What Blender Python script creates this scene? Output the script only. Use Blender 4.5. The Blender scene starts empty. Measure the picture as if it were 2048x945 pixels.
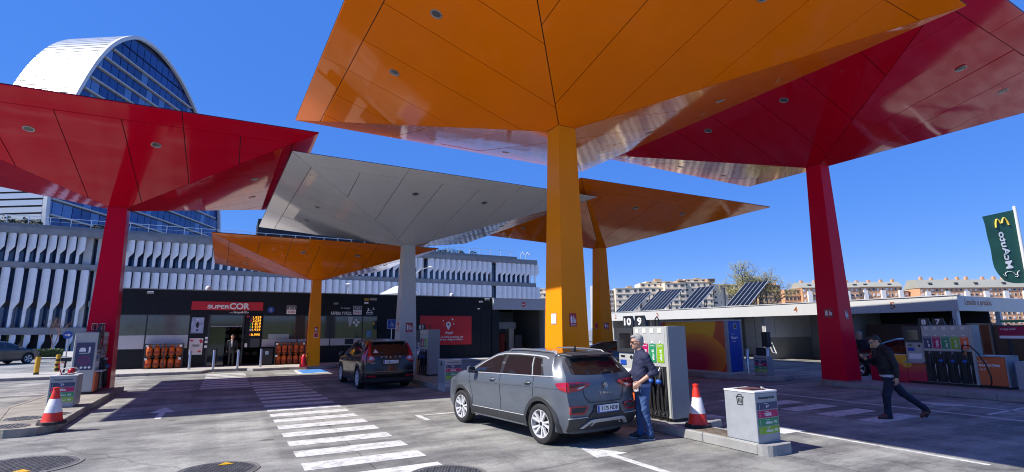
import bpy, bmesh, math, random
import numpy as np
from mathutils import Vector, Matrix
rnd = random.Random(7)
scene = bpy.context.scene
COL = scene.collection
TH = math.radians(28.3175)          # the forecourt's axes are x and y; the camera is turned by this much
CA, SA = math.cos(TH), math.sin(TH)

# ---------------------------------------------------------------- camera
cd = bpy.data.cameras.new('camera'); cam = bpy.data.objects.new('camera', cd); COL.objects.link(cam)
cd.sensor_width = 36.0; cd.lens = 1041.016 / 2048 * 36.0; cd.clip_start = .05; cd.clip_end = 4000
cam.matrix_world = (Matrix.Translation((0, 0, 1.8205)) @ Matrix.Rotation(-TH, 4, 'Z')
                    @ Matrix.Rotation(math.radians(90 + 10.2905), 4, 'X') @ Matrix.Rotation(math.radians(-.4234), 4, 'Z'))
scene.camera = cam

# ---------------------------------------------------------------- sky and sun
SUN_DIR = Vector((.90, -.16, -1.0)).normalized()     # the way the light travels
to_sun = -SUN_DIR
SUN_EL = math.asin(to_sun.z); SUN_AZ = math.atan2(to_sun.x, to_sun.y)
world = bpy.data.worlds.new('World'); scene.world = world; world.use_nodes = True
wn, wl = world.node_tree.nodes, world.node_tree.links
sky = wn.new('ShaderNodeTexSky'); sky.sky_type = 'NISHITA'; sky.sun_disc = False
sky.sun_elevation = SUN_EL; sky.sun_rotation = SUN_AZ
sky.altitude = 650; sky.air_density = 1.0; sky.dust_density = .15; sky.ozone_density = 3.0
hs = wn.new('ShaderNodeHueSaturation'); hs.inputs['Saturation'].default_value = 1.30; hs.inputs['Hue'].default_value = .512
mixs = wn.new('ShaderNodeMix'); mixs.data_type = 'RGBA'; mixs.inputs['Factor'].default_value = .72; mixs.inputs['B'].default_value = (.39, 1.34, 4.75, 1)
wl.new(sky.outputs[0], hs.inputs['Color']); wl.new(hs.outputs[0], mixs.inputs['A']); wl.new(mixs.outputs['Result'], wn['Background'].inputs['Color'])
wn['Background'].inputs['Strength'].default_value = .12
sd = bpy.data.lights.new('sun', 'SUN'); so = bpy.data.objects.new('sun', sd); COL.objects.link(so)
sd.energy = 4.6; sd.angle = math.radians(.53); sd.color = (1, .955, .89)
so.rotation_euler = SUN_DIR.to_track_quat('-Z', 'Y').to_euler(); so.location = (-60, 10, 80)
scene.view_settings.view_transform = 'Standard'; scene.view_settings.look = 'None'
scene.view_settings.exposure = 0.64; scene.view_settings.gamma = 1
scene.cycles.filter_width = 1.05; scene.cycles.max_bounces = 8; scene.cycles.glossy_bounces = 4; scene.cycles.diffuse_bounces = 4

# ---------------------------------------------------------------- materials
_MC = {}
def mat(name, col=(.5, .5, .5), rough=.5, metal=0., spec=.5, var=0., vscale=3., bump=0., bscale=40., coat=0., emit=0., stretch=None, wave=0., wscale=.6):
    if name in _MC: return _MC[name]
    m = bpy.data.materials.new(name); m.use_nodes = True; _MC[name] = m
    n, l = m.node_tree.nodes, m.node_tree.links; b = n['Principled BSDF']
    b.inputs['Base Color'].default_value = (*col, 1); b.inputs['Roughness'].default_value = rough
    b.inputs['Metallic'].default_value = metal; b.inputs['Specular IOR Level'].default_value = spec
    if coat: b.inputs['Coat Weight'].default_value = coat; b.inputs['Coat Roughness'].default_value = .04
    if emit: b.inputs['Emission Color'].default_value = (*col, 1); b.inputs['Emission Strength'].default_value = emit
    tc = None
    def coords():
        nonlocal tc
        if tc is None:
            g = n.new('ShaderNodeNewGeometry'); tc = g.outputs['Position']
            if stretch:
                mp = n.new('ShaderNodeMapping'); mp.inputs['Scale'].default_value = stretch
                l.new(tc, mp.inputs['Vector']); tc = mp.outputs[0]
        return tc
    if var:
        t = n.new('ShaderNodeTexNoise'); t.inputs['Scale'].default_value = vscale; t.inputs['Detail'].default_value = 6; t.inputs['Roughness'].default_value = .62
        l.new(coords(), t.inputs['Vector'])
        r = n.new('ShaderNodeValToRGB'); e = r.color_ramp.elements
        e[0].position = .3; e[1].position = .72
        e[0].color = (*[max(0, c * (1 - var)) for c in col], 1); e[1].color = (*[min(1, c * (1 + var)) for c in col], 1)
        l.new(t.outputs['Fac'], r.inputs['Fac']); l.new(r.outputs[0], b.inputs['Base Color'])
        q = n.new('ShaderNodeMapRange'); q.inputs['To Min'].default_value = max(.02, rough - .08 * var * 3); q.inputs['To Max'].default_value = min(1, rough + .08 * var * 3)
        l.new(t.outputs['Fac'], q.inputs['Value']); l.new(q.outputs[0], b.inputs['Roughness'])
    if bump or wave:
        prev = None
        for amt, sc, det in ((bump, bscale, 4), (wave, wscale, 1)):
            if not amt: continue
            t = n.new('ShaderNodeTexNoise'); t.inputs['Scale'].default_value = sc; t.inputs['Detail'].default_value = det
            l.new(coords(), t.inputs['Vector'])
            bp = n.new('ShaderNodeBump'); bp.inputs['Strength'].default_value = 1; bp.inputs['Distance'].default_value = amt
            l.new(t.outputs['Fac'], bp.inputs['Height'])
            if prev: l.new(prev.outputs[0], bp.inputs['Normal'])
            prev = bp
        l.new(prev.outputs[0], b.inputs['Normal'])
    return m
def glossy_panel(name, col, rough=.07, spec=.22):
    return mat(name, col, rough, spec=spec, var=.07, vscale=.35, wave=.006, wscale=.7)

# ---------------------------------------------------------------- mesh building
class MB:
    """collects boxes, prisms, tubes ... with a material each and links them as one mesh object"""
    def __init__(s): s.v = []; s.f = []; s.mi = []; s.mats = []
    def mid(s, m):
        if m not in s.mats: s.mats.append(m)
        return s.mats.index(m)
    def add(s, vs, fs, m):
        k = len(s.v); i = s.mid(m); s.v += [tuple(map(float, v)) for v in vs]
        for f in fs: s.f.append([k + j for j in f]); s.mi.append(i)
        return s
    def box(s, x0, x1, y0, y1, z0, z1, m):
        if x0 > x1: x0, x1 = x1, x0
        if y0 > y1: y0, y1 = y1, y0
        if z0 > z1: z0, z1 = z1, z0
        v = [(x, y, z) for z in (z0, z1) for y in (y0, y1) for x in (x0, x1)]
        return s.add(v, [(0, 2, 3, 1), (4, 5, 7, 6), (0, 1, 5, 4), (2, 6, 7, 3), (0, 4, 6, 2), (1, 3, 7, 5)], m)
    def hexa(s, b, t, m):
        n = len(b); v = list(b) + list(t)
        f = [list(range(n))[::-1], [n + i for i in range(n)]] + [(i, (i + 1) % n, n + (i + 1) % n, n + i) for i in range(n)]
        return s.add(v, f, m)
    def prism(s, poly, axis, lo, hi, m):
        def P(u, w, h): return {'x': (h, u, w), 'y': (u, h, w), 'z': (u, w, h)}[axis]
        return s.hexa([P(u, w, lo) for u, w in poly], [P(u, w, hi) for u, w in poly], m)
    def quad(s, pts, m): return s.add(pts, [list(range(len(pts)))], m)
    def tube(s, pts, r, m, n=8, cap=True):
        P = [Vector(p) for p in pts]; R = r if isinstance(r, (list, tuple)) else [r] * len(P)
        vs = []; up = None
        for i, p in enumerate(P):
            t = (P[min(i + 1, len(P) - 1)] - P[max(i - 1, 0)]).normalized()
            if up is None: up = Vector((0, 0, 1)) if abs(t.z) < .9 else Vector((1, 0, 0))
            a = t.cross(up)
            if a.length < 1e-5: a = t.orthogonal()
            a.normalize(); b = a.cross(t).normalized(); up = b
            for k in range(n):
                w = 2 * math.pi * k / n
                vs.append(p + a * (math.cos(w) * R[i]) + b * (math.sin(w) * R[i]))
        fs = [(i * n + k, i * n + (k + 1) % n, (i + 1) * n + (k + 1) % n, (i + 1) * n + k) for i in range(len(P) - 1) for k in range(n)]
        if cap: fs += [list(range(n))[::-1], [(len(P) - 1) * n + k for k in range(n)]]
        return s.add(vs, fs, m)
    def lathe(s, prof, c, m, n=24, axis='z', mf=None, cap=False):
        vs = []
        for r, h in prof:
            for k in range(n):
                w = 2 * math.pi * k / n; a, b = math.cos(w) * r, math.sin(w) * r
                d = {'z': (a, b, h), 'y': (a, h, b), 'x': (h, a, b)}[axis]
                vs.append((c[0] + d[0], c[1] + d[1], c[2] + d[2]))
        k0 = len(s.v); s.v += vs
        for i in range(len(prof) - 1):
            mm = s.mid(mf(i) if mf else m)
            for k in range(n):
                s.f.append([k0 + i * n + k, k0 + i * n + (k + 1) % n, k0 + (i + 1) * n + (k + 1) % n, k0 + (i + 1) * n + k]); s.mi.append(mm)
        for i in (0, len(prof) - 1):
            if cap and prof[i][0] > 1e-4:
                s.f.append([k0 + i * n + k for k in range(n)]); s.mi.append(s.mid(mf(0 if i == 0 else i - 1) if mf else m))
        return s
    def disc(s, c, r, axis, m, n=24, sx=1., sy=1.):
        vs = []
        for k in range(n):
            a, b = math.cos(2 * math.pi * k / n) * r * sx, math.sin(2 * math.pi * k / n) * r * sy
            d = {'z': (a, b, 0), 'y': (a, 0, b), 'x': (0, a, b)}[axis]; vs.append((c[0] + d[0], c[1] + d[1], c[2] + d[2]))
        return s.add(vs, [list(range(n))], m)
    def xform(s, M):
        s.v = [tuple(M @ Vector(v)) for v in s.v]; return s

ORIG = {}
def mesh_of(name, mb, o=(0, 0, 0), smooth=None, bevel=0., weld=False, segs=1):
    me = bpy.data.meshes.new(name)
    me.from_pydata([(x - o[0], y - o[1], z - o[2]) for x, y, z in mb.v], [], mb.f)
    for m in mb.mats: me.materials.append(m)
    me.polygons.foreach_set('material_index', mb.mi)
    bm = bmesh.new(); bm.from_mesh(me)
    if weld: bmesh.ops.remove_doubles(bm, verts=bm.verts, dist=1e-4)
    bmesh.ops.recalc_face_normals(bm, faces=bm.faces)
    if bevel:
        ed = [e for e in bm.edges if len(e.link_faces) == 2 and e.calc_face_angle(0) > .6]
        bmesh.ops.bevel(bm, geom=ed, offset=bevel, segments=segs, affect='EDGES', clamp_overlap=True)
    bm.to_mesh(me); bm.free()
    if smooth is not None:
        me.polygons.foreach_set('use_smooth', [True] * len(me.polygons))
        me.set_sharp_from_angle(angle=math.radians(smooth))
    me.update(); return me
def tag(o, label=None, cat=None, group=None, kind=None):
    if label: o['label'] = label
    if cat: o['category'] = cat
    if group: o['group'] = group
    if kind: o['kind'] = kind
    return o
def link(name, me, parent=None, loc=None):
    o = bpy.data.objects.new(name, me); COL.objects.link(o)
    if parent: o.parent = parent
    if loc: o.location = loc
    return o
def root_of(o):
    while o.parent: o = o.parent
    return o
def obj(name, mb, parent=None, label=None, cat=None, group=None, kind=None, smooth=None, bevel=0., weld=False, loc=None, segs=1):
    o_ = ORIG.get(root_of(parent).name, (0, 0, 0)) if parent else (loc or (0, 0, 0))
    o = link(name, mesh_of(name, mb, o_, smooth, bevel, weld, segs), parent)
    if loc and not parent: o.location = loc; ORIG[o.name] = tuple(loc)
    return tag(o, label, cat, group, kind)
def thing(name, label, cat, loc=(0, 0, 0), group=None, rz=0., local=False, kind=None):
    """an Empty at the thing's base; its parts are drawn in world coordinates, or around the origin when local"""
    o = bpy.data.objects.new(name, None); COL.objects.link(o); o.empty_display_size = .2
    o.location = loc; o.rotation_euler = (0, 0, rz)
    if not local: ORIG[o.name] = tuple(loc)
    return tag(o, label, cat, group, kind)
def copy_tree(o, parent=None, loc=None, rz=None):
    c = o.copy(); COL.objects.link(c)
    if parent: c.parent = parent
    if loc is not None: c.location = loc
    if rz is not None: c.rotation_euler = (0, 0, rz)
    for ch in list(o.children): copy_tree(ch, c)
    return c
def bx(name, x0, x1, y0, y1, z0, z1, m, parent=None, bevel=0., **k):
    return obj(name, MB().box(x0, x1, y0, y1, z0, z1, m), parent, bevel=bevel, **k)

# ---------------------------------------------------------------- lettering as thin solid meshes
_TC = {}
def glyphs(s, bold=0., shear=0.):
    key = (s, bold, shear)
    if key not in _TC:
        cu = bpy.data.curves.new('lettering', 'FONT'); cu.body = s; cu.offset = bold; cu.shear = shear; cu.resolution_u = 3
        cu.extrude = .01; t = bpy.data.objects.new('lettering', cu); COL.objects.link(t)
        bpy.context.view_layer.update()
        me = bpy.data.meshes.new_from_object(t.evaluated_get(bpy.context.evaluated_depsgraph_get()))
        v = np.array([x.co[:] for x in me.vertices]); f = [list(p.vertices) for p in me.polygons]
        bpy.data.objects.remove(t); bpy.data.curves.remove(cu); bpy.data.meshes.remove(me); _TC[key] = (v, f)
    return _TC[key]
def text(mb, s, c, w, h, right, up, m, bold=.0, shear=0., mirror=False, thick=.003):
    """lettering s filling a w by h frame centred at c; right and up are its directions"""
    v, f = glyphs(s, bold, shear); lo, hi = v.min(0), v.max(0); right, up = Vector(right).normalized(), Vector(up).normalized(); nn = right.cross(up)
    out = []
    for p in v:
        a = ((p[0] - lo[0]) / max(1e-6, hi[0] - lo[0]) - .5) * w * (-1 if mirror else 1); b = ((p[1] - lo[1]) / max(1e-6, hi[1] - lo[1]) - .5) * h
        q = Vector(c) + right * a + up * b + nn * (thick if p[2] > 0 else 0)
        out.append(q)
    return mb.add(out, f, m)

def clip_half(poly, a, b, c):
    """keep a*x+b*y<=c"""
    out = []
    for i in range(len(poly)):
        p, q = poly[i], poly[(i + 1) % len(poly)]; dp, dq = a * p[0] + b * p[1] - c, a * q[0] + b * q[1] - c
        if dp <= 0: out.append(p)
        if (dp < 0 < dq) or (dq < 0 < dp):
            t = dp / (dp - dq); out.append((p[0] + t * (q[0] - p[0]), p[1] + t * (q[1] - p[1])))
    return out
def inset(poly, d):
    """shrink a convex polygon"""
    ar = sum(poly[i][0] * poly[(i + 1) % len(poly)][1] - poly[(i + 1) % len(poly)][0] * poly[i][1] for i in range(len(poly)))
    sg = 1 if ar > 0 else -1; out = list(poly)
    for i in range(len(poly)):
        p, q = poly[i], poly[(i + 1) % len(poly)]; ex, ey = q[0] - p[0], q[1] - p[1]; L = math.hypot(ex, ey)
        if L < 1e-6: continue
        nx, ny = sg * ey / L, -sg * ex / L
        out = clip_half(out, nx, ny, nx * p[0] + ny * p[1] - d)
        if len(out) < 3: return []
    return out
def miter(poly, d):
    """inset keeping the vertex count (any simple polygon)"""
    n = len(poly); ar = sum(poly[i][0] * poly[(i + 1) % n][1] - poly[(i + 1) % n][0] * poly[i][1] for i in range(n)); sg = 1 if ar > 0 else -1; out = []
    for i in range(n):
        a, b, c = poly[i - 1], poly[i], poly[(i + 1) % n]; u = Vector((b[0] - a[0], b[1] - a[1])).normalized(); w = Vector((c[0] - b[0], c[1] - b[1])).normalized()
        n1, n2 = Vector((-u.y, u.x)) * sg, Vector((-w.y, w.x)) * sg; m_ = n1 + n2; k = d / max(.25, 1 + n1.dot(n2)); out.append((b[0] + m_.x * k, b[1] + m_.y * k))
    return out
def cxy(X, Y):
    """camera-aligned ground axes to forecourt axes, for the far background"""
    return X * CA + Y * SA, -X * SA + Y * CA

# ---------------------------------------------------------------- palette
black = mat('black_plastic', (.012, .012, .014), .45)
dark = mat('dark_grey_metal', (.035, .037, .042), .4)
steel = mat('brushed_steel', (.55, .56, .58), .32, metal=.9)
white = mat('white_paint', (.60, .60, .60), .45, var=.04)
offwhite = mat('white_powder_coat', (.31, .325, .345), .4, var=.10, vscale=5)
grey_metal = mat('grey_pump_metal', (.26, .27, .275), .38, var=.05)
lightgrey = mat('light_grey_metal', (.46, .47, .47), .4, var=.04)
red_s = mat('sign_red', (.55, .008, .02), .35)
magenta = mat('label_magenta', (.42, .008, .10), .4)
navy = mat('label_navy', (.045, .05, .12), .4)
green = mat('label_green', (.02, .25, .10), .4)
lime = mat('label_lime', (.22, .42, .02), .4)
orange_l = mat('label_orange', (.75, .12, .02), .4)
yellow = mat('yellow_paint', (.60, .34, .012), .45, var=.1)
blue_s = mat('sign_blue', (.012, .07, .38), .4)
letter_w = mat('white_lettering', (.82, .82, .82), .5)
letter_b = mat('dark_lettering', (.02, .02, .025), .5)
letter_o = mat('rust_lettering', (.33, .10, .035), .5)
rubber = mat('black_rubber', (.014, .014, .015), .75, var=.2, vscale=8)
# ================================================================ ground, markings, kerb islands
def ground_material():
    m = bpy.data.materials.new('worn_concrete'); m.use_nodes = True
    n, l = m.node_tree.nodes, m.node_tree.links; b = n['Principled BSDF']; b.inputs['Roughness'].default_value = .85; b.inputs['Specular IOR Level'].default_value = .25
    g = n.new('ShaderNodeNewGeometry')
    def mapped(sc, rot=0):
        mp = n.new('ShaderNodeMapping'); mp.inputs['Scale'].default_value = sc; mp.inputs['Rotation'].default_value = (0, 0, rot); l.new(g.outputs['Position'], mp.inputs['Vector']); return mp.outputs[0]
    def noise(vec, sc, det=6, ro=.6):
        t = n.new('ShaderNodeTexNoise'); t.inputs['Scale'].default_value = sc; t.inputs['Detail'].default_value = det; t.inputs['Roughness'].default_value = ro; l.new(vec, t.inputs['Vector']); return t.outputs['Fac']
    def ramp(f, p0, p1, c0, c1):
        r = n.new('ShaderNodeValToRGB'); e = r.color_ramp.elements; e[0].position = p0; e[1].position = p1; e[0].color = (*c0, 1); e[1].color = (*c1, 1); l.new(f, r.inputs['Fac']); return r.outputs[0]
    def mix(mode, fac, a, c):
        x = n.new('ShaderNodeMix'); x.data_type = 'RGBA'; x.blend_type = mode
        x.inputs['Factor'].default_value = fac if not hasattr(fac, 'links') else 0
        if hasattr(fac, 'links'): l.new(fac, x.inputs['Factor'])
        l.new(a, x.inputs['A']); l.new(c, x.inputs['B']); return x.outputs['Result']
    base = ramp(noise(mapped((1, 1, 1)), .22, 5), .3, .7, (.285, .287, .262), (.515, .512, .465))
    streak = ramp(noise(mapped((.38, 1.5, 1), .12), .75, 9, .66), .40, .58, (.45, .45, .49), (1, 1, 1))      # tyre wear drawn out along the lanes
    spots = ramp(noise(mapped((.6, 1, 1)), 1.4, 12, .80), .38, .54, (.52, .51, .53), (1, 1, 1))
    fine = ramp(noise(mapped((1, 1, 1)), 22, 8, .8), .36, .62, (.66, .66, .66), (1.0, 1.0, 1.0))
    c = mix('MULTIPLY', .8, base, streak); c = mix('MULTIPLY', .85, c, spots); c = mix('MULTIPLY', .9, c, fine)
    cr = n.new('ShaderNodeTexVoronoi'); cr.feature = 'DISTANCE_TO_EDGE'; cr.inputs['Scale'].default_value = .16
    dn = n.new('ShaderNodeTexNoise'); dn.inputs['Scale'].default_value = .9; dn.inputs['Detail'].default_value = 5; l.new(g.outputs['Position'], dn.inputs['Vector'])
    mx = n.new('ShaderNodeMix'); mx.data_type = 'VECTOR'; mx.inputs['Factor'].default_value = .35; l.new(g.outputs['Position'], mx.inputs['A']); l.new(dn.outputs['Color'], mx.inputs['B']); l.new(mx.outputs['Result'], cr.inputs['Vector'])
    crack = ramp(cr.outputs['Distance'], .0, .004, (.62, .62, .62), (1, 1, 1)); c = mix('MULTIPLY', .8, c, crack)
    vo = n.new('ShaderNodeTexVoronoi'); vo.inputs['Scale'].default_value = 1.1; l.new(mx.outputs['Result'], vo.inputs['Vector'])
    c = mix('MULTIPLY', .75, c, ramp(vo.outputs['Distance'], .05, .085, (.45, .44, .43), (1, 1, 1)))                     # oil drips
    vo2 = n.new('ShaderNodeTexVoronoi'); vo2.inputs['Scale'].default_value = 3.7; l.new(g.outputs['Position'], vo2.inputs['Vector'])
    c = mix('MULTIPLY', .6, c, ramp(vo2.outputs['Distance'], .03, .055, (.35, .35, .34), (1, 1, 1)))
    c = mix('MULTIPLY', .55, c, ramp(noise(mapped((1.6, .07, 1), .04), 1.0, 4, .5), .40, .56, (.62, .62, .64), (1, 1, 1)))  # tyre tracks along the lanes
    # joints between the cast slabs
    sx = n.new('ShaderNodeSeparateXYZ'); l.new(g.outputs['Position'], sx.inputs[0])
    for ax, off, per in (('X', -1.9, 5.4), ('Y', -7.2, 7.0)):
        a = n.new('ShaderNodeMath'); a.operation = 'ADD'; a.inputs[1].default_value = off + per * 40 + per / 2; l.new(sx.outputs[ax], a.inputs[0])
        d = n.new('ShaderNodeMath'); d.operation = 'MODULO'; d.inputs[1].default_value = per; l.new(a.outputs[0], d.inputs[0])
        s = n.new('ShaderNodeMath'); s.operation = 'SUBTRACT'; s.inputs[1].default_value = per / 2; l.new(d.outputs[0], s.inputs[0])
        q = n.new('ShaderNodeMath'); q.operation = 'ABSOLUTE'; l.new(s.outputs[0], q.inputs[0])
        c = mix('MULTIPLY', .85, c, ramp(q.outputs[0], .006, .012, (.35, .35, .36), (1, 1, 1)))
    l.new(c, b.inputs['Base Color'])
    bp = n.new('ShaderNodeBump'); bp.inputs['Distance'].default_value = .004; l.new(noise(mapped((1, 1, 1)), 60, 3), bp.inputs['Height']); l.new(bp.outputs[0], b.inputs['Normal'])
    return m
concrete = ground_material()
kerb_m = mat('kerb_concrete', (.30, .295, .28), .85, var=.22, vscale=2.5, bump=.004, bscale=30)
kerb_dirty = mat('stained_island_concrete', (.27, .25, .21), .88, var=.35, vscale=2.2, bump=.006, bscale=25)
pave_m = mat('pale_paving', (.42, .40, .36), .8, var=.12, vscale=3, bump=.003, bscale=40)
def paint_mat(name, col, wear=.52):
    m = mat(name, col, .7, var=.10, vscale=9)
    n, l = m.node_tree.nodes, m.node_tree.links; b = n['Principled BSDF']
    src = b.inputs['Base Color'].links[0].from_socket
    g = n.new('ShaderNodeNewGeometry'); t = n.new('ShaderNodeTexNoise'); t.inputs['Scale'].default_value = 5; t.inputs['Detail'].default_value = 9; t.inputs['Roughness'].default_value = .75
    l.new(g.outputs['Position'], t.inputs['Vector'])
    r = n.new('ShaderNodeValToRGB'); r.color_ramp.elements[0].position = .36; r.color_ramp.elements[1].position = .52
    r.color_ramp.elements[0].color = (1 - wear, 1 - wear, 1 - wear, 1); r.color_ramp.elements[1].color = (1, 1, 1, 1); l.new(t.outputs['Fac'], r.inputs['Fac'])
    x = n.new('ShaderNodeMix'); x.data_type = 'RGBA'; x.blend_type = 'MULTIPLY'; x.inputs['Factor'].default_value = 1; l.new(src, x.inputs['A']); l.new(r.outputs[0], x.inputs['B']); l.new(x.outputs['Result'], b.inputs['Base Color'])
    return m
road_white = paint_mat('white_road_paint', (.60, .60, .58)); road_blue = paint_mat('blue_road_paint', (.06, .24, .62))

g_ = MB(); N = 24
xs = [-900, -400, -200, -100, -60] + list(range(-40, 61, 10)) + [90, 150, 300, 600, 1200]; ys = [-900, -300, -100, -50, -25] + list(range(-10, 71, 10)) + [110, 200, 400, 800, 1400]
gv = [(x, y, 0) for y in ys for x in xs]; nx = len(xs)
g_.add(gv, [(j * nx + i, j * nx + i + 1, (j + 1) * nx + i + 1, (j + 1) * nx + i) for j in range(len(ys) - 1) for i in range(nx - 1)], concrete)
ground = obj('ground', g_, kind='structure')
Zp = .004
def mark(name, pts, m=road_white, z=Zp, parent=None):
    mb = MB(); pts = [tuple(p) for p in pts]
    mb.hexa([(x, y, z - .003) for x, y in pts], [(x, y, z) for x, y in pts], m)
    return obj(name, mb, parent or ground)
def rect(x0, x1, y0, y1): return [(x0, y0), (x1, y0), (x1, y1), (x0, y1)]
for k in range(-1, 17):                                   # the long crosswalk towards the shop
    y0 = 7.81 + .858 * k; x0 = 1.05 - .012 * k; x1 = 2.74 - .016 * k
    if k == 16: x0 = .9; x1 = 2.4
    mark('zebra_stripe', rect(x0, x1, y0, y0 + .44))
for k in range(9): mark('zebra_stripe', rect(-.68, .84, 20.4 + .82 * k, 20.4 + .82 * k + .42))
for k in range(5):                                        # crosswalk beyond the right island
    y0 = 5.95 + .86 * k; mark('zebra_stripe', [(11.32, y0), (12.86, y0), (12.86, y0 + .44), (11.32, y0 + .44)])
for k in range(3): mark('zebra_stripe', rect(8.75 - .02 * k, 9.35, 6.2 + .86 * k, 6.62 + .86 * k))
mark('lane_arrow', [(-1.45, 15.03), (-1.25, 15.0), (-1.15, 15.0), (-.95, 15.03), (-1.22, 15.95)]); mark('lane_arrow', rect(-1.25, -1.13, 13.95, 15.0))
mark('lane_arrow', [(4.84, 6.45), (5.07, 6.45), (5.19, 6.45), (5.43, 6.47), (5.03, 7.15)][::-1]); mark('lane_arrow', rect(5.08, 5.2, 4.6, 6.45))
mark('bay_line', rect(3.76, 3.87, 10.8, 11.55)); mark('bay_line', rect(3.87, 6.6, 11.43, 11.53))
mark('lane_line', rect(13.84, 13.94, 2.0, 10.0)); mark('lane_line', rect(9.1, 9.17, 3.5, 6.2))
mark('lane_arrow', [(15.2, 7.1), (14.98, 6.6), (15.17, 6.3), (15.63, 6.3)]); mark('lane_arrow', rect(15.36, 15.46, 3.5, 6.3))
mark('lane_line', rect(14.3, 16.4, 5.33, 5.42)); mark('lane_line', rect(15.0, 16.5, 11.22, 11.3)); mark('lane_line', rect(-9, -4.2, 21.3, 21.42)); mark('lane_line', rect(-9, -3.6, 22.3, 22.38))
mark('lane_line', rect(-3.0, -.9, 20.3, 20.4)); mark('lane_line', rect(-3.0, -.9, 21.6, 21.7))
mark('bay_line', [(2.85, 25.2), (4.5, 25.6), (5.6, 25.3), (5.6, 25.42), (4.5, 25.72), (4.45, 28.5), (2.95, 27.95)][::-1])
mark('disabled_bay', [(3.1, 25.5), (4.33, 25.9), (4.33, 28.2), (3.1, 27.7)], road_blue, z=.008)

def island(name, poly, h=.15, top=kerb_m, side=kerb_m, rim=.16, kind='structure'):
    """a raised kerb: bevelled concrete edge stones and the fill between them"""
    fill = MB(); inn = miter(poly, rim)
    fill.hexa([(x, y, 0) for x, y in inn], [(x, y, h - .006) for x, y in inn], top); o = obj(name, fill, kind=kind)
    n = len(poly); curve = MB()
    for i in range(n):
        (ax, ay), (bx_, by) = poly[i], poly[(i + 1) % n]; (cx, cy_), (dx, dy) = inn[i], inn[(i + 1) % n]
        L = math.hypot(bx_ - ax, by - ay); q = max(1, round(L / 1.0))
        for k in range(q):
            a, b = k / q, (k + 1) / q; g = .004 / L if L >= .34 else 0
            a2, b2 = (a + g if q > 1 else a), (b - g if q > 1 else b)
            P = lambda t, p, q_: (p[0] + (q_[0] - p[0]) * t, p[1] + (q_[1] - p[1]) * t)
            o4 = [P(a2, (ax, ay), (bx_, by)), P(b2, (ax, ay), (bx_, by)), P(b2, (cx, cy_), (dx, dy)), P(a2, (cx, cy_), (dx, dy))]
            if L < .34: curve.hexa([(x, y, 0) for x, y in o4], [(x, y, h) for x, y in o4], side); continue
            obj('kerb_stone', MB().hexa([(x, y, 0) for x, y in o4], [(x, y, h) for x, y in o4], side), o, bevel=.012)
    if curve.v: obj('curved_kerb', curve, o, weld=True)
    return o
def arc(cx, cy, r, a0, a1, n=6): return [(cx + r * math.cos(math.radians(a0 + (a1 - a0) * i / n)), cy + r * math.sin(math.radians(a0 + (a1 - a0) * i / n))) for i in range(n + 1)]
island('kerb_island', arc(7.15, 5.4, .18, 180, 270, 4) + [(7.42, 5.22)] + arc(7.44, 5.36, .14, 270, 360, 3) + [(7.58, 7.0), (8.3, 7.15), (8.3, 25), (6.2, 25), (6.2, 14.4), (6.97, 13.6)], top=kerb_m, rim=.09)
mid_is = island('kerb_island', [(5.95, 15.25), (6.16, 15.25), (6.16, 24.5), (5.95, 24.5)], rim=.05)
island('kerb_island', arc(-3.2, 13.35, .55, 180, 300, 5) + [(-2.72, 13.2), (-2.78, 16.0), (-2.80, 21.25), (-3.6, 21.45), (-4.3, 20.0), (-4.4, 16.5)], top=kerb_dirty, side=kerb_dirty, rim=.12)
island('kerb_island', [(17.15, -3.0), (20.2, -3.0), (20.2, 10.8)] + arc(17.9, 10.3, .78, 40, 180, 6), rim=.16)
island('kerb_island', [(16.2, 14.6), (16.9, 12.5), (17.35, 12.15), (18.1, 12.3), (18.5, 13.0), (18.5, 17.3), (16.2, 17.3)], rim=.12)
island('pavement', [(-9, 28.0), (-.9, 28.0), (-.6, 29.0), (.9, 29.0), (1.2, 28.35), (2.8, 28.6), (4.5, 28.15), (5.2, 29.4), (15.4, 29.4), (15.4, 31.5), (-9, 31.5)][:], h=.12, top=pave_m, side=kerb_m, rim=.2)
island('pavement', [(-60, 50.2), (-9, 50.2), (40, 50.2), (40, 68.2), (-60, 68.2)], h=.12, top=pave_m, side=kerb_m, rim=.25)
tread = mat('ribbed_tread_plate', (.16, .13, .10), .6, var=.3, vscale=4, bump=.01, bscale=60)
mb = MB()
for i in range(7):
    for j in range(9): mb.box(7.10 + i * .055, 7.14 + i * .055, 6.03 + j * .07, 6.08 + j * .07, .150, .156, tread)
mb.box(7.08, 7.5, 6.0, 6.68, .146, .151, tread); obj('tread_plate', mb, label='brown checkered plate set in the kerb island between the cone and the white bin', cat='cover plate')

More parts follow.
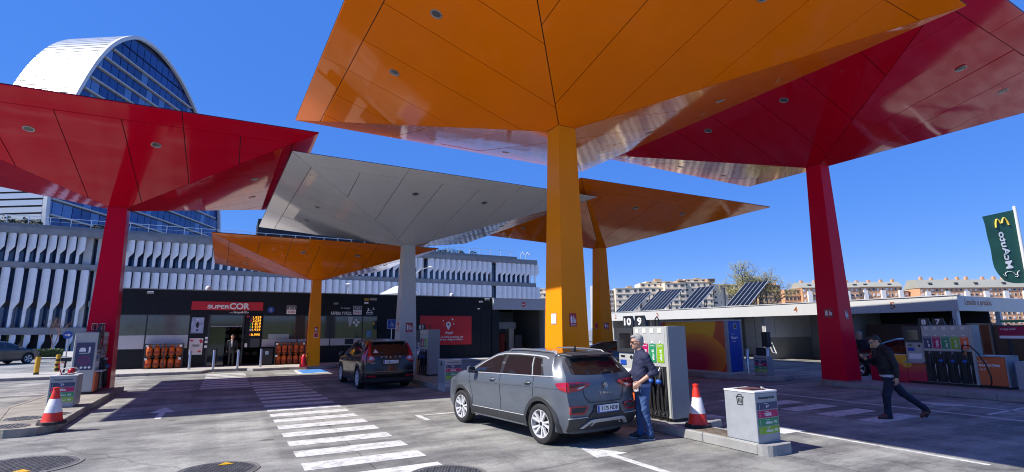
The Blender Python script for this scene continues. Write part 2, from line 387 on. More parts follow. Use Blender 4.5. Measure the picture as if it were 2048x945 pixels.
# manhole and tank covers
cover_m = mat('grey_composite_cover', (.10, .10, .105), .6, var=.35, vscale=6, bump=.004, bscale=80); cover_rim = mat('cover_frame', (.17, .165, .155), .6, var=.2)
def manhole(x, y, r, label, tri=None, z=0., m=cover_m, ribs=11):
    t = thing('manhole_cover', label, 'manhole cover', (x, y, z), group='covers set in the forecourt')
    obj('frame', MB().lathe([(r, z + .002), (r, z + .010), (r * .93, z + .012), (r * .92, z + .004)], (x, y, 0), cover_rim, 40), t, smooth=40)
    d = MB().lathe([(r * .915, z + .002), (r * .915, z + .009), (0.001, z + .010)], (x, y, 0), m, 40)
    for i in range(-ribs, ribs + 1):
        for j in range(-ribs, ribs + 1):
            px, py = (i + .5 * (j % 2)) * r / ribs * .95, j * r / ribs * .95
            if px * px + py * py < (r * .84) ** 2: d.box(x + px - r * .03, x + px + r * .03, y + py - r * .018, y + py + r * .018, z + .0095, z + .016, m)
    obj('cover', d, t)
    if tri:
        a, s = tri; c = (x + a[0], y + a[1]); mbt = MB(); q = [(c[0] - s, c[1] - s * .5), (c[0] + s, c[1] - s * .5), (c[0], c[1] + s)]
        mbt.hexa([(u, v, z + .014) for u, v in q], [(u, v, z + .021) for u, v in q], yellow); obj('warning_triangle', mbt, t)
    return t
manhole(-2.42, 10.05, .72, 'large round grey cover at the bottom left corner with a yellow triangle', ((.12, -.42), .13))
manhole(.02, 8.40, .52, 'round grey cover at the bottom edge beside the crosswalk with a yellow triangle', ((.1, .3), .10))
manhole(2.62, 6.66, .52, 'round grey cover overlapping the nearest crosswalk stripe')
for i, (x, y, r, lb) in enumerate(((-3.5, 14.35, .30, 'oval fuel filler cover on the left island behind the cone'), (-3.05, 14.72, .24, 'small round cover on the left island close to the white bin'), (-3.42, 13.25, .3, 'round cover at the near left end of the left island'), (-3.0, 13.75, .16, 'smallest round cover on the left island beside the cone'))):
    manhole(x, y, r, lb, z=.146, ribs=5)
# ================================================================ canopies
def canopy(label, soffit, colm, N, R, F, L, hub, H, h0, seam=1.4, strip=.66, lights=1.35, lrow=1.6, zb=.15, s0=.40, s1=.25):
    t = thing('canopy', label, 'canopy', (hub[0], hub[1], zb), group='square umbrella canopies over the pumps')
    hx, hy = hub
    hc = {'N': (hx - s1, hy - s1), 'R': (hx + s1, hy - s1), 'F': (hx + s1, hy + s1), 'L': (hx - s1, hy + s1)}
    rim = {'N': N, 'R': R, 'F': F, 'L': L}
    # column: four tapered sheets with a seam at each corner
    zt = h0 - .002
    b4 = [(hx - s0, hy - s0), (hx + s0, hy - s0), (hx + s0, hy + s0), (hx - s0, hy + s0)]; t4 = [hc[k] for k in 'NRFL']
    core = MB().hexa([(x, y, zb) for x, y in inset(b4, .012)], [(x, y, zt + .05) for x, y in inset(t4, .012)], dark); col = obj('column', core, t)
    for i in range(4):
        j = (i + 1) % 4; n = [(0, -1), (1, 0), (0, 1), (-1, 0)][i]
        q = [Vector((*b4[i], zb)), Vector((*b4[j], zb)), Vector((*t4[j], zt)), Vector((*t4[i], zt))]
        d = (q[1] - q[0]).normalized() * .003; q = [q[0] + d, q[1] - d, q[2] - d, q[3] + d]; k = Vector((*n, 0)) * -.010
        obj('column_panel', MB().hexa([tuple(p + k) for p in q], [tuple(p) for p in q], colm), col)
    cb = MB(); cb.hexa([(x, y, zb) for x, y in inset(b4, -.03)], [(x, y, zb + .045) for x, y in inset(b4, -.022)], mat('galvanised_base', (.25, .255, .26), .5, metal=.5, var=.2, vscale=6)); obj('base_plate', cb, t, bevel=.006)
    top = MB(); roof_m = mat('roof_gravel', (.40, .36, .31), .85, var=.15, vscale=3)
    top.hexa([(*[c * .985 + hub[i] * .015 for i, c in enumerate(rim[k])], H + .040) for k in 'NRFL'], [(*[c * .985 + hub[i] * .015 for i, c in enumerate(rim[k])], H + .052) for k in 'NRFL'], roof_m); obj('roof', top, t)
    # backing behind the joints
    bk = MB()
    for a, b in ('NR', 'RF', 'FL', 'LN'):
        bk.quad([(*rim[a], H + .034), (*rim[b], H + .034), (*hc[b], h0 + .05), (*hc[a], h0 + .05)], dark)
    obj('backing', bk, t)
    for a, b in ('NR', 'RF', 'FL', 'LN'):
        A, B = Vector(rim[a]), Vector(rim[b]); e = (B - A).normalized(); nn = Vector((-e.y, e.x))
        if (Vector(hub) - A).dot(nn) < 0: nn = -nn
        Lu = (B - A).length; V = sum((Vector(hc[k]) - A).dot(nn) for k in (a, b)) / 2
        ua, ub = (Vector(hc[a]) - A).dot(e), (Vector(hc[b]) - A).dot(e); hu = (ua + ub) / 2
        sl = (H - h0) / V; vs = strip / math.hypot(1, sl)
        P = lambda u, v, dz=0: (A.x + e.x * u + nn.x * v, A.y + e.y * u + nn.y * v, H - sl * v + dz)
        trap = [(0, 0), (Lu, 0), (ub, V), (ua, V)]
        main = clip_half(trap, 0, -1, -vs)
        cuts = [-1] + [hu + seam * (k + .5) for k in range(-6, 6) if .9 < hu + seam * (k + .5) < Lu - .9] + [Lu + 1]
        for i in range(len(cuts) - 1):
            p = clip_half(clip_half(main, -1, 0, -cuts[i]), 1, 0, cuts[i + 1])
            p = inset(p, .011) if len(p) > 2 else []
            if len(p) < 3: continue
            tx, ty = rnd.gauss(0, .0016), rnd.gauss(0, .0016); uc, vc = p[0]; J = lambda u, v, dz=0: P(u, v, dz + tx * (u - uc) + ty * (v - vc))
            obj('soffit_panel', MB().hexa([J(u, v) for u, v in p], [J(u, v, .022) for u, v in p], soffit), t)
        st = clip_half(trap, 0, 1, vs); sc = [-1] + [hu + seam * 1.5 * k for k in (-1, 1)] + [Lu + 1]
        for i in range(len(sc) - 1):
            p = clip_half(clip_half(st, -1, 0, -sc[i]), 1, 0, sc[i + 1]); p = inset(p, .010) if len(p) > 2 else []
            if len(p) < 3: continue
            obj('rim_panel', MB().hexa([P(u, v) for u, v in p], [P(u, v, .022) for u, v in p], soffit), t)
        lv = lrow / math.hypot(1, sl)
        for sgn in (-1, 1):                               # recessed spotlights, two to a face
            c = Vector(P(hu + sgn * lights, lv, -.002)); w = Vector((e.x, e.y, 0)); dn = Vector(P(0, 1)) - Vector(P(0, 0)); dn.normalize(); nrm = w.cross(dn)
            if nrm.z > 0: nrm = -nrm
            M_ = Matrix((w, dn, nrm)).transposed().to_4x4(); M_.translation = c
            ring = MB().lathe([(.12, .0), (.125, .012), (.10, .016), (.092, -.004)], (0, 0, 0), mat('lamp_ring', (.42, .42, .42), .35, metal=.6), 20).xform(M_)
            lens = MB().lathe([(.092, .003), (.05, .006), (.001, .008)], (0, 0, 0), mat('lamp_glass', (.10, .105, .11), .12, spec=.8), 20).xform(M_)
            r_ = obj('downlight', ring, t, smooth=40); obj('lens', lens, r_, smooth=40)
    return t, col
or_s = glossy_panel('orange_panel', (.92, .205, .004)); or_c = glossy_panel('orange_column', (.86, .27, .008), .22, .10)
rd_s = glossy_panel('red_panel', (.64, .002, .024)); rd_c = glossy_panel('red_column', (.66, .002, .034), .22, .08)
rd_s2 = glossy_panel('red_panel_polished', (.58, .002, .020), .06, .45)
gr_s = glossy_panel('white_panel', (.74, .74, .73)); gr_c = glossy_panel('white_column', (.56, .56, .55), .2)
C = {}
C['OBIG'] = canopy('largest orange canopy, right above the grey car and the near pump', or_s, or_c, (1.74, 3.82), (13.10, 4.15), (12.72, 17.32), (1.36, 16.99), (6.98, 10.30), 8.44, 6.76, seam=1.55)
C['RR'] = canopy('red canopy at the right, behind the largest orange one', rd_s2, rd_c, (12.42, 3.86), (22.95, 4.15), (22.58, 16.73), (12.06, 16.43), (17.55, 10.24), 8.87, 7.32, seam=1.5)
C['RL'] = canopy('red canopy at the left edge of the forecourt', rd_s, rd_c, (-8.95, 15.35), (1.87, 15.12), (2.0, 25.75), (-8.8, 25.95), (-3.42, 20.56), 7.44, 5.80, seam=1.36)
C['GR'] = canopy('pale grey canopy above the black car', gr_s, gr_c, (1.23, 15.56), (12.33, 15.82), (12.04, 28.29), (.94, 28.02), (6.68, 22.02), 6.93, 5.51, seam=1.4)
C['OB'] = canopy('low orange canopy in front of the shop, its column on the pavement', or_s, or_c, (-.87, 23.22), (8.56, 23.28), (8.49, 33.86), (-.95, 33.79), (3.86, 28.56), 5.68, 4.46, seam=1.2, lights=1.2, lrow=1.5, zb=.12, s0=.33, s1=.22)
C['OR'] = canopy('orange canopy behind the largest one, right of the pale canopy', or_s, or_c, (11.14, 15.22), (21.78, 15.06), (21.95, 26.92), (11.31, 27.07), (16.49, 21.15), 7.37, 5.94, seam=1.4)

# little safety signs stuck on the columns
sign_dk = mat('fire_sign_red', (.38, .008, .02), .4)
def col_sign(cn, cx, cy, cz, w, h, nrm, m=sign_dk, ext=True, frame=None, word=True):
    t, col = C[cn]; mb = MB(); n = Vector(nrm).normalized(); r = Vector((-n.y, n.x, 0)); u = n.cross(r) * 1
    if u.z < 0: u = -u
    r = u.cross(n); c = Vector((cx, cy, cz))
    def pl(a0, a1, b0, b1, d0, d1, m_): mb.hexa([tuple(c + r * a + u * b + n * d0) for a, b in ((a0, b0), (a1, b0), (a1, b1), (a0, b1))], [tuple(c + r * a + u * b + n * d1) for a, b in ((a0, b0), (a1, b0), (a1, b1), (a0, b1))], m_)
    pl(-w / 2, w / 2, -h / 2, h / 2, -.02, .006, m)
    if frame: pl(-w * .42, w * .42, -h * .42, h * .42, .006, .009, frame)
    if ext:
        pl(-w * .34, -w * .10, -h * .25, h * .22, .006, .010, letter_w); pl(-w * .27, -w * .17, h * .22, h * .34, .006, .010, letter_w)
        pl(w * .06, w * .14, -h * .25, h * .3, .006, .010, letter_w); pl(w * .18, w * .36, h * .02, h * .1, .006, .010, letter_w); pl(w * .18, w * .36, -h * .22, -h * .02, .006, .010, letter_w)
        if word: text(mb, 'EXTINTOR', c + n * .007 + u * (-h * .38), w * .7, h * .1, r, u, letter_w)
    return obj('fire_sign' if ext else 'notice', mb, col)
def facepos(cn, side, off, z, s0=.40, s1=.25, zb=.15):
    """a point on the column's side that faces -x ('w') or -y ('s')"""
    h = {'OBIG': ((6.98, 10.30), 6.76), 'RR': ((17.55, 10.24), 7.32), 'RL': ((-3.42, 20.56), 5.80), 'GR': ((6.68, 22.02), 5.51), 'OB': ((3.86, 28.56), 4.46), 'OR': ((16.49, 21.15), 5.94)}[cn]
    s = s0 + (s1 - s0) * (z - zb) / (h[1] - zb)
    return (h[0][0] - s, h[0][1] + off) if side == 'w' else (h[0][0] + off, h[0][1] - s)
slope_n = lambda ax: (-1, 0, .028) if ax == 'w' else (0, -1, .028)
for cn, side, off, z, w, h, kw in (('OBIG', 's', -.06, 2.05, .19, .30, {}), ('OBIG', 'w', -.02, 2.08, .22, .25, dict(m=offwhite, ext=False, frame=letter_w)), ('RR', 'w', -.03, 2.3, .30, .30, dict(word=False)), ('RR', 's', .06, 2.25, .20, .30, {}),
                                   ('RL', 's', -.17, 2.03, .14, .2, dict(m=mat('cream_sign', (.6, .52, .40), .5), ext=False, frame=sign_dk)), ('RL', 's', .02, 2.03, .14, .2, dict(m=mat('cream_sign'), ext=False, frame=sign_dk)),
                                   ('GR', 's', .04, 1.98, .30, .40, {}), ('GR', 'w', 0, 2.0, .26, .36, {}), ('OR', 's', -.02, 2.02, .3, .3, {}), ('OR', 'w', 0, 2.02, .24, .3, dict(m=offwhite, ext=False, frame=red_s)),
                                   ('OB', 's', .08, 1.95, .17, .24, {}), ('OB', 's', .08, 1.66, .2, .24, dict(m=letter_w, ext=False, frame=sign_dk))):
    sz = dict(s0=.33, s1=.22, zb=.12) if cn == 'OB' else {}
    x, y = facepos(cn, side, off, z, **sz); col_sign(cn, x, y, z, w, h, slope_n(side), **kw)
# ================================================================ the shop
clad = mat('black_cladding', (.009, .012, .018), .45, spec=.25, var=.15, vscale=.8); clad2 = mat('dark_base_cladding', (.010, .012, .016), .5, spec=.25, var=.2, vscale=1.5)
glass = mat('shop_glass', (.05, .06, .06), .05, spec=.9); glass_p = mat('painted_reflection_glass', (.10, .115, .115), .10, spec=.9, var=.35, vscale=.9); glass_t = mat('tinted_glass', (.015, .02, .022), .05, spec=.8)  # glass_p: paler base colour stands in for a bright lawn reflected in the panes
film = mat('frosted_film', (.50, .51, .52), .5, var=.04); frame_m = mat('window_frame', (.03, .033, .04), .4)
inside = mat('dark_interior', (.02, .02, .022), .8)
FY = 31.6
shop = thing('shop', 'long black single storey shop with a red sign over its door', 'shop', (5.3, FY, 0))
bx('rear_wall', -4.7, 15.4, 38.6, 38.8, 0, 3.9, clad, shop); bx('side_wall', -4.72, -4.55, FY + .05, 38.6, 0, 3.9, clad, shop); bx('side_wall', 15.25, 15.4, FY + .05, 38.6, 0, 3.9, clad, shop)
bx('roof', -4.7, 15.4, FY + .06, 38.7, 3.75, 3.88, dark, shop)
bx('floor_slab', -4.6, 15.3, FY - .02, 38.6, .0, .122, mat('shop_floor', (.2, .19, .18), .4), shop)
bx('parapet_backing', -4.72, 15.42, FY + .03, FY + .12, 2.74, 3.97, frame_m, shop)
px_ = [-4.75, -3.2, -1.76, 1.62, 4.4, 6.9, 9.3, 11.6, 13.5, 15.45]
for a, b in zip(px_[:-1], px_[1:]):
    bx('fascia_panel', a + .005, b - .005, FY, FY + .03, 3.45, 3.98, clad, shop); bx('fascia_panel', a + .005, b - .005, FY, FY + .03, 2.76, 3.44, clad, shop)
bx('coping', -4.78, 15.47, FY - .03, FY + .16, 3.98, 4.03, mat('coping_grey', (.2, .21, .22), .4), shop)
wx = [(-4.70, -3.60), (-3.54, -1.76), (1.66, 3.40), (3.46, 4.52), (4.58, 5.14), (5.20, 6.94), (7.0, 7.82)]
bx('sill_wall_backing', -4.72, -.92, FY + .03, FY + .12, 0, 1.04, frame_m, shop); bx('sill_wall_backing', 1.62, 15.42, FY + .03, FY + .12, 0, 1.04, frame_m, shop)
for a, b in ((-4.75, -3.2), (-3.19, -1.76), (-1.75, -.9), (1.62, 3.0), (3.01, 4.5), (4.51, 6.0), (6.01, 7.86)): bx('base_panel', a, b, FY, FY + .03, .0, 1.03, clad2, shop)
bx('wall_backing', 7.86, 15.42, FY + .03, FY + .12, 1.04, 2.74, frame_m, shop)
for a, b in ((7.87, 9.4), (9.41, 10.9), (10.91, 12.4), (12.41, 13.99), (14.0, 14.62), (14.63, 15.42)): bx('wall_panel', a, b, FY, FY + .03, .0, 2.75, clad, shop)
bx('service_door', 13.35, 14.0, FY - .012, FY, .12, 2.1, clad2, shop)
for i, (a, b) in enumerate(wx):
    w = bx('window', a - .03, b + .03, FY + .04, FY + .10, 1.03, 2.75, frame_m, shop)
    tall = i == 6
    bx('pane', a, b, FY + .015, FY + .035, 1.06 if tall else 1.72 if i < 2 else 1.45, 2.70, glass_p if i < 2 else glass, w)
    if not tall: bx('film', a, b, FY + .013, FY + .033, 1.06, 1.715 if i < 2 else 1.445, film, w)
# doorway with the lit interior just visible
bx('door_post', -.92, -.84, FY - .02, FY + .12, 0, 2.76, frame_m, shop); bx('door_post', .68, .76, FY - .02, FY + .12, 0, 2.76, frame_m, shop)
tr = bx('transom', -.84, .68, FY, FY + .1, 2.72, 2.76, frame_m, shop); bx('pane', -.84, .68, FY + .03, FY + .05, 2.22, 2.72, glass, tr); bx('door_header', -.84, .68, FY - .01, FY + .1, 2.10, 2.22, frame_m, shop)
mb = MB(); mb.box(-.80, .64, FY - .012, FY + .0, 2.145, 2.165, letter_w); obj('header_strip', mb, shop)
bx('door_leaf', -.84, -.10, FY + .14, FY + .17, .12, 2.1, glass_t, shop); bx('back_partition', -2.5, 2.6, 35.4, 35.5, .12, 3.2, inside, shop)
for i in range(8):
    x = -1.3 + i * .38
    for z in (.5, 1.0, 1.5, 1.95): bx('shelf_goods', x, x + .26, 35.0, 35.3, z, z + .18 + .1 * rnd.random(), mat('goods_%s' % 'abcd'[(i + int(z * 2)) % 4], [(.3, .28, .22), (.12, .2, .12), (.35, .35, .36), (.3, .08, .06)][(i + int(z * 2)) % 4], .5), shop)
# red sign
sg = bx('shop_sign', -1.74, 1.59, FY - .07, FY, 2.985, 3.425, red_s, shop, bevel=.006)
mb = MB(); text(mb, 'SUPER', (-.52, FY - .072, 3.155), 1.02, .20, (1, 0, 0), (0, 0, 1), letter_w, bold=.03, thick=.02); text(mb, 'COR', (.46, FY - .072, 3.20), .96, .335, (1, 0, 0), (0, 0, 1), letter_w, bold=.035, thick=.02); obj('lettering', mb, sg)
mb = MB(); text(mb, 'Stop&Go', (.54, FY - .004, 2.87), .74, .15, (1, 0, 0), (0, 0, 1), letter_w, bold=.02, shear=.25)
for k in range(3): mb.box(-.02 + .05 * k, .15, FY - .008, FY - .003, 2.84 + .022 * k, 2.85 + .022 * k, letter_w)
obj('lettering', mb, shop)
# posters left of the door
def poster(x0, x1, z0, z1, m, name, art):
    p = bx(name, x0, x1, FY - .022, FY - .002, z0, z1, m, shop); mb = MB(); art(mb, (x0 + x1) / 2, (z0 + z1) / 2); obj('print', mb, p)
bx('poster_wall', -1.76, -.92, FY + .0, FY + .1, 1.03, 2.75, clad2, shop)
def art1(mb, x, z):
    mb.disc((x, FY - .024, z + .02), .07, 'y', letter_b, 14, 1, 2.3); mb.disc((x, FY - .0245, z - .24), .05, 'y', letter_b, 12); mb.disc((x, FY - .024, z + .28), .03, 'y', letter_w, 10)
    for k in range(5): mb.quad([(x - .25 + .1 * k, FY - .0235, z - .38), (x - .2 + .1 * k, FY - .0235, z - .38), (x - .23 + .12 * k, FY - .0235, z - .30)], mat('poster_blue', (.10, .2, .5), .5))
def art2(mb, x, z):
    for dx, dz in ((-.2, .3), (.2, .3), (-.2, -.28), (.17, -.25), (.22, .22)): mb.disc((x + dx, FY - .024, z + dz), .065, 'y', mat('poster_red', (.6, .03, .06), .5), 10, 1.2, .8)
    for k, w in enumerate((.3, .36, .26)): mb.box(x - w / 2, x + w / 2, FY - .025, FY - .023, z + .1 - .06 * k, z + .125 - .06 * k, letter_b)
poster(-1.67, -1.12, 1.80, 2.60, mat('poster_pale_blue', (.33, .38, .55), .4, var=.35, vscale=5), 'poster', art1); poster(-1.68, -1.08, .72, 1.55, mat('poster_cream', (.66, .60, .60), .5), 'poster', art2)
for z, c in ((1.55, letter_w), (1.36, letter_w), (1.12, letter_w)): bx('sticker', -1.0, -.88, FY - .026, FY - .02, z - .06, z + .06, c, shop)
# price display
pd = bx('price_display', .80, 1.6, FY - .05, FY, 1.02, 2.76, clad2, shop, bevel=.004); amber = mat('amber_digits', (1.0, .42, .03), .5, emit=1.3)
mb = MB()
for k, s in enumerate(('1.929', '2.039', '1.819', '1.929', '1.929')): text(mb, s, (1.34, FY - .052, 2.61 - .163 * k), .40, .125, (1, 0, 0), (0, 0, 1), amber, bold=.0)
text(mb, '0.995', (1.32, FY - .052, 1.70), .42, .125, (1, 0, 0), (0, 0, 1), amber, bold=.0); obj('digits', mb, pd)
mb = MB()
for k, m_ in enumerate((navy, magenta, green, lime, letter_w)): mb.box(1.02, 1.11, FY - .056, FY - .05, 2.54 - .163 * k, 2.67 - .163 * k, m_)
mb.box(1.02, 1.1, FY - .056, FY - .05, 1.64, 1.76, orange_l); mb.disc((.90, FY - .055, 2.66), .06, 'y', red_s, 16, 1.3, .8); mb.box(.84, .96, FY - .056, FY - .05, 1.05, 1.25, letter_w); mb.box(1.1, 1.55, FY - .055, FY - .05, 1.05, 1.5, mat('grey_screen', (.06, .06, .065), .3)); obj('fuel_labels', mb, pd)
# pictograms on the fascia: blue wheelchair, 24 H, Tu compra ...
def wheelchair(mb, c, s, m, y):
    x, z = c; mb.lathe([(s * .30, y - .004), (s * .36, y - .004), (s * .36, y), (s * .30, y)], (x - s * .02, 0, z - s * .25), m, 20, axis='y')
    mb.disc((x - s * .06, y - .004, z + s * .52), s * .1, 'y', m, 12)
    for p in (((-.10, .40), (-.03, .40), (.02, -.02), (-.06, -.02)), ((-.06, .05), (.32, .05), (.32, -.04), (-.06, -.04)), ((.25, .02), (.33, .02), (.45, -.42), (.37, -.42)), ((-.06, .26), (.22, .26), (.22, .19), (-.06, .19))):
        mb.quad([(x + a * s, y - .005, z + b * s) for a, b in p], m)
mb = MB(); mb.lathe([(.17, FY - .01), (.17, FY + .0)], (1.99, 0, 3.03), blue_s, 28, axis='y', cap=True); wheelchair(mb, (1.99, 3.03), .15, letter_w, FY - .011); obj('wheelchair_sign', mb, shop)
def badge(x, z, w, h, top, low, name):
    mb = MB(); mb.box(x - w / 2, x + w / 2, FY - .012, FY, z - h / 2, z + h / 2, letter_w); mb.box(x - w * .46, x + w * .46, FY - .015, FY - .01, z + .02, z + h * .45, clad)
    text(mb, top, (x, FY - .016, z + h * .245), w * .7, h * .28, (1, 0, 0), (0, 0, 1), letter_w, bold=.02); text(mb, low, (x, FY - .014, z - h * .22), w * .8, h * .26, (1, 0, 0), (0, 0, 1), red_s, bold=.02); obj(name, mb, shop)
badge(3.03, 3.04, .48, .46, '24 H', '365 DÍAS', 'opening_sign'); badge(6.64, 3.06, .50, .50, '365', 'DÍAS', 'opening_sign')
mb = MB(); text(mb, 'Tu compra', (5.95, FY - .003, 3.17), .54, .13, (1, 0, 0), (0, 0, 1), letter_w, bold=.01); text(mb, 'RÁPIDA Y FÁCIL', (5.74, FY - .003, 2.90), 1.18, .23, (1, 0, 0), (0, 0, 1), letter_w, bold=.03)
mb.box(7.15, 7.55, FY - .01, FY, 2.83, 2.95, letter_w); mb.box(7.18, 7.52, FY - .013, FY - .008, 2.86, 2.92, clad); mb.box(7.2, 7.5, FY - .01, FY, 2.95, 3.06, letter_w); mb.box(7.23, 7.47, FY - .013, FY - .008, 2.97, 3.04, clad); mb.box(7.24, 7.32, FY - .01, FY, 3.06, 3.2, letter_w); mb.disc((7.6, FY - .01, 3.18), .08, 'y', letter_w, 14); mb.disc((7.64, FY - .013, 3.21), .07, 'y', clad, 14); obj('lettering', mb, shop)
mb = MB()
for dx, dz, r in ((0, 0, .07), (.12, -.14, .08), (-.12, -.15, .08), (.02, -.3, .08)): mb.disc((6.6 + dx, FY + .012, 2.5 + dz), r, 'y', letter_w, 12)
mb.quad([(6.12, FY + .012, 2.68), (6.42, FY + .012, 2.68), (6.30, FY + .012, 2.15), (6.2, FY + .012, 2.12)], mat('hanging_card', (.5, .52, .54), .5)); mb.box(6.0, 6.5, FY + .011, FY + .013, 1.1, 1.42, letter_b); mb.lathe([(.16, 0), (.16, .32), (.1, .4)], (7.35, FY - .02, 1.5), mat('water_blue', (.1, .25, .4), .3), 14); mb.disc((7.62, FY + .01, 2.3), .1, 'y', mat('ochre_sticker', (.5, .3, .05), .5), 10, .8, 1.2); obj('window_stickers', mb, shop)
bx('window_display', 1.95, 3.0, FY + .0, FY + .014, 1.47, 1.72, mat('display_pale', (.34, .42, .42), .3), shop)
# notices on the fascia, cameras
mb = MB(); mb.box(7.02, 7.28, FY - .01, FY, 3.64, 3.78, yellow); mb.box(7.34, 7.76, FY - .01, FY, 3.66, 3.80, mat('notice_tan', (.4, .36, .26), .5)); mb.box(7.02, 7.26, FY - .01, FY, 3.44, 3.56, letter_w); obj('notice', mb, shop)
def camera_unit(x, z, y=FY, lab='shop', s=1.):
    mb = MB(); mb.box(x - .03 * s, x + .03 * s, y - .10, y, z - .03, z + .06, offwhite); mb.tube([(x - .12 * s, y - .20, z), (x + .14 * s, y - .16, z + .02)], .065 * s, offwhite, 10); mb.tube([(x - .13 * s, y - .205, z), (x - .12 * s, y - .20, z)], .05 * s, black, 10); return mb
obj('security_camera', camera_unit(-3.55, 3.80), shop, smooth=50); obj('security_camera', camera_unit(5.35, 3.42), shop, smooth=50); obj('security_camera', camera_unit(14.55, 3.68), shop, smooth=50); obj('security_camera', camera_unit(15.0, 3.86, s=1.3), shop, smooth=50); obj('security_camera', camera_unit(14.4, 3.22, s=.7), shop, smooth=50)
for x in (-1.07, 12.6): obj('dome_camera', MB().lathe([(.13, 4.03), (.14, 4.12), (.11, 4.20), (.05, 4.24), (.001, 4.25)], (x, FY + .06, 0), white, 14), shop, smooth=50)
# the red advert
ad = bx('advert', 10.47, 13.96, FY - .05, FY, .96, 2.77, mat('advert_red', (.62, .012, .02), .35, var=.12, vscale=.5), shop, bevel=.005)
mb = MB(); yy = FY - .052; X0 = 12.35
mb.lathe([(.001, yy - .004), (.17, yy - .004), (.17, yy)], (X0, 0, 2.23), letter_w, 24, axis='y'); mb.quad([(X0 - .155, yy - .003, 2.16), (X0 + .155, yy - .003, 2.16), (X0, yy - .003, 1.86)], letter_w); mb.lathe([(.001, yy - .007), (.075, yy - .007), (.075, yy - .004)], (X0, 0, 2.23), red_s, 18, axis='y')
for dx, dz, r, m_ in ((-.35, .22, .045, letter_w), (.28, .3, .06, letter_w), (.36, .02, .045, letter_w), (-.3, -.05, .04, yellow), (-.12, .36, .03, yellow), (.13, .38, .03, yellow), (-.42, .05, .03, orange_l), (.42, .18, .03, yellow)): mb.disc((X0 + dx, yy - .003, 2.25 + dz), r, 'y', m_, 12)
text(mb, 'Aquí', (X0 + .05, yy, 1.70), .52, .22, (1, 0, 0), (0, 0, 1), letter_w, bold=.02); text(mb, 'más de 6.000 puntos de', (12.28, yy, 1.44), 2.2, .16, (1, 0, 0), (0, 0, 1), letter_w, bold=.015); text(mb, 'recarga eléctrica disponibles', (12.0, yy, 1.28), 2.7, .16, (1, 0, 0), (0, 0, 1), letter_w, bold=.015); obj('lettering', mb, ad)

# tunnel wash to the right of the shop
tun = thing('wash_tunnel', 'wash tunnel with a pale fascia and a round no entry sign beside the shop', 'car wash', (17.8, FY, 0))
tw = mat('tunnel_fascia', (.42, .44, .47), .45, var=.03)
bx('fascia', 15.48, 20.1, FY - .25, FY + .1, 3.21, 3.93, tw, tun, bevel=.01); bx('coping', 15.44, 20.14, FY - .28, 38.6, 3.93, 3.97, lightgrey, tun); bx('roof', 15.5, 20.1, FY + .1, 38.6, 3.5, 3.9, dark, tun)
bx('pier', 15.48, 16.0, FY, FY + .4, 0, 3.21, clad, tun); bx('pier', 19.45, 20.05, FY - .1, FY + .5, 0, 3.21, mat('grey_pier', (.25, .25, .25), .7, var=.1), tun); bx('side_wall', 20.05, 20.2, FY + .0, 38.6, 0, 3.5, mat('grey_pier'), tun)
wpane = mat('tunnel_window', (.45, .50, .56), .15, var=.2, vscale=1.2)
rw = bx('rear_wall', 15.5, 20.0, 37.2, 37.35, 0, 3.5, mat('dark_interior'), tun)
for a, b, z0, z1 in ((16.2, 16.95, 2.3, 3.1), (17.1, 18.5, 2.3, 3.1), (18.75, 20.3, .9, 3.25)): bx('pane', a, b, 37.15, 37.2, z0, z1, wpane, rw)
bx('gantry', 16.05, 18.3, 33.5, 33.9, 1.95, 2.4, grey_metal, tun); bx('gantry_leg', 17.7, 18.1, 33.4, 33.9, 0, 1.95, mat('gantry_beige', (.42, .38, .33), .5), tun); bx('terminal', 18.1, 18.65, 33.2, 33.5, 0, 1.5, dark, tun)
for x in (16.55, 17.15):
    mb = MB(); rb = mat('brush_red', (.22, .03, .015), .8, var=.5, vscale=9, bump=.02, bscale=40)
    mb.lathe([(.06, .15), (.32, .2), (.34, 1.0), (.31, 1.6), (.06, 1.68)], (x, 33.7, 0), rb, 18); obj('wash_brush', mb, tun)
mb = MB(); mb.lathe([(.001, FY - .29), (.17, FY - .29), (.17, FY - .25)], (17.74, 0, 3.58), red_s, 28, axis='y'); mb.box(17.62, 17.86, FY - .294, FY - .288, 3.55, 3.61, letter_w); mb.lathe([(.17, FY - .288), (.185, FY - .288), (.185, FY - .25), (.17, FY - .25)], (17.74, 0, 3.58), letter_w, 28, axis='y'); obj('no_entry_sign', mb, tun)

# ================================================================ self-service car wash with numbered bays
cw = thing('car_wash', 'low white self service car wash with numbered bays and a flat roof', 'car wash', (30, 20, 0))
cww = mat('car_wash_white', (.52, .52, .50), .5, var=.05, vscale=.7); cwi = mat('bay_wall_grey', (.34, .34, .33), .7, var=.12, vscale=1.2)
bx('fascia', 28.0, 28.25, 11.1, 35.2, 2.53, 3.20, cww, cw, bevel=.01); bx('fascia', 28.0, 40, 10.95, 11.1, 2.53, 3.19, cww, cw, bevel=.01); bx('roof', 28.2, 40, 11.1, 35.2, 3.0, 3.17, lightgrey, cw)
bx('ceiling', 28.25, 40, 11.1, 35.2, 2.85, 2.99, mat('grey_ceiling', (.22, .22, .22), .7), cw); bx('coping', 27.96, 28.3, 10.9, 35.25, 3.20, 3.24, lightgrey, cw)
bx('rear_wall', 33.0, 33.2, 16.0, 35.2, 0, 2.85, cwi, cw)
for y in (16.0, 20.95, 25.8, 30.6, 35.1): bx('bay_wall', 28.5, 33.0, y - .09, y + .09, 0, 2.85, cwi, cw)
for a in (11.05, 15.9): bx('post', 28.02, 28.26, a, a + .18, 0, 2.53, tw, cw)
for x in (32.0, 36.0): bx('post', x, x + .22, 10.96, 11.14, 0, 2.53, tw, cw)
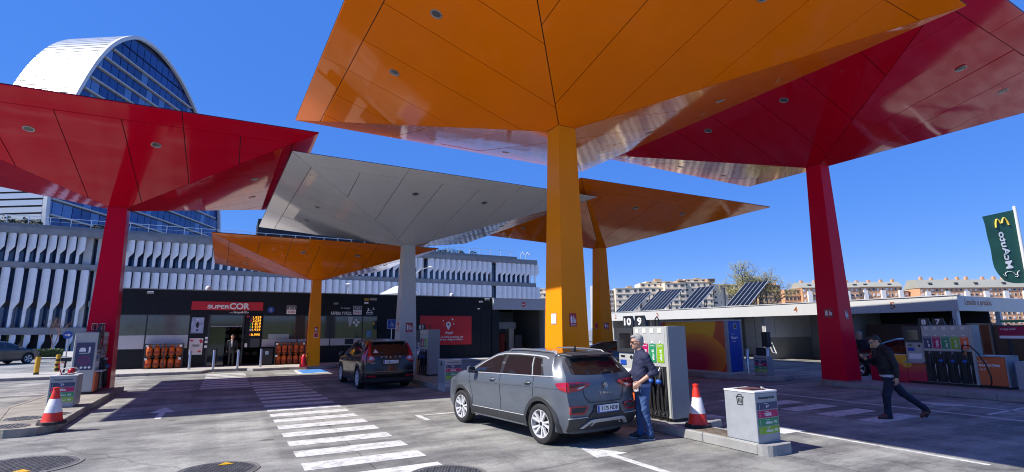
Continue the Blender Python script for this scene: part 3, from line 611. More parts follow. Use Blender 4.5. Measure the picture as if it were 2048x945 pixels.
for i in range(5):
    bx('wall_sheet', 32.93, 33.0, 21.1 + i * .95, 22.0 + i * .95, .05, 2.8, mat('pale_sheet', (.75, .76, .77), .5, var=.06), cw)
    bx('wall_sheet', 28.52 + i * .9, 29.38 + i * .9, 20.82, 20.86, 1.3, 2.8, mat('pale_sheet'), cw)
mb = MB()
for s, y in (('2', 34.1), ('3', 29.3), ('4', 18.45), ('5', 13.53)): text(mb, s, (27.996, y, 2.87), .24, .32, (0, -1, 0), (0, 0, 1), letter_o, bold=.01)
text(mb, 'Lavado a presión', (29.95, 10.946, 2.89), 2.6, .36, (1, 0, 0), (0, 0, 1), letter_o, bold=.01); obj('lettering', mb, cw)
mb = MB(); mb.tube([(28.6, 20.7, 1.1), (28.5, 20.65, .9), (28.45, 20.45, .45), (28.6, 20.3, .35), (28.8, 20.5, .5), (28.8, 20.7, 1.0)], .035, lightgrey, 8); obj('hose', mb, cw, smooth=50)
bx('dark_cabinet', 29.4, 33, 11.3, 15.5, 0, 2.0, mat('brown_shutter', (.06, .03, .02), .6, var=.2), cw); bx('dark_screen', 31.5, 31.6, 11.2, 15.9, 2.0, 2.85, inside, cw)
# solar racks on the roof
cell = mat('solar_cell', (.006, .007, .010), .35, spec=.35); alu = mat('aluminium_frame', (.62, .62, .60), .4, metal=.4)
for i, (ya, yb, lab) in enumerate(((32.5, 34.7, 'solar rack above bay 2 at the far left of the roof'), (29.1, 31.7, 'widest solar rack, above bay 3'), (26.0, 27.6, 'solar rack between bays 3 and 4, left of the thick pipe'), (21.8, 23.5, 'solar rack in front of the bare tree above bay 4'))):
    t = thing('solar_rack', lab, 'solar panel', (29.5, (ya + yb) / 2, 3.17), group='solar racks on the car wash roof')
    x0, z0, x1, z1 = 28.55, 3.30, 30.6, 4.86; n = round((yb - ya) / .36); w = (yb - ya) / n
    d = Vector((x1 - x0, 0, z1 - z0)).normalized(); nr = Vector((-d.z, 0, d.x))
    for k in range(n):
        for q in range(2):
            a = Vector((x0, 0, z0)) + d * (q * 1.286 + .008); b = Vector((x0, 0, z0)) + d * ((q + 1) * 1.286 - .008); y0, y1 = ya + k * w + .025, ya + (k + 1) * w - .025
            obj('solar_panel', MB().hexa([(a.x, y0, a.z), (b.x, y0, b.z), (b.x, y1, b.z), (a.x, y1, a.z)], [tuple(Vector((p.x, y, p.z)) + nr * .03) for p, y in ((a, y0), (b, y0), (b, y1), (a, y1))], cell), t)
    for k in range(n + 1):
        y = ya + k * w; e = Vector((x1, 0, z1)); s = Vector((x0, 0, z0)) - d * .05
        obj('rail', MB().hexa([(s.x, y - .013, s.z), (e.x, y - .013, e.z), (e.x, y + .013, e.z), (s.x, y + .013, s.z)], [tuple(Vector((p.x, yy_, p.z)) + nr * .045) for p, yy_ in ((s, y - .013), (e, y - .013), (e, y + .013), (s, y + .013))], alu), t)
    for y in (ya + .1, (ya + yb) / 2, yb - .1): obj('post', MB().tube([(30.4, y, 3.17), (30.4, y, 4.7)], .03, dark, 6), t); obj('post', MB().tube([(29.4, y, 3.17), (29.4, y, 3.95)], .025, dark, 6), t)
obj('roof_pipe', MB().lathe([(.14, 3.17), (.14, 4.55), (.17, 4.55), (.17, 4.62), (.001, 4.64)], (29.8, 24.75, 0), mat('dark_pipe', (.09, .10, .12), .5), 14), label='thick dark pipe on the car wash roof between two solar racks', cat='pipe', smooth=50)

# ================================================================ office wing with white fins
fin_m = mat('white_concrete_fin', (.74, .75, .77), .6, var=.05, vscale=1.5); slab_m = mat('grey_slab_edge', (.20, .205, .215), .75, var=.2, vscale=1.2)
oglass = mat('office_glass', (.02, .045, .12), .06, spec=.9, var=.4, vscale=.7); ob_m = mat('office_dark', (.016, .018, .024), .6)  # office panes: blue of reflected sky put into the base colour
wing = thing('office_wing', 'long grey office wing faced with rows of white fins behind the shop', 'office building', (9, 69, 0)); WY = 69.
XL, XR = -46., 41.3
bx('wall', XL, XR - .1, WY + 1.3, 84, 0, 12.4, ob_m, wing)
parp = [bx('slab', XL, XR, WY - .1, WY + 1.4, 8.36, 8.95, slab_m, wing), bx('slab', XL, XR + .15, WY - .3, WY + 1.6, 11.82, 12.5, slab_m, wing), bx('slab', -13.0, XR + .3, WY - .15, WY + 1.4, 4.55, 5.15, slab_m, wing), bx('slab', XL, -13.0, WY - .2, WY + 1.4, 1.75, 2.45, slab_m, wing), bx('slab', -13, XR, WY - .15, WY + 1.4, 1.75, 2.35, slab_m, wing), bx('parapet', XL, XR - 3, WY + .5, WY + .8, 12.5, 12.95, slab_m, wing)]
for a, b in ((-14.05, -13.35), (-12.95, -12.2), (23.0, 23.35), (33.55, 33.9)): bx('pier', a, b, WY + .25, WY + 1.3, 0 if a < 0 else 5.15, 11.82, mat('pier_concrete', (.42, .42, .42), .7, var=.1), wing)
_fin = {}
def fin_mesh(z0, z1, d0=.84, d1=.30, k0=.34, k1=.52):
    key = (z0, z1, d0, k0)
    if key not in _fin:
        h = z1 - z0; q = [(0, z0), (-d1 * .7, z0), (-d1, z0 + .05 * h), (-d1, z0 + k0 * h), (-d0, z0 + k1 * h), (-d0, z1 - .03 * h), (-d0 * .9, z1), (0, z1)]
        me = mesh_of('fin', MB().prism([(y + 0, z) for y, z in q], 'x', -.05, .05, fin_m)); _fin[key] = me
    return _fin[key]
def fins(x0, x1, p, z0, z1, skip=(), **kw):
    x = x0
    while x < x1:
        if not any(a <= x <= b for a, b in skip):
            o = link('fin', fin_mesh(z0, z1, **kw), wing); ox, oy, oz = ORIG[wing.name]; o.location = (x - ox, WY + .12 - oy, -oz); o.rotation_euler = (0, 0, math.radians(57))
        x += p
fins(-21.7, -13.9, .79, 8.95, 11.82); fins(-21.2, -13.9, 1.03, 2.45, 8.36, k0=.30, k1=.42); fins(-21.0, -9.5, 1.1, .05, 1.75, d0=.6, k0=.3, k1=.6)
fins(-12.0, 41.2, .815, 8.95, 11.82, skip=((22.9, 23.5), (33.4, 34.1))); fins(-12.0, 41.2, .83, 5.15, 8.36, skip=((22.9, 23.5), (33.4, 34.1)), k0=.22, k1=.42); fins(-12.3, -8.0, .83, 2.35, 4.55)
for a in range(-46, 41, 3):
    for z0, z1 in ((8.95, 11.82), (5.15, 8.36), (2.45, 4.55)):
        for j in range(4): bx('pane', a + j * .75 + .02, min(XR - .2, a + j * .75 + .73), WY + 1.22, WY + 1.29, z0 + .05, z1 - .05, oglass, wing) if a > -24 else None
bx('entrance', XL, -17.5, WY + .6, WY + 1.2, 0, 1.75, glass_t, wing)
rail = mat('white_railing', (.7, .72, .74), .4, metal=.3)
rl = MB(); x = -24
rp = obj('railing', MB().box(-24, 38, WY + .55, WY + .59, 13.75, 13.80, rail).box(-24, 38, WY + .55, WY + .58, 13.35, 13.37, rail), wing)
while x < 38: obj('railing_post', MB().box(x - .03, x + .03, WY + .54, WY + .60, 12.95, 13.75, rail), rp); x += 1.7
leaf_d = mat('roof_garden_leaf', (.035, .05, .022), .7, var=.5, vscale=2)
def leaf_cloud(mb, c, r, n, s, m, rz=1., seed=1):
    q = random.Random(seed)
    for i in range(n):
        while True:
            p = Vector((q.uniform(-1, 1), q.uniform(-1, 1), q.uniform(-1, 1)))
            if p.length < 1: break
        p = Vector((c[0] + p.x * r[0], c[1] + p.y * r[1], c[2] + p.z * r[2])); a = Vector((q.gauss(0, 1), q.gauss(0, 1), q.gauss(0, 1))).normalized(); b = a.orthogonal().normalized(); k = s * q.uniform(.6, 1.4)
        mb.add([tuple(p + a * k), tuple(p + b * k * .5), tuple(p - a * k), tuple(p - b * k * .5)], [(0, 1, 2, 3)], m)
    return mb
for i, x in enumerate([-21, -19.6, -18.5, -13.2, -12.4, -11.4, 18, 19.5, 21, 22.6, 24.0, 25.4, 26.6, 27.8, 29.2, 31.4]):
    r = rnd.uniform(.4, .8); obj('shrub', leaf_cloud(MB(), (x, WY + 1.4, 13.0 + r * .3), (r * 1.3, .5, r * .75), 90, .16, leaf_d, seed=i), label='dark shrub number %s from the left on the roof edge of the office wing' % ['one', 'two', 'three', 'four', 'five', 'six', 'seven', 'eight', 'nine', 'ten', 'eleven', 'twelve', 'thirteen', 'fourteen', 'fifteen', 'sixteen'][i], cat='shrub', group='shrubs along the office roof')
bx('rooftop_plant_room', 2.5, 21, 78, 84, 12.4, 17.2, ob_m, wing); bx('rooftop_box', 20.5, 24.8, 74, 80, 12.5, 15.3, tw, wing)
for x in (38.9, 39.8): obj('roof_light', MB().tube([(x, WY + .3, 12.5), (x - .1, WY + .2, 13.4), (x + .15, WY, 13.7), (x + .35, WY, 13.5)], .05, rail, 6).lathe([(.001, -.12), (.16, -.08), (.16, .1), (.001, .14)], (x + .4, WY, 13.4), white, 10), wing, smooth=50)

# ================================================================ the lens shaped glass tower
tow = thing('glass_tower', 'tall lens shaped tower with blue glass face and white louvred edge', 'tower', (-24, 205, 0))
dS, eS = Vector((.42, .9075)).normalized(), Vector((-.84, .5426)).normalized(); nS = Vector((dS.y, -dS.x)); cS = nS.x * -33.71 + nS.y * 186.25
prof = [(146, 0), (140, 8), (136, 18), (133.4, 30), (133.1, 40), (134.0, 52), (136.5, 63.5), (138.2, 68.5), (140.5, 74.1), (142.9, 79), (146.2, 84.4), (150, 88.9), (154.6, 92.7), (158.9, 94.85), (164.3, 95.8), (170.2, 95.7), (176.7, 94.3), (184, 91.5), (190.5, 87.6), (197.5, 82.6), (204.5, 76), (211, 67), (217, 55), (219.8, 45), (219.8, 36), (217.5, 24), (212.5, 11), (206, 0)]
def smooth_path(p, k=4):
    out = []
    for i in range(len(p) - 1):
        a, b, c, d = p[max(i - 1, 0)], p[i], p[i + 1], p[min(i + 2, len(p) - 1)]
        for j in range(k):
            t = j / k; out.append(tuple(.5 * (2 * b[q] + (c[q] - a[q]) * t + (2 * a[q] - 5 * b[q] + 4 * c[q] - d[q]) * t * t + (3 * b[q] - a[q] - 3 * c[q] + d[q]) * t ** 3) for q in (0, 1)))
    return out + [p[-1]]
pr = smooth_path(prof)
def TP(s, z, w=0., dn=0.):
    p = dS * s + nS * (cS + dn) + eS * w; return (p.x, p.y, z)
tglass = mat('tower_glass_blue', (.012, .045, .20), .07, spec=.7, var=.35, vscale=.06); tglass2 = mat('tower_glass_pale', (.09, .18, .40), .12, spec=.8); tback = mat('tower_core', (.015, .03, .09), .3); louv = mat('white_louvre', (.62, .62, .61), .27, metal=.5); tfr = mat('tower_rim', (.62, .63, .62), .4); tslab = mat('tower_slab', (.50, .49, .46), .5)
mid = pr; cen = (176.5, 46)
ins = [(cen[0] + (s - cen[0]) * .975, cen[1] + (z - cen[1]) * .98) for s, z in pr]
mb = MB(); mb.hexa([TP(s, z, 0, -1.0) for s, z in ins], [TP(s, z, 19.6, 0) for s, z in ins], tback); obj('core', mb, tow)
mb = MB()
for i in range(len(pr) - 1):
    a, b, c, d = pr[i], pr[i + 1], ins[i + 1], ins[i]
    mb.hexa([TP(*a, .4), TP(*b, .4), TP(*c, .4), TP(*d, .4)], [TP(*a, 0, .6), TP(*b, 0, .6), TP(*c, 0, .6), TP(*d, 0, .6)], tfr)
obj('rim', mb, tow)
mb = MB(); sk = [(cen[0] + (a - cen[0]) * .984, cen[1] + (b - cen[1]) * .984) for a, b in pr]  # dark skin added behind the slats to stop sun leaking through the gaps
for i in range(len(sk) - 1): mb.quad([TP(*sk[i], .3), TP(*sk[i + 1], .3), TP(*sk[i + 1], 19.9), TP(*sk[i], 19.9)], mat('louvre_backing', (.03, .035, .045), .7))
obj('backing', mb, tow)
acc = 0; last = pr[0]; seg = [pr[0]]
L_ = 0; cum = [0]
for i in range(1, len(pr)): L_ += math.dist(pr[i], pr[i - 1]); cum.append(L_)
def on(l):
    i = max(0, min(len(pr) - 2, int(np.searchsorted(cum, l)) - 1)); t = (l - cum[i]) / (cum[i + 1] - cum[i]); return tuple(pr[i][q] + t * (pr[i + 1][q] - pr[i][q]) for q in (0, 1))
l = 0
while l < L_ - 2:
    a, b = on(l + .24), on(min(L_, l + 1.60)); ia, ib = [(cen[0] + (p[0] - cen[0]) * .988, cen[1] + (p[1] - cen[1]) * .988) for p in (a, b)]
    obj('louvre', MB().hexa([TP(*a, .5), TP(*b, .5), TP(*ib, .5), TP(*ia, .5)], [TP(*a, 20), TP(*b, 20), TP(*ib, 20), TP(*ia, 20)], louv), tow); l += 1.82
def span(z):
    s = []
    for i in range(len(ins) - 1):
        (a, za), (b, zb) = ins[i], ins[i + 1]
        if (za - z) * (zb - z) < 0: s.append(a + (b - a) * (z - za) / (zb - za))
    return (min(s), max(s)) if len(s) > 1 else None
zf = [84.9 - 4.1 * k for k in range(19)]
for z in zf:
    sp = span(z)
    if sp: sp = (sp[0] + .9, sp[1] - 2.4); mb = MB().hexa([TP(sp[0], z - .2, 0, -.9), TP(sp[1], z - .2, 0, -.9), TP(sp[1], z - .2, 0, .2), TP(sp[0], z - .2, 0, .2)], [TP(sp[0], z + .2, 0, -.9), TP(sp[1], z + .2, 0, -.9), TP(sp[1], z + .2, 0, .2), TP(sp[0], z + .2, 0, .2)], tslab); obj('floor_slab', mb, tow)
q = random.Random(3); panes = 0; low = MB()
for z in [93.4, 89.1] + zf:
    z0, z1 = z - 3.7 if z <= 84.9 else z - 4.15, z - .42
    sa, sb = span(z0), span(z1)
    if z > 84.9: sa = span(z0); sb = sb or (160, 170)
    if not sa: continue
    s = 133.
    while s < 220:
        w = 3.3; t0, t1 = s + .12, s + w - .12
        p = [(t0, z0), (t1, z0), (t1, z1), (t0, z1)]
        lo = lambda zz: (span(zz) or (166, 167))
        a0, b0 = lo(z0); a1, b1 = lo(z1)
        f = lambda zz: (a0 + (a1 - a0) * (zz - z0) / (z1 - z0), b0 + (b1 - b0) * (zz - z0) / (z1 - z0))
        k = (a1 - a0) / (z1 - z0); p = clip_half(p, -1, k, -(a0 - k * z0)) if len(p) > 2 else p
        k = (b1 - b0) / (z1 - z0); p = clip_half(p, 1, -k, b0 - k * z0) if len(p) > 2 else p
        if len(p) > 2:
            split = q.random() < .3 and z <= 84.9
            mm = tglass2 if q.random() < .22 and z <= 84.9 else tglass
            tgt = MB(); tgt.hexa([TP(a, b, 0, -.95) for a, b in p], [TP(a, b, 0, -.55 + q.uniform(-.03, .03)) for a, b in p], mm)
            if panes < 290 and (z > 62 or 26 < z < 50): obj('pane', tgt, tow); panes += 1
            else:
                k0 = len(low.v); low.v += tgt.v; i_ = low.mid(mm); low.f += [[k0 + j for j in f_] for f_ in tgt.f]; low.mi += [i_] * len(tgt.f)
        s += w
obj('panes', low, tow, kind='stuff')

# ================================================================ flats beyond the car wash
win_d = mat('flat_window', (.05, .055, .06), .2); cream = mat('cream_render', (.72, .62, .47), .8, var=.06, vscale=.05); creamd = mat('tan_brick', (.40, .28, .17), .85, var=.08, vscale=.1); ored = mat('orange_brick', (.60, .33, .18), .85, var=.08, vscale=.12); oroof = mat('grey_roof', (.34, .33, .27), .7, var=.06, vscale=.1); wht = mat('white_blind', (.72, .70, .66), .6)
def flats(name, label, Yc, parts, cat='block of flats'):
    """parts: (X0, X1, depth offset, z0, z1, wall material, floors, bays, style) in camera-aligned metres"""
    x, y = cxy((parts[0][0] + parts[0][1]) / 2, Yc); t = thing(name, label, cat, (x, y, 0), group='blocks of flats on the skyline')
    def hx(X0, X1, Y0, Y1, z0, z1, m, nm, par): return obj(nm, MB().hexa([(*cxy(X, Y), z0) for X, Y in ((X0, Y0), (X1, Y0), (X1, Y1), (X0, Y1))], [(*cxy(X, Y), z1) for X, Y in ((X0, Y0), (X1, Y0), (X1, Y1), (X0, Y1))], m), par)
    for X0, X1, dy, z0, z1, m, fl, bays, st in parts:
        w = hx(X0, X1, Yc + dy, Yc + dy + 14, z0, z1, m, 'wall', t)
        if st == 'roof':
            pts = lambda X: [(*cxy(X, Yc + dy - .8), z0), (*cxy(X, Yc + dy + 14), z0), (*cxy(X, Yc + dy + 7), z1), (*cxy(X, Yc + dy + 4), z1)]
            continue
        ph = (z1 - z0) / max(fl, 1); pw = (X1 - X0) / max(bays, 1); r2 = random.Random(int(X0 * 7 + z1))
        for f in range(fl):
            for b in range(bays):
                cx_ = X0 + pw * (b + .5); cz = z0 + ph * (f + .52); ww = pw * (.62 if r2.random() < .45 else .36); mm = wht if (st == 'o' and r2.random() < .55) else win_d
                fr = hx(cx_ - ww / 2, cx_ + ww / 2, Yc + dy - .12, Yc + dy, cz - ph * .24, cz + ph * .24, wht if st == 'o' else m, 'window', w); hx(cx_ - ww * .42, cx_ + ww * .42, Yc + dy - .2, Yc + dy - .12, cz - ph * .18, cz + ph * .2, mm, 'pane', fr)
            if st == 'c' and f % 1 == 0: hx(X0 - .2, X1 + .2, Yc + dy - .35, Yc + dy, z0 + ph * (f + .95), z0 + ph * (f + 1.02), m, 'ledge', w)
    return t, hx
K = 2.1; z_ = lambda v: 1.82 + (v - 1.82) * K
Y1 = 150 * K
t, hx = flats('apartment_block', 'cream apartment block with stepped top storeys behind the solar racks', Y1, [
    (29.6 * K, 36.4 * K, 0, 3, z_(13.6), cream, 7, 3, 'c'), (36.4 * K, 44 * K, 5, 3, z_(13.9), cream, 7, 4, 'c'), (37.6 * K, 44.8 * K, 8, z_(13.9), z_(15.3), cream, 1, 4, 'c'), (40 * K, 48 * K, 13, z_(15.3), z_(16.0), cream, 1, 3, 'c'), (44 * K, 50 * K, 1, 3, z_(15.0), cream, 8, 3, 'c'),
    (48 * K, 50.6 * K, 3, z_(15.0), z_(15.8), creamd, 1, 1, 'c'), (50 * K, 58.7 * K, 5, 3, z_(15.4), cream, 8, 5, 'c'), (51 * K, 57.5 * K, 8, z_(15.4), z_(16.4), cream, 1, 3, 'c'), (57.0 * K, 59.2 * K, 4, z_(15.2), z_(16.3), creamd, 1, 1, 'c'), (58.7 * K, 67 * K, 8, 3, z_(14.8), cream, 8, 4, 'c')])
for a, b, z0, z1, dy in ((43, 44.8, 16.0, 16.8, 14), (33.5, 35, 13.6, 14.3, 4), (49, 50, 15.8, 16.3, 6), (54.5, 56, 16.4, 16.8, 10)): hx(a * K, b * K, Y1 + dy, Y1 + dy + 5, z_(z0), z_(z1), creamd, 'chimney', t)
flats('apartment_block', 'narrow pale grey block peeping out right of the near orange column', Y1, [(24 * K, 28.9 * K, 10, 3, z_(15.0), mat('pale_grey_render', (.45, .44, .42), .8), 9, 4, 'c'), (28.2 * K, 29.4 * K, 4, 3, z_(13.2), mat('pale_grey_render'), 8, 2, 'c')])
flats('apartment_block', 'cream block seen past the office wing left of the near orange column', Y1 * 1.1, [(5.5 * K * 1.1, 10 * K * 1.1, 0, 3, 26, cream, 8, 3, 'c'), (7.5 * K * 1.1, 10.6 * K * 1.1, 4, 3, 29.5, cream, 9, 2, 'c')])
def pitched(t, hx, X0, X1, Y, z0, z1, n, dorm=True):
    mb = MB(); q = [(Y - .8, z0), (Y + 3.2, z1), (Y + 9, z1), (Y + 13, z0)]
    mb.hexa([(*cxy(X0 - .3, a), b) for a, b in q], [(*cxy(X1 + .3, a), b) for a, b in q], oroof); r = obj('roof', mb, t)
    for k in range(n):
        X = X0 + (X1 - X0) * (k + .3 + .4 * rnd.random()) / n; h = rnd.uniform(1.0, 1.9)
        hx(X - .7, X + .7, Y + 3, Y + 4.6, z1 - .4, z1 + h, ored, 'chimney', r)
        if k % 2 == 0: X2 = X + 3; hx(X2 - 1, X2 + 1, Y + .5, Y + 1.5, z0 + (z1 - z0) * .30, z0 + (z1 - z0) * .62, win_d, 'skylight', r)
def oblock(label, X0, X1, zt, zr, fl, bays, dy=0, n=5):
    t, hx = flats('brick_block', label, Y1 + dy, [(X0 * K, X1 * K, 0, 3, z_(zt), ored, fl, bays, 'o')]); pitched(t, hx, X0 * K, X1 * K, Y1 + dy, z_(zt), z_(zr), n)
    for b in range(0, bays, 4): hx(X0 * K + (b + 1.0) * (X1 - X0) * K / bays, X0 * K + (b + 1.9) * (X1 - X0) * K / bays, Y1 + dy - 1.2, Y1 + dy, z_(zt) - 9, z_(zt) - 2.2, wht, 'balcony', t)
oblock('orange brick block just right of the red column, its grey roof in two steps', 83.2, 99.5, 13.3, 14.9, 7, 12); oblock('orange brick block in the middle of the brick row with small chimneys', 99.8, 112.5, 13.5, 15.0, 7, 10, 1.5, 4)
oblock('longest orange brick block at the right edge of the photo under the flag', 117, 156, 13.0, 15.5, 8, 28, 0, 11); oblock('low narrow brick block set back between two longer brick blocks', 112.8, 116.6, 12.4, 13.0, 6, 3, 8, 2)
t, hx = flats('brick_block', 'brown brick block stepping down behind the bare tree', Y1, [(72 * K, 78.5 * K, 6, 3, z_(14.4), creamd, 7, 5, 'c'), (68 * K, 72 * K, 9, 3, z_(15.2), creamd, 7, 3, 'c'), (78.5 * K, 83 * K, 2, 3, z_(12.9), ored, 6, 4, 'c')])
for k in range(6): hx((72.5 + k) * K, (72.9 + k) * K, Y1 + 8, Y1 + 10, z_(14.4), z_(14.4) + 1.6, ored, 'chimney', t)
# grassy bank across the road behind the photographer (it shows in the glass and the glossy soffits)
bank = MB(); grass_m = mat('bank_grass', (.10, .13, .035), .9, var=.4, vscale=.6)
bx_ = [-140 + 14 * i for i in range(22)]; by_ = [-30 - 6 * j for j in range(8)]
bank.add([(x, y, .02 + (4.2 * (1 - math.exp(-j / 2.2)) + .5 * math.sin(x * .08 + j) * min(j, 1))) for j, y in enumerate(by_) for x in bx_], [(j * 22 + i, j * 22 + i + 1, (j + 1) * 22 + i + 1, (j + 1) * 22 + i) for j in range(7) for i in range(21)], grass_m)
obj('grass_bank', bank, kind='structure', smooth=60)
# ================================================================ fuel pumps
hose_m = mat('black_hose', (.012, .012, .013), .5); recess = mat('pump_recess', (.016, .017, .019), .5); noz_b = mat('nozzle_blue', (.02, .09, .38), .4); screen_m = mat('screen_glass', (.012, .013, .016), .08, spec=.8)
panel_w = mat('pump_panel', (.42, .43, .41), .42, var=.08, vscale=5); sticker = mat('cream_sticker', (.66, .64, .56), .6, var=.1, vscale=20)
def mural(name, c0, c1, c2, c3, o, sc):
    """big blurred fruit print: discs of warm colour"""
    m = bpy.data.materials.new(name); m.use_nodes = True; n, l = m.node_tree.nodes, m.node_tree.links; b = n['Principled BSDF']; b.inputs['Roughness'].default_value = .35
    g = n.new('ShaderNodeNewGeometry'); sx = n.new('ShaderNodeSeparateXYZ'); l.new(g.outputs['Position'], sx.inputs[0])
    def disc(cy, cz, r, soft, asp=1.):
        v = n.new('ShaderNodeCombineXYZ'); a = n.new('ShaderNodeMath'); a.operation = 'SUBTRACT'; a.inputs[1].default_value = cy; l.new(sx.outputs['Y'], a.inputs[0])
        a2 = n.new('ShaderNodeMath'); a2.operation = 'MULTIPLY'; a2.inputs[1].default_value = asp; l.new(a.outputs[0], a2.inputs[0])
        c = n.new('ShaderNodeMath'); c.operation = 'SUBTRACT'; c.inputs[1].default_value = cz; l.new(sx.outputs['Z'], c.inputs[0]); l.new(a2.outputs[0], v.inputs[0]); l.new(c.outputs[0], v.inputs[1])
        d = n.new('ShaderNodeVectorMath'); d.operation = 'LENGTH'; l.new(v.outputs[0], d.inputs[0])
        q = n.new('ShaderNodeMapRange'); q.inputs['From Min'].default_value = r; q.inputs['From Max'].default_value = r + soft; q.inputs['To Min'].default_value = 1; q.inputs['To Max'].default_value = 0; l.new(d.outputs['Value'], q.inputs['Value']); return q.outputs[0]
    def mix(f, a, c):
        x = n.new('ShaderNodeMix'); x.data_type = 'RGBA'; l.new(f, x.inputs['Factor'])
        if hasattr(a, 'links'): l.new(a, x.inputs['A'])
        else: x.inputs['A'].default_value = (*a, 1)
        if hasattr(c, 'links'): l.new(c, x.inputs['B'])
        else: x.inputs['B'].default_value = (*c, 1)
        return x.outputs['Result']
    cur = c0
    for (cy, cz, r, s, asp), c in zip(o, (c1, c2, c3)): cur = mix(disc(cy, cz, r * sc, s, asp), cur, c)
    l.new(cur, b.inputs['Base Color']); return m
def pump(label, labels, w=1.5, pay=.52, d=.46, h=1.73, numbers=('10', '9'), nz=4, shelf=None, ornum=0):
    """local frame: face towards -y, width along x, foot at z=0"""
    t = thing('fuel_pump', label, 'fuel pump', (0, 0, 0), local=True, group='fuel pumps on the islands')
    x0, x1 = -w / 2, w / 2; xb = x0 + pay; f = -d / 2
    bx('plinth', x0 + .03, x1 - .03, f + .04, -f - .04, 0, .06, black, t)
    body = bx('body', xb, x1, f + .01, -f - .01, .06, h, grey_metal, t, bevel=.018, segs=2)
    bx('side_panel', x1 - .008, x1 + .012, f, -f, .05, h + .005, mat('pump_side', (.24, .25, .26), .45, var=.04, vscale=2), t, bevel=.008)
    up = MB(); up.box(xb + .01, x1 - .07, f - .012, f + .012, 1.36, h - .01, panel_w); obj('upper_panel', up, t, bevel=.004)
    for y in (f - .012,): obj('corner_post', MB().box(x1 - .068, x1 - .006, f - .014, f + .02, .06, h, mat('pump_post', (.40, .41, .38), .4, var=.05)), t, bevel=.006)
    n = len(labels); lw = (x1 - .09 - xb - .02) / n
    for k, (col, a, b) in enumerate(labels):
        cx = xb + .02 + lw * (k + .5); p = obj('fuel_label', MB().box(cx - lw * .43, cx + lw * .43, f - .018, f - .010, 1.05, 1.40, col), t)
        mb = MB(); text(mb, a, (cx, f - .019, 1.365), lw * .6, .028, (1, 0, 0), (0, 0, 1), letter_w); text(mb, b, (cx + lw * .08, f - .019, 1.19), .20, lw * .30, (0, 0, 1), (-1, 0, 0), letter_w, bold=.015); obj('lettering', mb, p)
        obj('price_sticker', MB().box(cx - .05, cx + .05, f - .018, f - .012, 1.60, 1.69, sticker), t)
        obj('pictogram', MB().lathe([(.001, f - .020), (.02, f - .020), (.02, f - .012)], (cx, 0, 1.43), letter_w, 12, axis='y'), t)
    bx('label_panel', xb + .01, x1 - .07, f - .010, f + .012, .98, 1.36, panel_w, t)
    bx('nozzle_recess', xb + .015, x1 - .07, f - .006, f + .02, .08, .97, recess, t)
    for k in range(nz):
        cx = xb + .02 + (x1 - .09 - xb - .02) / nz * (k + .5); nzl = MB()
        obj('holster', MB().box(cx - .055, cx + .055, f - .03, f - .006, .62, .96, mat('holster_grey', (.06, .062, .066), .5)), t, bevel=.008)
        nzl.tube([(cx - .01, f - .10, .56), (cx, f - .09, .68), (cx + .005, f - .07, .78), (cx + .01, f - .03, .90)], [.030, .036, .030, .018], black, 10)
        nzl.tube([(cx, f - .085, .90), (cx + .005, f - .055, .96)], .012, steel, 8); nz_ = obj('nozzle', nzl, t, smooth=60)
        obj('nozzle_guard', MB().lathe([(.012, -.045), (.052, -.035), (.056, .0), (.044, .035), (.012, .05)], (cx - .005, f - .085, .70), noz_b if k else dark, 12, axis='x'), nz_, smooth=50)
        pts = []
        for i in range(15):
            a = i / 14; pts.append((cx - .01 + .09 * math.sin(a * math.pi) * (1 if k % 2 else .5), f - .10 + .05 * a, .56 - (.46 * math.sin(a * math.pi * .5) if a < .5 else .46 * math.sin(.25 * math.pi) + (a - .5) * .25)))
        pts = [(cx - .01, f - .10, .56), (cx - .012, f - .11, .40), (cx, f - .12, .24), (cx + .04, f - .12, .13), (cx + .09, f - .10, .12), (cx + .12, f - .07, .20), (cx + .12, f - .03, .5), (cx + .115, f + .0, .9)]
        obj('hose', MB().tube(pts, .017, hose_m, 8), t, smooth=70)
        obj('hose_guide', MB().box(cx + .085, cx + .10, f - .025, f - .004, .08, .60, steel), t)
    # payment column
    pc = bx('payment_column', x0, xb - .008, f + .03, -f - .03, .06, h - .02, panel_w, t, bevel=.015)
    obj('screen', MB().box(x0 + .0, xb - .02, f - .005, f + .032, 1.22, h - .02, dark), pc); obj('screen_glass', MB().box(x0 + .09, xb - .10, f - .010, f - .004, 1.30, 1.60, screen_m), pc)
    obj('keypad', MB().box(x0 + .06, x0 + .24, f + .018, f + .03, .96, 1.06, blue_s), pc); obj('card_slot', MB().box(x0 + .08, x0 + .2, f + .014, f + .03, 1.12, 1.15, black).lathe([(.001, f + .016), (.035, f + .016), (.035, f + .03)], (xb - .12, 0, 1.12), black, 12, axis='y'), pc)
    obj('notice', MB().box(x0 + .07, xb - .08, f + .02, f + .03, .72, .88, letter_w), pc); obj('mural_panel', MB().box(x0 + .0, xb - .01, f + .0, f + .03, .06, .60, shelf or orange_l), t); obj('shelf', MB().box(x0, xb, f - .16, f + .03, .60, .64, offwhite), t)
    # number boards standing on top
    for k, s in enumerate(numbers):
        cx = (x0 + .31 + k * .36) if ornum == 0 else (x0 + .58 + k * .37)
        nb = obj('number_board', MB().hexa([(cx - .17, f + .05, h - .01), (cx + .17, f + .05, h - .01), (cx + .17, f + .13, h - .01), (cx - .17, f + .13, h - .01)], [(cx - .135, f + .05, h + .22), (cx + .135, f + .05, h + .22), (cx + .12, f + .09, h + .22), (cx - .12, f + .09, h + .22)], mat('number_black', (.02, .023, .028), .4)), t)
        mb = MB(); text(mb, s, (cx, f + .046, h + .105), .22 if len(s) > 1 else .12, .155, (1, 0, 0), (0, 0, 1), letter_w, bold=.03); obj('number', mb, nb)
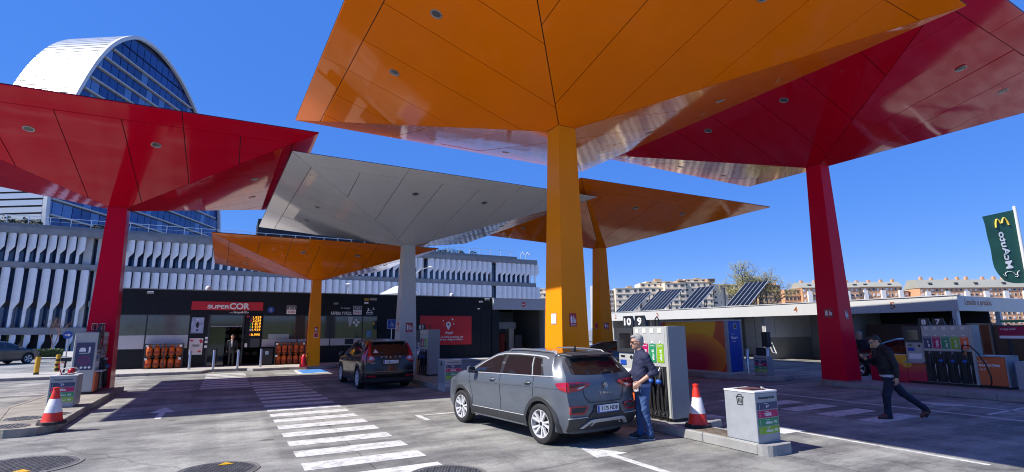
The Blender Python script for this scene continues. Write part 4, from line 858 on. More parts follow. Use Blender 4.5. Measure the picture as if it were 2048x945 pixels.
    obj('vent_pipe', MB().tube([(x1 - .55, 0, h), (x1 - .55, 0, h + .14), (x1 - .5, 0, h + .19), (x1 - .45, 0, h + .14), (x1 - .45, 0, h)], .012, black, 6), t, smooth=60)
    return t
FL = [(navy, 'Diesel', 'e+'), (magenta, 'Diesel', 'nexa'), (green, 'Gasolina', 'efitec 95'), (lime, 'Gasolina', 'efitec 98')]
def place(t, x, y, z, rz): t.location = (x, y, z); t.rotation_euler = (0, 0, rz); return t
W_ = -math.pi / 2
place(pump('grey fuel pump with boards 10 and 9 behind the man in the navy jumper', FL, w=1.47), 7.51, 8.12, .15, W_)
mur = mural('mural_fruit', (.50, .01, .05), (.72, .16, .02), (.80, .42, .02), (.8, .45, .03), ((9.9, .95, .9, .5, 1), (9.75, .85, .42, .05, 1), (9.5, .6, .3, .04, 1)), 1.)
place(pump('grey fuel pump right of the black car, its number boards seen edge on', FL, w=1.5, shelf=mat('mural_tan', (.6, .28, .10), .5, var=.5, vscale=3)), 7.02, 20.15, .15, W_)
m8 = mural('mural_citrus', (.52, .006, .05), (.72, .16, .03), (.80, .40, .02), (.78, .46, .04), ((8.75, 1.25, .42, .42, .6), (9.02, .88, .15, .03, 1), (8.86, .74, .13, .02, 1)), 1.)
p8 = pump('grey fuel pump with boards 8 and 7 behind the walking man', FL + [(orange_l, 'GLP', 'autogas')], w=1.75, pay=.5, nz=4, numbers=('8', '7'), ornum=1, shelf=m8); place(p8, 18.95, 7.98, .15, W_)
pl_ = place(pump('grey fuel pump with a blue pictogram plate at the left red column', FL, w=1.35, d=.6, numbers=('4', '3')), -3.52, 19.72, .15, -W_)
mb = MB(); X0 = .60 + .078  # plate on the end that looks at the road
mb.box(-.690, -.677, -.21, .21, .66, 1.42, navy); pp = obj('pictogram_plate', mb, pl_)
mb = MB(); xx = -.694
mb.box(xx, xx + .003, -.10, .13, 1.12, 1.135, letter_w); mb.hexa([(xx, -.02, 1.17), (xx, .13, 1.17), (xx, .13, 1.22), (xx, -.02, 1.22)], [(xx + .003, -.02, 1.17), (xx + .003, .13, 1.17), (xx + .003, .10, 1.28), (xx + .003, .01, 1.28)], letter_w); mb.box(xx, xx + .003, -.12, -.08, 1.14, 1.30, letter_w)
mb.lathe([(.105, xx), (.125, xx), (.125, xx + .004), (.105, xx + .004)], (0, 0, .93), mat('sign_purple', (.30, .02, .16), .5), 24, axis='x')
for s in (1, -1): mb.hexa([(xx, -.09, .93 - s * .09 - .012), (xx, -.09, .93 - s * .09 + .012), (xx, .09, .93 + s * .09 + .012), (xx, .09, .93 + s * .09 - .012)], [(xx + .003, -.09, .93 - s * .09 - .012), (xx + .003, -.09, .93 - s * .09 + .012), (xx + .003, .09, .93 + s * .09 + .012), (xx + .003, .09, .93 + s * .09 - .012)], mat('sign_purple'))
for y in (-.14, -.05, .04): mb.lathe([(.001, xx + .003), (.032, xx + .003), (.032, xx)], (0, y, .73), letter_w, 14, axis='x')
mb.hexa([(xx, .10, .70), (xx, .18, .70), (xx, .14, .77)], [(xx + .003, .10, .70), (xx + .003, .18, .70), (xx + .003, .14, .77)], yellow); obj('pictogram', mb, pp)
# right island: mural cabinet, autogas dispenser, repsol strip, brown screens
bx('mural_cabinet', 18.72, 19.15, 8.87, 9.95, .15, .98, m8, label='low cabinet with a red and yellow fruit print left of pumps 8 and 7', cat='cabinet', bevel=.01)
ag = thing('autogas_dispenser', 'orange autogas dispenser with a long black hose right of pumps 8 and 7', 'gas dispenser', (19.1, 6.8, .15)); ago = mat('autogas_orange', (.62, .13, .035), .4, var=.05)
bx('plinth', 18.78, 19.48, 6.5, 7.1, .15, .22, black, ag); bx('body', 18.74, 19.5, 6.48, 7.11, .22, 1.0, ago, ag, bevel=.015); bx('end_panel', 18.73, 19.52, 6.45, 6.478, .2, 1.01, offwhite, ag); bx('lid', 18.72, 19.52, 6.45, 7.12, 1.0, 1.03, offwhite, ag)
mb = MB(); text(mb, 'repsol', (18.737, 6.99, .87), .20, .05, (0, -1, 0), (0, 0, 1), letter_w); text(mb, 'autogas', (18.737, 6.84, .76), .46, .11, (0, -1, 0), (0, 0, 1), letter_w, bold=.02); text(mb, 'GLP', (18.737, 7.0, .65), .14, .05, (0, -1, 0), (0, 0, 1), letter_w); text(mb, 'REPSOL', (19.12, 6.448, .76), .26, .12, (0, 0, 1), (-1, 0, 0), blue_s); obj('lettering', mb, ag)
obj('hose', MB().tube([(18.70, 7.32, 1.0), (18.60, 7.36, 1.2), (18.55, 7.3, 1.32), (18.5, 7.12, 1.30), (18.5, 6.96, 1.1), (18.48, 6.82, .8), (18.46, 6.74, .5), (18.5, 6.76, .3), (18.6, 6.85, .19)], .018, hose_m, 8), ag, smooth=70)
obj('filler_gun', MB().tube([(18.70, 7.32, 1.0), (18.64, 7.30, 1.10), (18.62, 7.27, 1.16)], [.03, .035, .02], mat('gun_copper', (.45, .16, .06), .4), 10), ag, smooth=60)
bx('white_bin', 18.7, 19.3, 5.6, 6.28, .15, .90, offwhite, label='pale bin cut off by the right edge of the photo beside the autogas dispenser', cat='bin', bevel=.01)
rp_ = bx('repsol_strip', 20.5, 20.56, 5.3, 7.12, 1.56, 1.83, mat('strip_red', (.34, .01, .06), .45), label='dark red strip sign with a white company name at the right edge', cat='sign'); tag(rp_, 'dark red strip sign with a white company name at the right edge', 'sign')
mb = MB(); text(mb, 'repsol', (20.496, 6.90, 1.75), .34, .085, (0, -1, 0), (0, 0, 1), letter_w); mb.box(20.49, 20.5, 5.3, 7.12, 1.48, 1.56, letter_w); mb.box(20.52, 20.55, 5.3, 7.05, 1.95, 2.02, green); obj('lettering', mb, rp_); obj('sign_post', MB().box(20.57, 20.63, 6.9, 6.98, .15, 1.85, dark), rp_); obj('sign_post', MB().box(20.57, 20.63, 5.4, 5.48, .15, 1.85, dark), rp_)
scr = thing('brown_screen', 'brown screens and mesh fence standing behind the autogas dispenser', 'fence', (24, 7.5, 0)); wood = mat('brown_board', (.20, .065, .02), .6, var=.12); wood2 = mat('brown_mesh', (.12, .075, .04), .7, var=.3, vscale=14)
bx('screen_panel', 24.0, 24.05, 9.13, 9.42, .1, 1.9, mat('grey_sheet', (.25, .26, .27), .5), scr)
for a, b in ((8.86, 9.11), (8.60, 8.84)): bx('screen_panel', 24.0, 24.05, a, b, .1, 1.9, wood, scr)
for k in range(12): bx('mesh_panel', 24.0, 24.03, 8.5 - .46 * (k + 1) + .02, 8.5 - .46 * k - .02, .1, 1.88, wood2, scr); bx('post', 23.96, 24.06, 8.5 - .46 * k - .02, 8.5 - .46 * k + .02, 0, 1.92, dark, scr)
# blue container with the fruit mural
bc = thing('fluid_container', 'white framed container with a fruit mural and a blue end door', 'container', (16.9, 15.3, .15))
m9 = mural('mural_orange', (.58, .11, .03), (.85, .46, .02), (.82, .30, .03), (.46, .006, .05), ((15.5, 2.2, 1.32, .02, 1), (15.25, .78, .88, .02, .60), (15.35, .55, .34, .72, .60)), 1.)
bx('base_frame', 16.48, 17.30, 13.66, 17.2, .15, .24, lightgrey, bc); bx('roof', 16.46, 17.32, 13.63, 17.22, 2.12, 2.17, lightgrey, bc); bx('side_panel', 16.50, 16.56, 13.80, 17.1, .24, 2.12, m9, bc)
for y in (13.66, 17.1): bx('corner_post', 16.47, 16.57, y, y + .12, .24, 2.12, offwhite, bc)
bx('corner_post', 17.22, 17.31, 13.66, 13.78, .24, 2.12, offwhite, bc); bx('core', 16.56, 17.28, 13.72, 17.15, .24, 2.1, dark, bc); dr = bx('door', 16.58, 17.21, 13.655, 13.72, .26, 2.1, mat('door_blue', (.012, .06, .42), .4), bc)
mb = MB(); text(mb, 'blue+', (16.86, 13.652, 1.50), .36, .12, (1, 0, 0), (0, 0, 1), letter_w, bold=.02); text(mb, 'repsol', (16.78, 13.652, 1.63), .16, .04, (1, 0, 0), (0, 0, 1), letter_w); text(mb, 'AdBlue', (16.82, 13.652, 1.36), .20, .045, (1, 0, 0), (0, 0, 1), letter_w); obj('lettering', mb, dr); mb = MB(); mb.box(16.84, 17.0, 13.645, 13.652, 1.82, 2.02, lightgrey); mb.box(16.865, 16.975, 13.64, 13.645, 1.85, 1.99, dark); obj('vent', mb, dr)
# ================================================================ bins
def bin_(label, x0, x1, y0, y1, z0, z1, foot=None):
    t = thing('service_bin', label, 'bin', ((x0 + x1) / 2, (y0 + y1) / 2, z0), group='white self service bins')
    bx('body', x0, x1, y0, y1, foot or z0 + .02, z1 - .03, offwhite, t, bevel=.006); bx('base', x0 + .015, x1 - .015, y0 + .015, y1 - .015, z0, foot or z0 + .025, lightgrey, t); bx('lid', x0 - .006, x1 + .006, y0 - .006, y1 + .006, z1 - .028, z1, white, t, bevel=.006)
    bx('opening', x0 + .1, x1 - .1, y0 + .1, y1 - .1, z1 - .004, z1 + .004, black, t)
    h = z1 - (foot or z0); w = x1 - x0; zt = z1 - .04
    mb = MB(); text(mb, 'Autoservicio', ((x0 + x1) / 2, y0 - .003, zt - .075 * h), w * .72, .055 * h, (1, 0, 0), (0, 0, 1), letter_b, bold=.012); obj('lettering', mb, t)
    for k, (m_, s) in enumerate(((navy, 'e+'), (magenta, 'nexa'), (green, 'efitec 95'), (lime, 'efitec 98'))):
        a = zt - h * (.17 + .155 * k); s_ = bx('fuel_strip', x0 + w * .07, x1 - w * .04, y0 - .005, y0 + .001, a - h * .135, a, m_, t)
        mb = MB(); lw = {'e+': .13, 'nexa': .3}.get(s, .52) * w; text(mb, s, (x0 + w * (.5 if k < 2 else .62), y0 - .008, a - h * .075), lw, .06 * h, (1, 0, 0), (0, 0, 1), letter_w, bold=.012); text(mb, 'Diesel' if k < 2 else 'Gasolina', (x0 + w * .46, y0 - .008, a - h * .022), w * .16, .016 * h, (1, 0, 0), (0, 0, 1), letter_w); text(mb, 'repsol', (x0 + w * .14, y0 - .008, a - h * .07), h * .09, .016 * h, (0, 0, 1), (-1, 0, 0), letter_w); obj('lettering', mb, s_)
    cy = y0 + (y1 - y0) * .48; cz = z1 - .20 * h; mb = MB(); xw = x0 - .003
    mb.tube([(xw, cy + .055, cz + .05), (xw, cy + .045, cz - .06), (xw, cy - .045, cz - .06), (xw, cy - .055, cz + .05)], .007, letter_b, 6); mb.tube([(xw, cy + .07, cz + .055), (xw, cy - .07, cz + .055)], .007, letter_b, 6); mb.tube([(xw, cy + .035, cz + .06), (xw, cy + .03, cz + .085), (xw, cy - .03, cz + .085), (xw, cy - .035, cz + .06)], .006, letter_b, 6)
    for dy in (-.025, 0, .025): mb.box(xw - .003, xw + .002, cy + dy - .006, cy + dy + .006, cz - .035, cz + .03, letter_b)
    obj('bin_symbol', mb, t); return t
bR = bin_('large white bin at the near end of the right island', 6.99, 7.50, 5.39, 5.94, .15, .895)
mb = MB(); pm = mat('brown_leaflet', (.10, .035, .025), .5); mb.hexa([(7.08, 5.55, .9), (7.33, 5.47, .9), (7.42, 5.72, .9), (7.12, 5.80, .9)], [(7.08, 5.55, .912), (7.33, 5.47, .912), (7.42, 5.72, .915), (7.12, 5.80, .912)], pm); obj('folder', mb, label='dark brown folder lying on the near white bin', cat='folder')
q = random.Random(5); bm_ = [(7.33 + q.uniform(-.03, .03), 5.5 + q.uniform(-.03, .03), .915 + q.uniform(0, .035)) for _ in range(9)]; mb = MB(); mb.add(bm_, [(0, 1, 2), (1, 3, 2), (2, 3, 4), (4, 5, 2), (5, 6, 0), (6, 7, 1), (7, 8, 3), (0, 7, 8)], white); obj('crumpled_tissue', mb, label='crumpled white tissue on the near white bin', cat='tissue')
bin_('white bin behind the cone on the left island', -3.52, -3.03, 15.93, 16.55, .15, .87); bin_('white bin on a narrow foot between the black car and the grey car', 5.93, 6.48, 15.4, 16.0, .0, .955, foot=.24)
fb = bin_('small white bin far off beside the blue container', 17.19, 17.75, 12.82, 13.14, .15, .84); fb.rotation_euler = (0, 0, -math.pi / 2); bx('display_head', 17.36, 17.56, 12.86, 13.18, .845, 1.13, black, label='black box standing on the small far white bin', cat='terminal', bevel=.02)
for y, h in ((13.5, 1.08), (12.80, 1.16)): obj('steel_bollard', MB().lathe([(.06, .15), (.06, h - .02), (.045, h), (.001, h)], (17.3 if y > 13 else 17.5, y, 0), steel, 14), label='steel post %s the small far bin' % ('left of' if y > 13 else 'right of'), cat='bollard', group='steel posts by the blue container', smooth=40)
bx('pay_terminal', 17.4, 17.62, 12.68, 12.93, 1.16, 1.70, black, label='black pay terminal on the steel post right of the far bin', cat='terminal', bevel=.02)
# cleaning squeegee set on the left bin
sq = thing('windscreen_kit', 'red squeegee and watering can on top of the left white bin', 'cleaning kit', (-3.3, 16.3, .875)); rr = mat('bright_red_plastic', (.55, .01, .02), .35)
obj('can', MB().lathe([(.001, .875), (.07, .875), (.075, .95), (.05, 1.0), (.03, 1.01)], (-3.22, 16.3, 0), rr, 16), sq, smooth=50); obj('handle', MB().tube([(-3.4, 16.3, .88), (-3.45, 16.3, 1.0), (-3.47, 16.3, 1.13), (-3.40, 16.3, 1.15), (-3.36, 16.3, 1.12)], .012, rr, 8), sq, smooth=60)
obj('coil', MB().tube([(-3.22 + .16 * math.cos(a), 16.2, .96 + .07 * math.sin(a)) for a in [i * math.pi / 9 for i in range(19)]], .009, white, 6), sq, smooth=60); obj('black_tool', MB().tube([(-3.38, 16.35, .9), (-3.36, 16.35, 1.18)], .02, black, 8).box(-3.45, -3.27, 16.3, 16.4, 1.17, 1.25, black), sq)
# ================================================================ cones
cone_r = mat('cone_red', (.72, .03, .012), .45, var=.08, vscale=6); cone_w = mat('cone_white', (.70, .69, .70), .5, var=.15, vscale=12)
def cone(label, x, y, z, h=.80):
    t = thing('traffic_cone', label, 'traffic cone', (x, y, z), group='red and white traffic cones')
    mb = MB(); ob = [(x + .235 * math.cos(math.radians(a)) * (1.08 if i % 2 else 1), y + .235 * math.sin(math.radians(a))) for i, a in enumerate(range(22, 382, 45))]
    mb.hexa([(a, b, z) for a, b in ob], [(x + (a - x) * .95, y + (b - y) * .95, z + .05) for a, b in ob], rubber); obj('base', mb, t, bevel=.008)
    pr_ = [(.175, .05), (.155, .09), (.138, .30 * h), (.132, .32 * h), (.082, .68 * h), (.078, .70 * h), (.048, .93 * h), (.046, .94 * h), (.052, .95 * h), (.05, h), (.001, h + .01)]
    seg = [cone_r, cone_r, cone_r, cone_w, cone_r, cone_r, cone_r, cone_r, cone_r, cone_r]
    obj('body', MB().lathe([(r, z + q_) for r, q_ in pr_], (x, y, 0), cone_r, 28, mf=lambda i: cone_r), t, smooth=40)
    obj('reflective_band', MB().lathe([(.135, z + .315 * h), (.137, z + .32 * h), (.086, z + .685 * h), (.082, z + .69 * h)], (x, y, 0), cone_w, 28), t, smooth=40)
cone('traffic cone on the right island between the pump and the white bin', 7.36, 6.86, .15, .715); cone('traffic cone at the near end of the left island in front of the white bin', -2.80, 13.22, .15, .66)
# ================================================================ gas cylinder cages, bollards, extinguisher, signs
cyl_o = mat('cylinder_orange', (.62, .115, .012), .4, var=.12, vscale=6); cyl_b = mat('cylinder_band', (.35, .03, .01), .5)
def cyl_mesh():
    mb = MB(); mb.lathe([(.001, .0), (.11, .0), (.115, .03), (.125, .04), (.13, .08), (.13, .36), (.115, .42), (.07, .46), (.05, .47), (.05, .50), (.08, .51), (.08, .545), (.001, .545)], (0, 0, 0), cyl_o, 18, mf=lambda i: cyl_o); mb.box(-.09, .09, -.134, -.12, .14, .24, cyl_b); return mesh_of('gas_cylinder', mb, smooth=40)
cym = cyl_mesh()
for nm, x0, x1, where in (('left of the shop door', -3.46, -1.90, 0), ('right of the shop door', 2.32, 3.84, 1)):
    t = thing('cylinder_cage', 'black two tier cage ' + nm, 'gas cage', ((x0 + x1) / 2, 31.3, .12), group='gas cylinder cages'); y0, y1 = 31.12, 31.5
    for z in (.14, .70, 1.30):
        obj('tray', MB().box(x0, x1, y0, y1, z - .02, z, dark), t)
        for y in (y0, y1): obj('rail', MB().tube([(x0, y, z + (.12 if z < 1.2 else -.03)), (x1, y, z + (.12 if z < 1.2 else -.03))], .012, dark, 6), t)
    for x in (x0, (x0 + x1) / 2, x1):
        for y in (y0, y1): obj('post', MB().box(x - .02, x + .02, y - .02, y + .02, .12, 1.32, dark), t)
    for x in (x0 + .07, x1 - .1): 
        for z in (.58, 1.2): obj('tag', MB().box(x - .05, x + .05, y0 - .03, y0 - .02, z - .05, z + .05, letter_w), t)
    for tier, z in (('lower', .145), ('upper', .705)):
        for k in range(5):
            o = link('gas_cylinder', cym); o.location = (x0 + .17 + k * (x1 - x0 - .34) / 4, 31.31, z); o.rotation_euler = (0, 0, rnd.uniform(-.5, .5))
            tag(o, '%s orange gas cylinder, %s tier, cage %s' % (('leftmost', 'second', 'middle', 'fourth', 'rightmost')[k], tier, nm), 'gas cylinder', 'orange gas cylinders in the cages')
for x, y, lb in ((-1.49, 29.7, 'steel bollard farthest left, in front of the posters'), (-.48, 29.0, 'steel bollard left of the crosswalk before the shop door'), (.54, 29.0, 'steel bollard in front of the man in the shop doorway'), (1.57, 29.6, 'steel bollard farthest right, below the price display')):
    obj('steel_bollard', MB().lathe([(.055, .12), (.055, .98), (.045, 1.0), (.001, 1.0)], (x, y, 0), steel, 14), label=lb, cat='bollard', group='steel bollards in front of the shop', smooth=40)
sbn = bx('street_bin', 1.66, 2.22, 31.1, 31.5, .12, .98, black, label='black bin with a pale sticker between the price display and the right gas cage', cat='bin', bevel=.02); obj('sticker', MB().box(1.84, 2.0, 31.095, 31.10, .66, .84, mat('pale_blue_sticker', (.3, .45, .6), .5)), sbn)
ex = thing('fire_extinguisher', 'red wheeled fire extinguisher with a tall red rod at the low orange column', 'fire extinguisher', (3.42, 28.2, .12))
obj('cylinder', MB().lathe([(.001, .2), (.1, .2), (.115, .26), (.115, .58), (.07, .68), (.03, .72), (.03, .76), (.001, .76)], (3.42, 28.2, 0), rr, 16), ex, smooth=40); obj('rod', MB().tube([(3.50, 28.25, .12), (3.50, 28.25, 2.35)], .025, mat('rod_red', (.25, .02, .02), .5), 8), ex); obj('hose', MB().tube([(3.42, 28.2, .74), (3.56, 28.15, .78), (3.62, 28.12, .6), (3.58, 28.1, .4), (3.5, 28.1, .3)], .018, black, 8), ex, smooth=60); obj('base', MB().box(3.24, 3.6, 28.05, 28.35, .12, .2, rr), ex)
for dx in (-.14, .14): obj('wheel', MB().lathe([(.001, -.025), (.08, -.025), (.08, .025), (.001, .025)], (3.42 + dx, 28.2, .2), black, 12, axis='x'), ex)
ds = thing('disabled_sign', 'blue wheelchair sign on a steel pole behind the black car', 'road sign', (8.32, 30.0, .12)); bx('plate', 7.98, 8.56, 29.95, 29.97, 1.95, 2.5, blue_s, ds, bevel=.004); obj('pole', MB().lathe([(.03, .12), (.03, 2.45)], (8.27, 30.0, 0), steel, 10), ds, smooth=40)
mb = MB(); wheelchair(mb, (8.27, 2.22), .24, letter_w, 29.948); mb.box(8.0, 8.54, 29.944, 29.949, 2.465, 2.48, letter_w); mb.box(8.0, 8.54, 29.944, 29.949, 1.97, 1.985, letter_w); mb.box(8.0, 8.014, 29.944, 29.949, 1.97, 2.48, letter_w); mb.box(8.526, 8.54, 29.944, 29.949, 1.97, 2.48, letter_w); obj('symbol', mb, ds)
ar = thing('arrow_sign', 'round blue sign with a white arrow left of the left pump', 'road sign', (-6.2, 30, 0)); obj('plate', MB().lathe([(.001, 29.97), (.17, 29.97), (.17, 29.99)], (-6.23, 0, 1.77), blue_s, 28, axis='y'), ar); obj('pole', MB().lathe([(.025, 0), (.025, 1.9)], (-6.2, 30.03, 0), steel, 10), ar, smooth=40)
mb = MB(); mb.box(-6.33, -6.2, 29.962, 29.968, 1.75, 1.79, letter_w); mb.hexa([(-6.21, 29.962, 1.70), (-6.12, 29.962, 1.77), (-6.21, 29.962, 1.84)], [(-6.21, 29.968, 1.70), (-6.12, 29.968, 1.77), (-6.21, 29.968, 1.84)], letter_w); obj('arrow', mb, ar)
for x, y, lb, b in ((-7.08, 29.85, 'yellow post with a dark foot on the road left of the left island', 0), (-7.0, 32.6, 'yellow post with black and yellow bands farther back', 1)):
    t = thing('yellow_post', lb, 'bollard', (x, y, 0), group='yellow posts at the left'); obj('post', MB().lathe([(.09, 0), (.09, .82), (.08, .85), (.001, .85)], (x, y, 0), yellow, 14), t, smooth=40)
    for z0, z1 in (((.02, .2),) if not b else ((.12, .22), (.34, .44), (.56, .64))): obj('band', MB().lathe([(.094, z0), (.094, z1)], (x, y, 0), black, 14), t, smooth=40)
# flag with mirrored lettering on a white pole
fl = thing('banner_flag', 'dark green banner with yellow arches and mirrored white lettering on a white pole', 'flag', (32.5, 9.8, 0)); fcx, fcy = cxy(23.75, 24.); ff = mat('flag_green', (.012, .085, .06), .6, var=.12, vscale=2)
fl.location = (fcx, fcy, 0); ORIG[fl.name] = (fcx, fcy, 0)
obj('pole', MB().lathe([(.10, 0), (.085, 4), (.07, 7.42), (.001, 7.45)], (fcx, fcy, 0), white, 14), fl, smooth=40)
def FP(a, b, off=0.):
    """a from the pole to the free edge, b from the top down"""
    q_ = max(0, (b - .72) / .28); X = 23.68 - a * (1.56 - .34 * b - .26 * q_ * q_); zz = 7.25 - .32 * a - b * (3.42 - .10 * a) + .30 * q_ * a * a; Y = 24.0 + .05 * math.sin(a * 4 + b * 5) * a + .015 * math.sin(b * 17 + a * 3) * a - off
    x, y = cxy(X, Y); return (x, y, zz)
mb = MB(); NA, NB = 14, 30
mb.add([FP(i / NA, j / NB) for j in range(NB + 1) for i in range(NA + 1)], [(j * (NA + 1) + i, j * (NA + 1) + i + 1, (j + 1) * (NA + 1) + i + 1, (j + 1) * (NA + 1) + i) for j in range(NB) for i in range(NA)], ff); cloth = obj('cloth', mb, fl, smooth=60)
def on_flag(mb, s, a0, a1, b0, b1, m, bold=.03, mirror=True):
    """lettering read from the back: laid along the banner's length"""
    v, f = glyphs(s, bold, 0); lo, hi = v.min(0), v.max(0); out = []
    for p in v:
        u = (p[0] - lo[0]) / (hi[0] - lo[0]); w = (p[1] - lo[1]) / (hi[1] - lo[1]); out.append(FP(a0 + (a1 - a0) * w, b1 + (b0 - b1) * u, .022 + (.004 if p[2] > 0 else 0)))
    mb.add(out, f, m)
mb = MB(); on_flag(mb, 'McAuto', .64, .40, .26, .78, letter_w, .02); obj('lettering', mb, cloth); mb = MB()
ay = mat('arch_yellow', (.80, .55, .06), .5)
for sgn in (-1, 1): mb.tube([FP(.45 + sgn * (.01 + .13 * math.sin(q_ * math.pi / 2 + .0) if False else .02 + .20 * q_ / 8), .17 - .09 * math.sin(math.pi * min(1, .08 + q_ / 8 * .92)) + (.0 if q_ < 8 else .02), .02) for q_ in range(9)], .035, ay, 6)
obj('arches', mb, cloth); mb = MB()
mb.tube([FP(a_, b_, .02) for a_, b_ in ((.82, .865), (.80, .895), (.74, .89), (.75, .86), (.70, .835), (.62, .82), (.52, .825), (.44, .845), (.40, .875), (.34, .88), (.30, .86), (.26, .835), (.20, .83))], .012, letter_w, 5); mb.tube([FP(a_, b_, .02) for a_, b_ in ((.42, .90), (.36, .91), (.31, .895), (.30, .875))], .012, letter_w, 5); obj('line_motif', mb, cloth)
# street lamps
for X, Y, z, lb, arm in ((-42.4, 62, 12.3, 'tall street lamp left of the red column tip in front of the office wing', 0), (-36.9, 62, 10.2, 'shorter street lamp right of the red column before the fins', 0), (-11.9, 62, 9.2, 'curved arm street lamp above the red advert', 1), (-19.5, 62, 7.4, 'low street lamp just left of the pale column', 0)):
    x, y = cxy(X, Y); t = thing('street_lamp', lb, 'street lamp', (x, y, 0), group='street lamps by the office wing'); pts = [(x, y, 0), (x, y, z)] if not arm else [(x, y, 0), (x, y, z - 1.8), (x + .3, y, z - .7), (x + 1.1, y + .2, z), (x + 2.4, y + .5, z + .35)]
    obj('pole', MB().tube(pts, [.10, .07] if not arm else [.1, .08, .07, .06, .05], lightgrey, 8), t, smooth=60); e = pts[-1]; obj('lamp_head', MB().lathe([(.001, -.12), (.30, -.1), (.34, 0), (.2, .12), (.001, .15)], (e[0], e[1], e[2]), white, 14), t, smooth=50)
# hedge, trees
hedge_m = mat('hedge_leaf', (.065, .105, .02), .7, var=.5, vscale=3); q = random.Random(11)
mb = MB()
for i in range(2600):
    x, y, z = q.uniform(-12.75, -11.0), q.uniform(51.6, 52.5), q.uniform(.13, .72); a = Vector((q.gauss(0, 1), q.gauss(0, 1), q.gauss(0, 1))).normalized(); b = a.orthogonal().normalized(); k = q.uniform(.03, .07)
    mb.add([tuple(Vector((x, y, z)) + v) for v in (a * k, b * k * .6, -a * k, -b * k * .6)], [(0, 1, 2, 3)], hedge_m)
mb.box(-12.65, -11.1, 51.7, 52.4, .12, .62, mat('hedge_core', (.02, .03, .01), .9)); obj('hedge', mb, label='clipped green hedge block on the pavement left of the left pump', cat='hedge')
bark = mat('grey_bark', (.16, .12, .085), .9, var=.25, vscale=12); bark2 = mat('red_twig', (.20, .11, .08), .9); spring = mat('spring_leaf', (.24, .22, .07), .7, var=.35, vscale=1.5)
def tree(label, x, y, z, H, spread, seed, leaves=0, depth=5, r0=.09, lsz=.06, tk=bark, group='bare trees', up=.5, first=.3):
    q = random.Random(seed); t = thing('tree', label, 'tree', (x, y, z), group=group); tr_ = MB(); cr = MB(); tips = []
    def grow(p, d, L, r, k):
        n = 4; pts = [p]; dd = d.copy()
        for i in range(n): dd = (dd + Vector((q.gauss(0, .13), q.gauss(0, .13), q.gauss(.05, .08)))).normalized(); pts.append(pts[-1] + dd * (L / n))
        (tr_ if k < 2 else cr).tube(pts, [r * (1 - .4 * i / n) for i in range(n + 1)], tk, 6 if k < 2 else 4, cap=False)
        if k >= 2: tips.extend(pts[1:])
        if k < depth:
            m = 3 if k < 3 else 2
            for j in range(m + (q.random() < .5)):
                a = q.uniform(0, 6.283); s = q.uniform(.35, .8) * spread; nd = (dd * 1.0 + Vector((math.cos(a) * s, math.sin(a) * s, q.uniform(-.1, up)))).normalized(); grow(pts[q.choice((2, 3, 4, 4))], nd, L * q.uniform(.58, .82), r * .56, k + 1)
    grow(Vector((x, y, z)), Vector((0, 0, 1)), H * first, r0, 0)
    obj('trunk', tr_, t, smooth=60); c = obj('crown', cr, t, kind='stuff')
    if leaves:
        lf = MB()
        for i in range(leaves):
            p = q.choice(tips) + Vector((q.gauss(0, .14), q.gauss(0, .14), q.gauss(0, .14))); a = Vector((q.gauss(0, 1), q.gauss(0, 1), q.gauss(0, 1))).normalized(); b = a.orthogonal().normalized(); s = lsz * q.uniform(.6, 1.4); lf.add([tuple(p + a * s), tuple(p + b * s * .5), tuple(p - a * s), tuple(p - b * s * .5)], [(0, 1, 2, 3)], spring)
        obj('foliage', lf, c, kind='stuff')
    top_ = max(p.z for p in tips) - z; wid = max(max(abs(p.x - x), abs(p.y - y)) for p in tips)
    return t, top_, wid
x, y = cxy(28.5, 60); t, a_, w_ = tree('large loose tree coming into leaf behind the right solar rack', x, y, 0, 10.4, 1.45, 21, 9000, 6, .24, .055, first=.26, up=.6, group='trees behind the car wash'); t.scale = (6.8 / w_, 6.8 / w_, 9.8 / a_)
x, y = cxy(18.5, 75); tree('low green tree peeping over the roof between the solar racks', x, y, 0, 5.0, .9, 5, 2600, 5, .12, .09, group='trees behind the car wash')
tree('small bare tree with reddish twigs left of the left red column', -12.0, 53, .12, 3.6, .7, 3, 0, 4, .05, tk=bark2, group='small bare street trees')
for i, (px_, lb) in enumerate(((-13.2, 'bare twiggy tree above the left end of the red advert'), (-11.3, 'bare twiggy tree above the middle of the red advert'), (-9.3, 'bare twiggy tree behind the security cameras at the shop end'))):
    x, y = cxy(px_, 60); tree(lb, x, y, .12, 7.6, .8, 30 + i, 0, 5, .07, tk=bark2, group='small bare street trees')
pb = MB(); x, y = cxy(-10.5, 55); pm_ = mat('pale_parasol', (.6, .62, .66), .6)
pb.hexa([(*cxy(-14.2, 55), 5.6), (*cxy(-10.2, 55), 6.0), (*cxy(-10.2, 57), 6.0), (*cxy(-14.2, 57), 5.6)], [(*cxy(-12.6, 55.5), 6.5), (*cxy(-10.9, 55.5), 6.9), (*cxy(-10.9, 56.5), 6.9), (*cxy(-12.6, 56.5), 6.5)], pm_)
ps = thing('parasol', 'pale canvas roof showing over the shop roof edge below the bare trees', 'parasol', (x, y, 0)); obj('canvas', pb, ps); obj('pole', MB().lathe([(.06, 0), (.06, 6)], (*cxy(-12, 56), 0), dark, 8), ps)
bx('yellow_notice', 15.3, 15.36, 17.2, 17.62, 1.25, 1.85, mat('notice_yellow', (.55, .55, .02), .5), label='yellow green notice plate behind the pump boards 10 and 9', cat='notice') if False else None
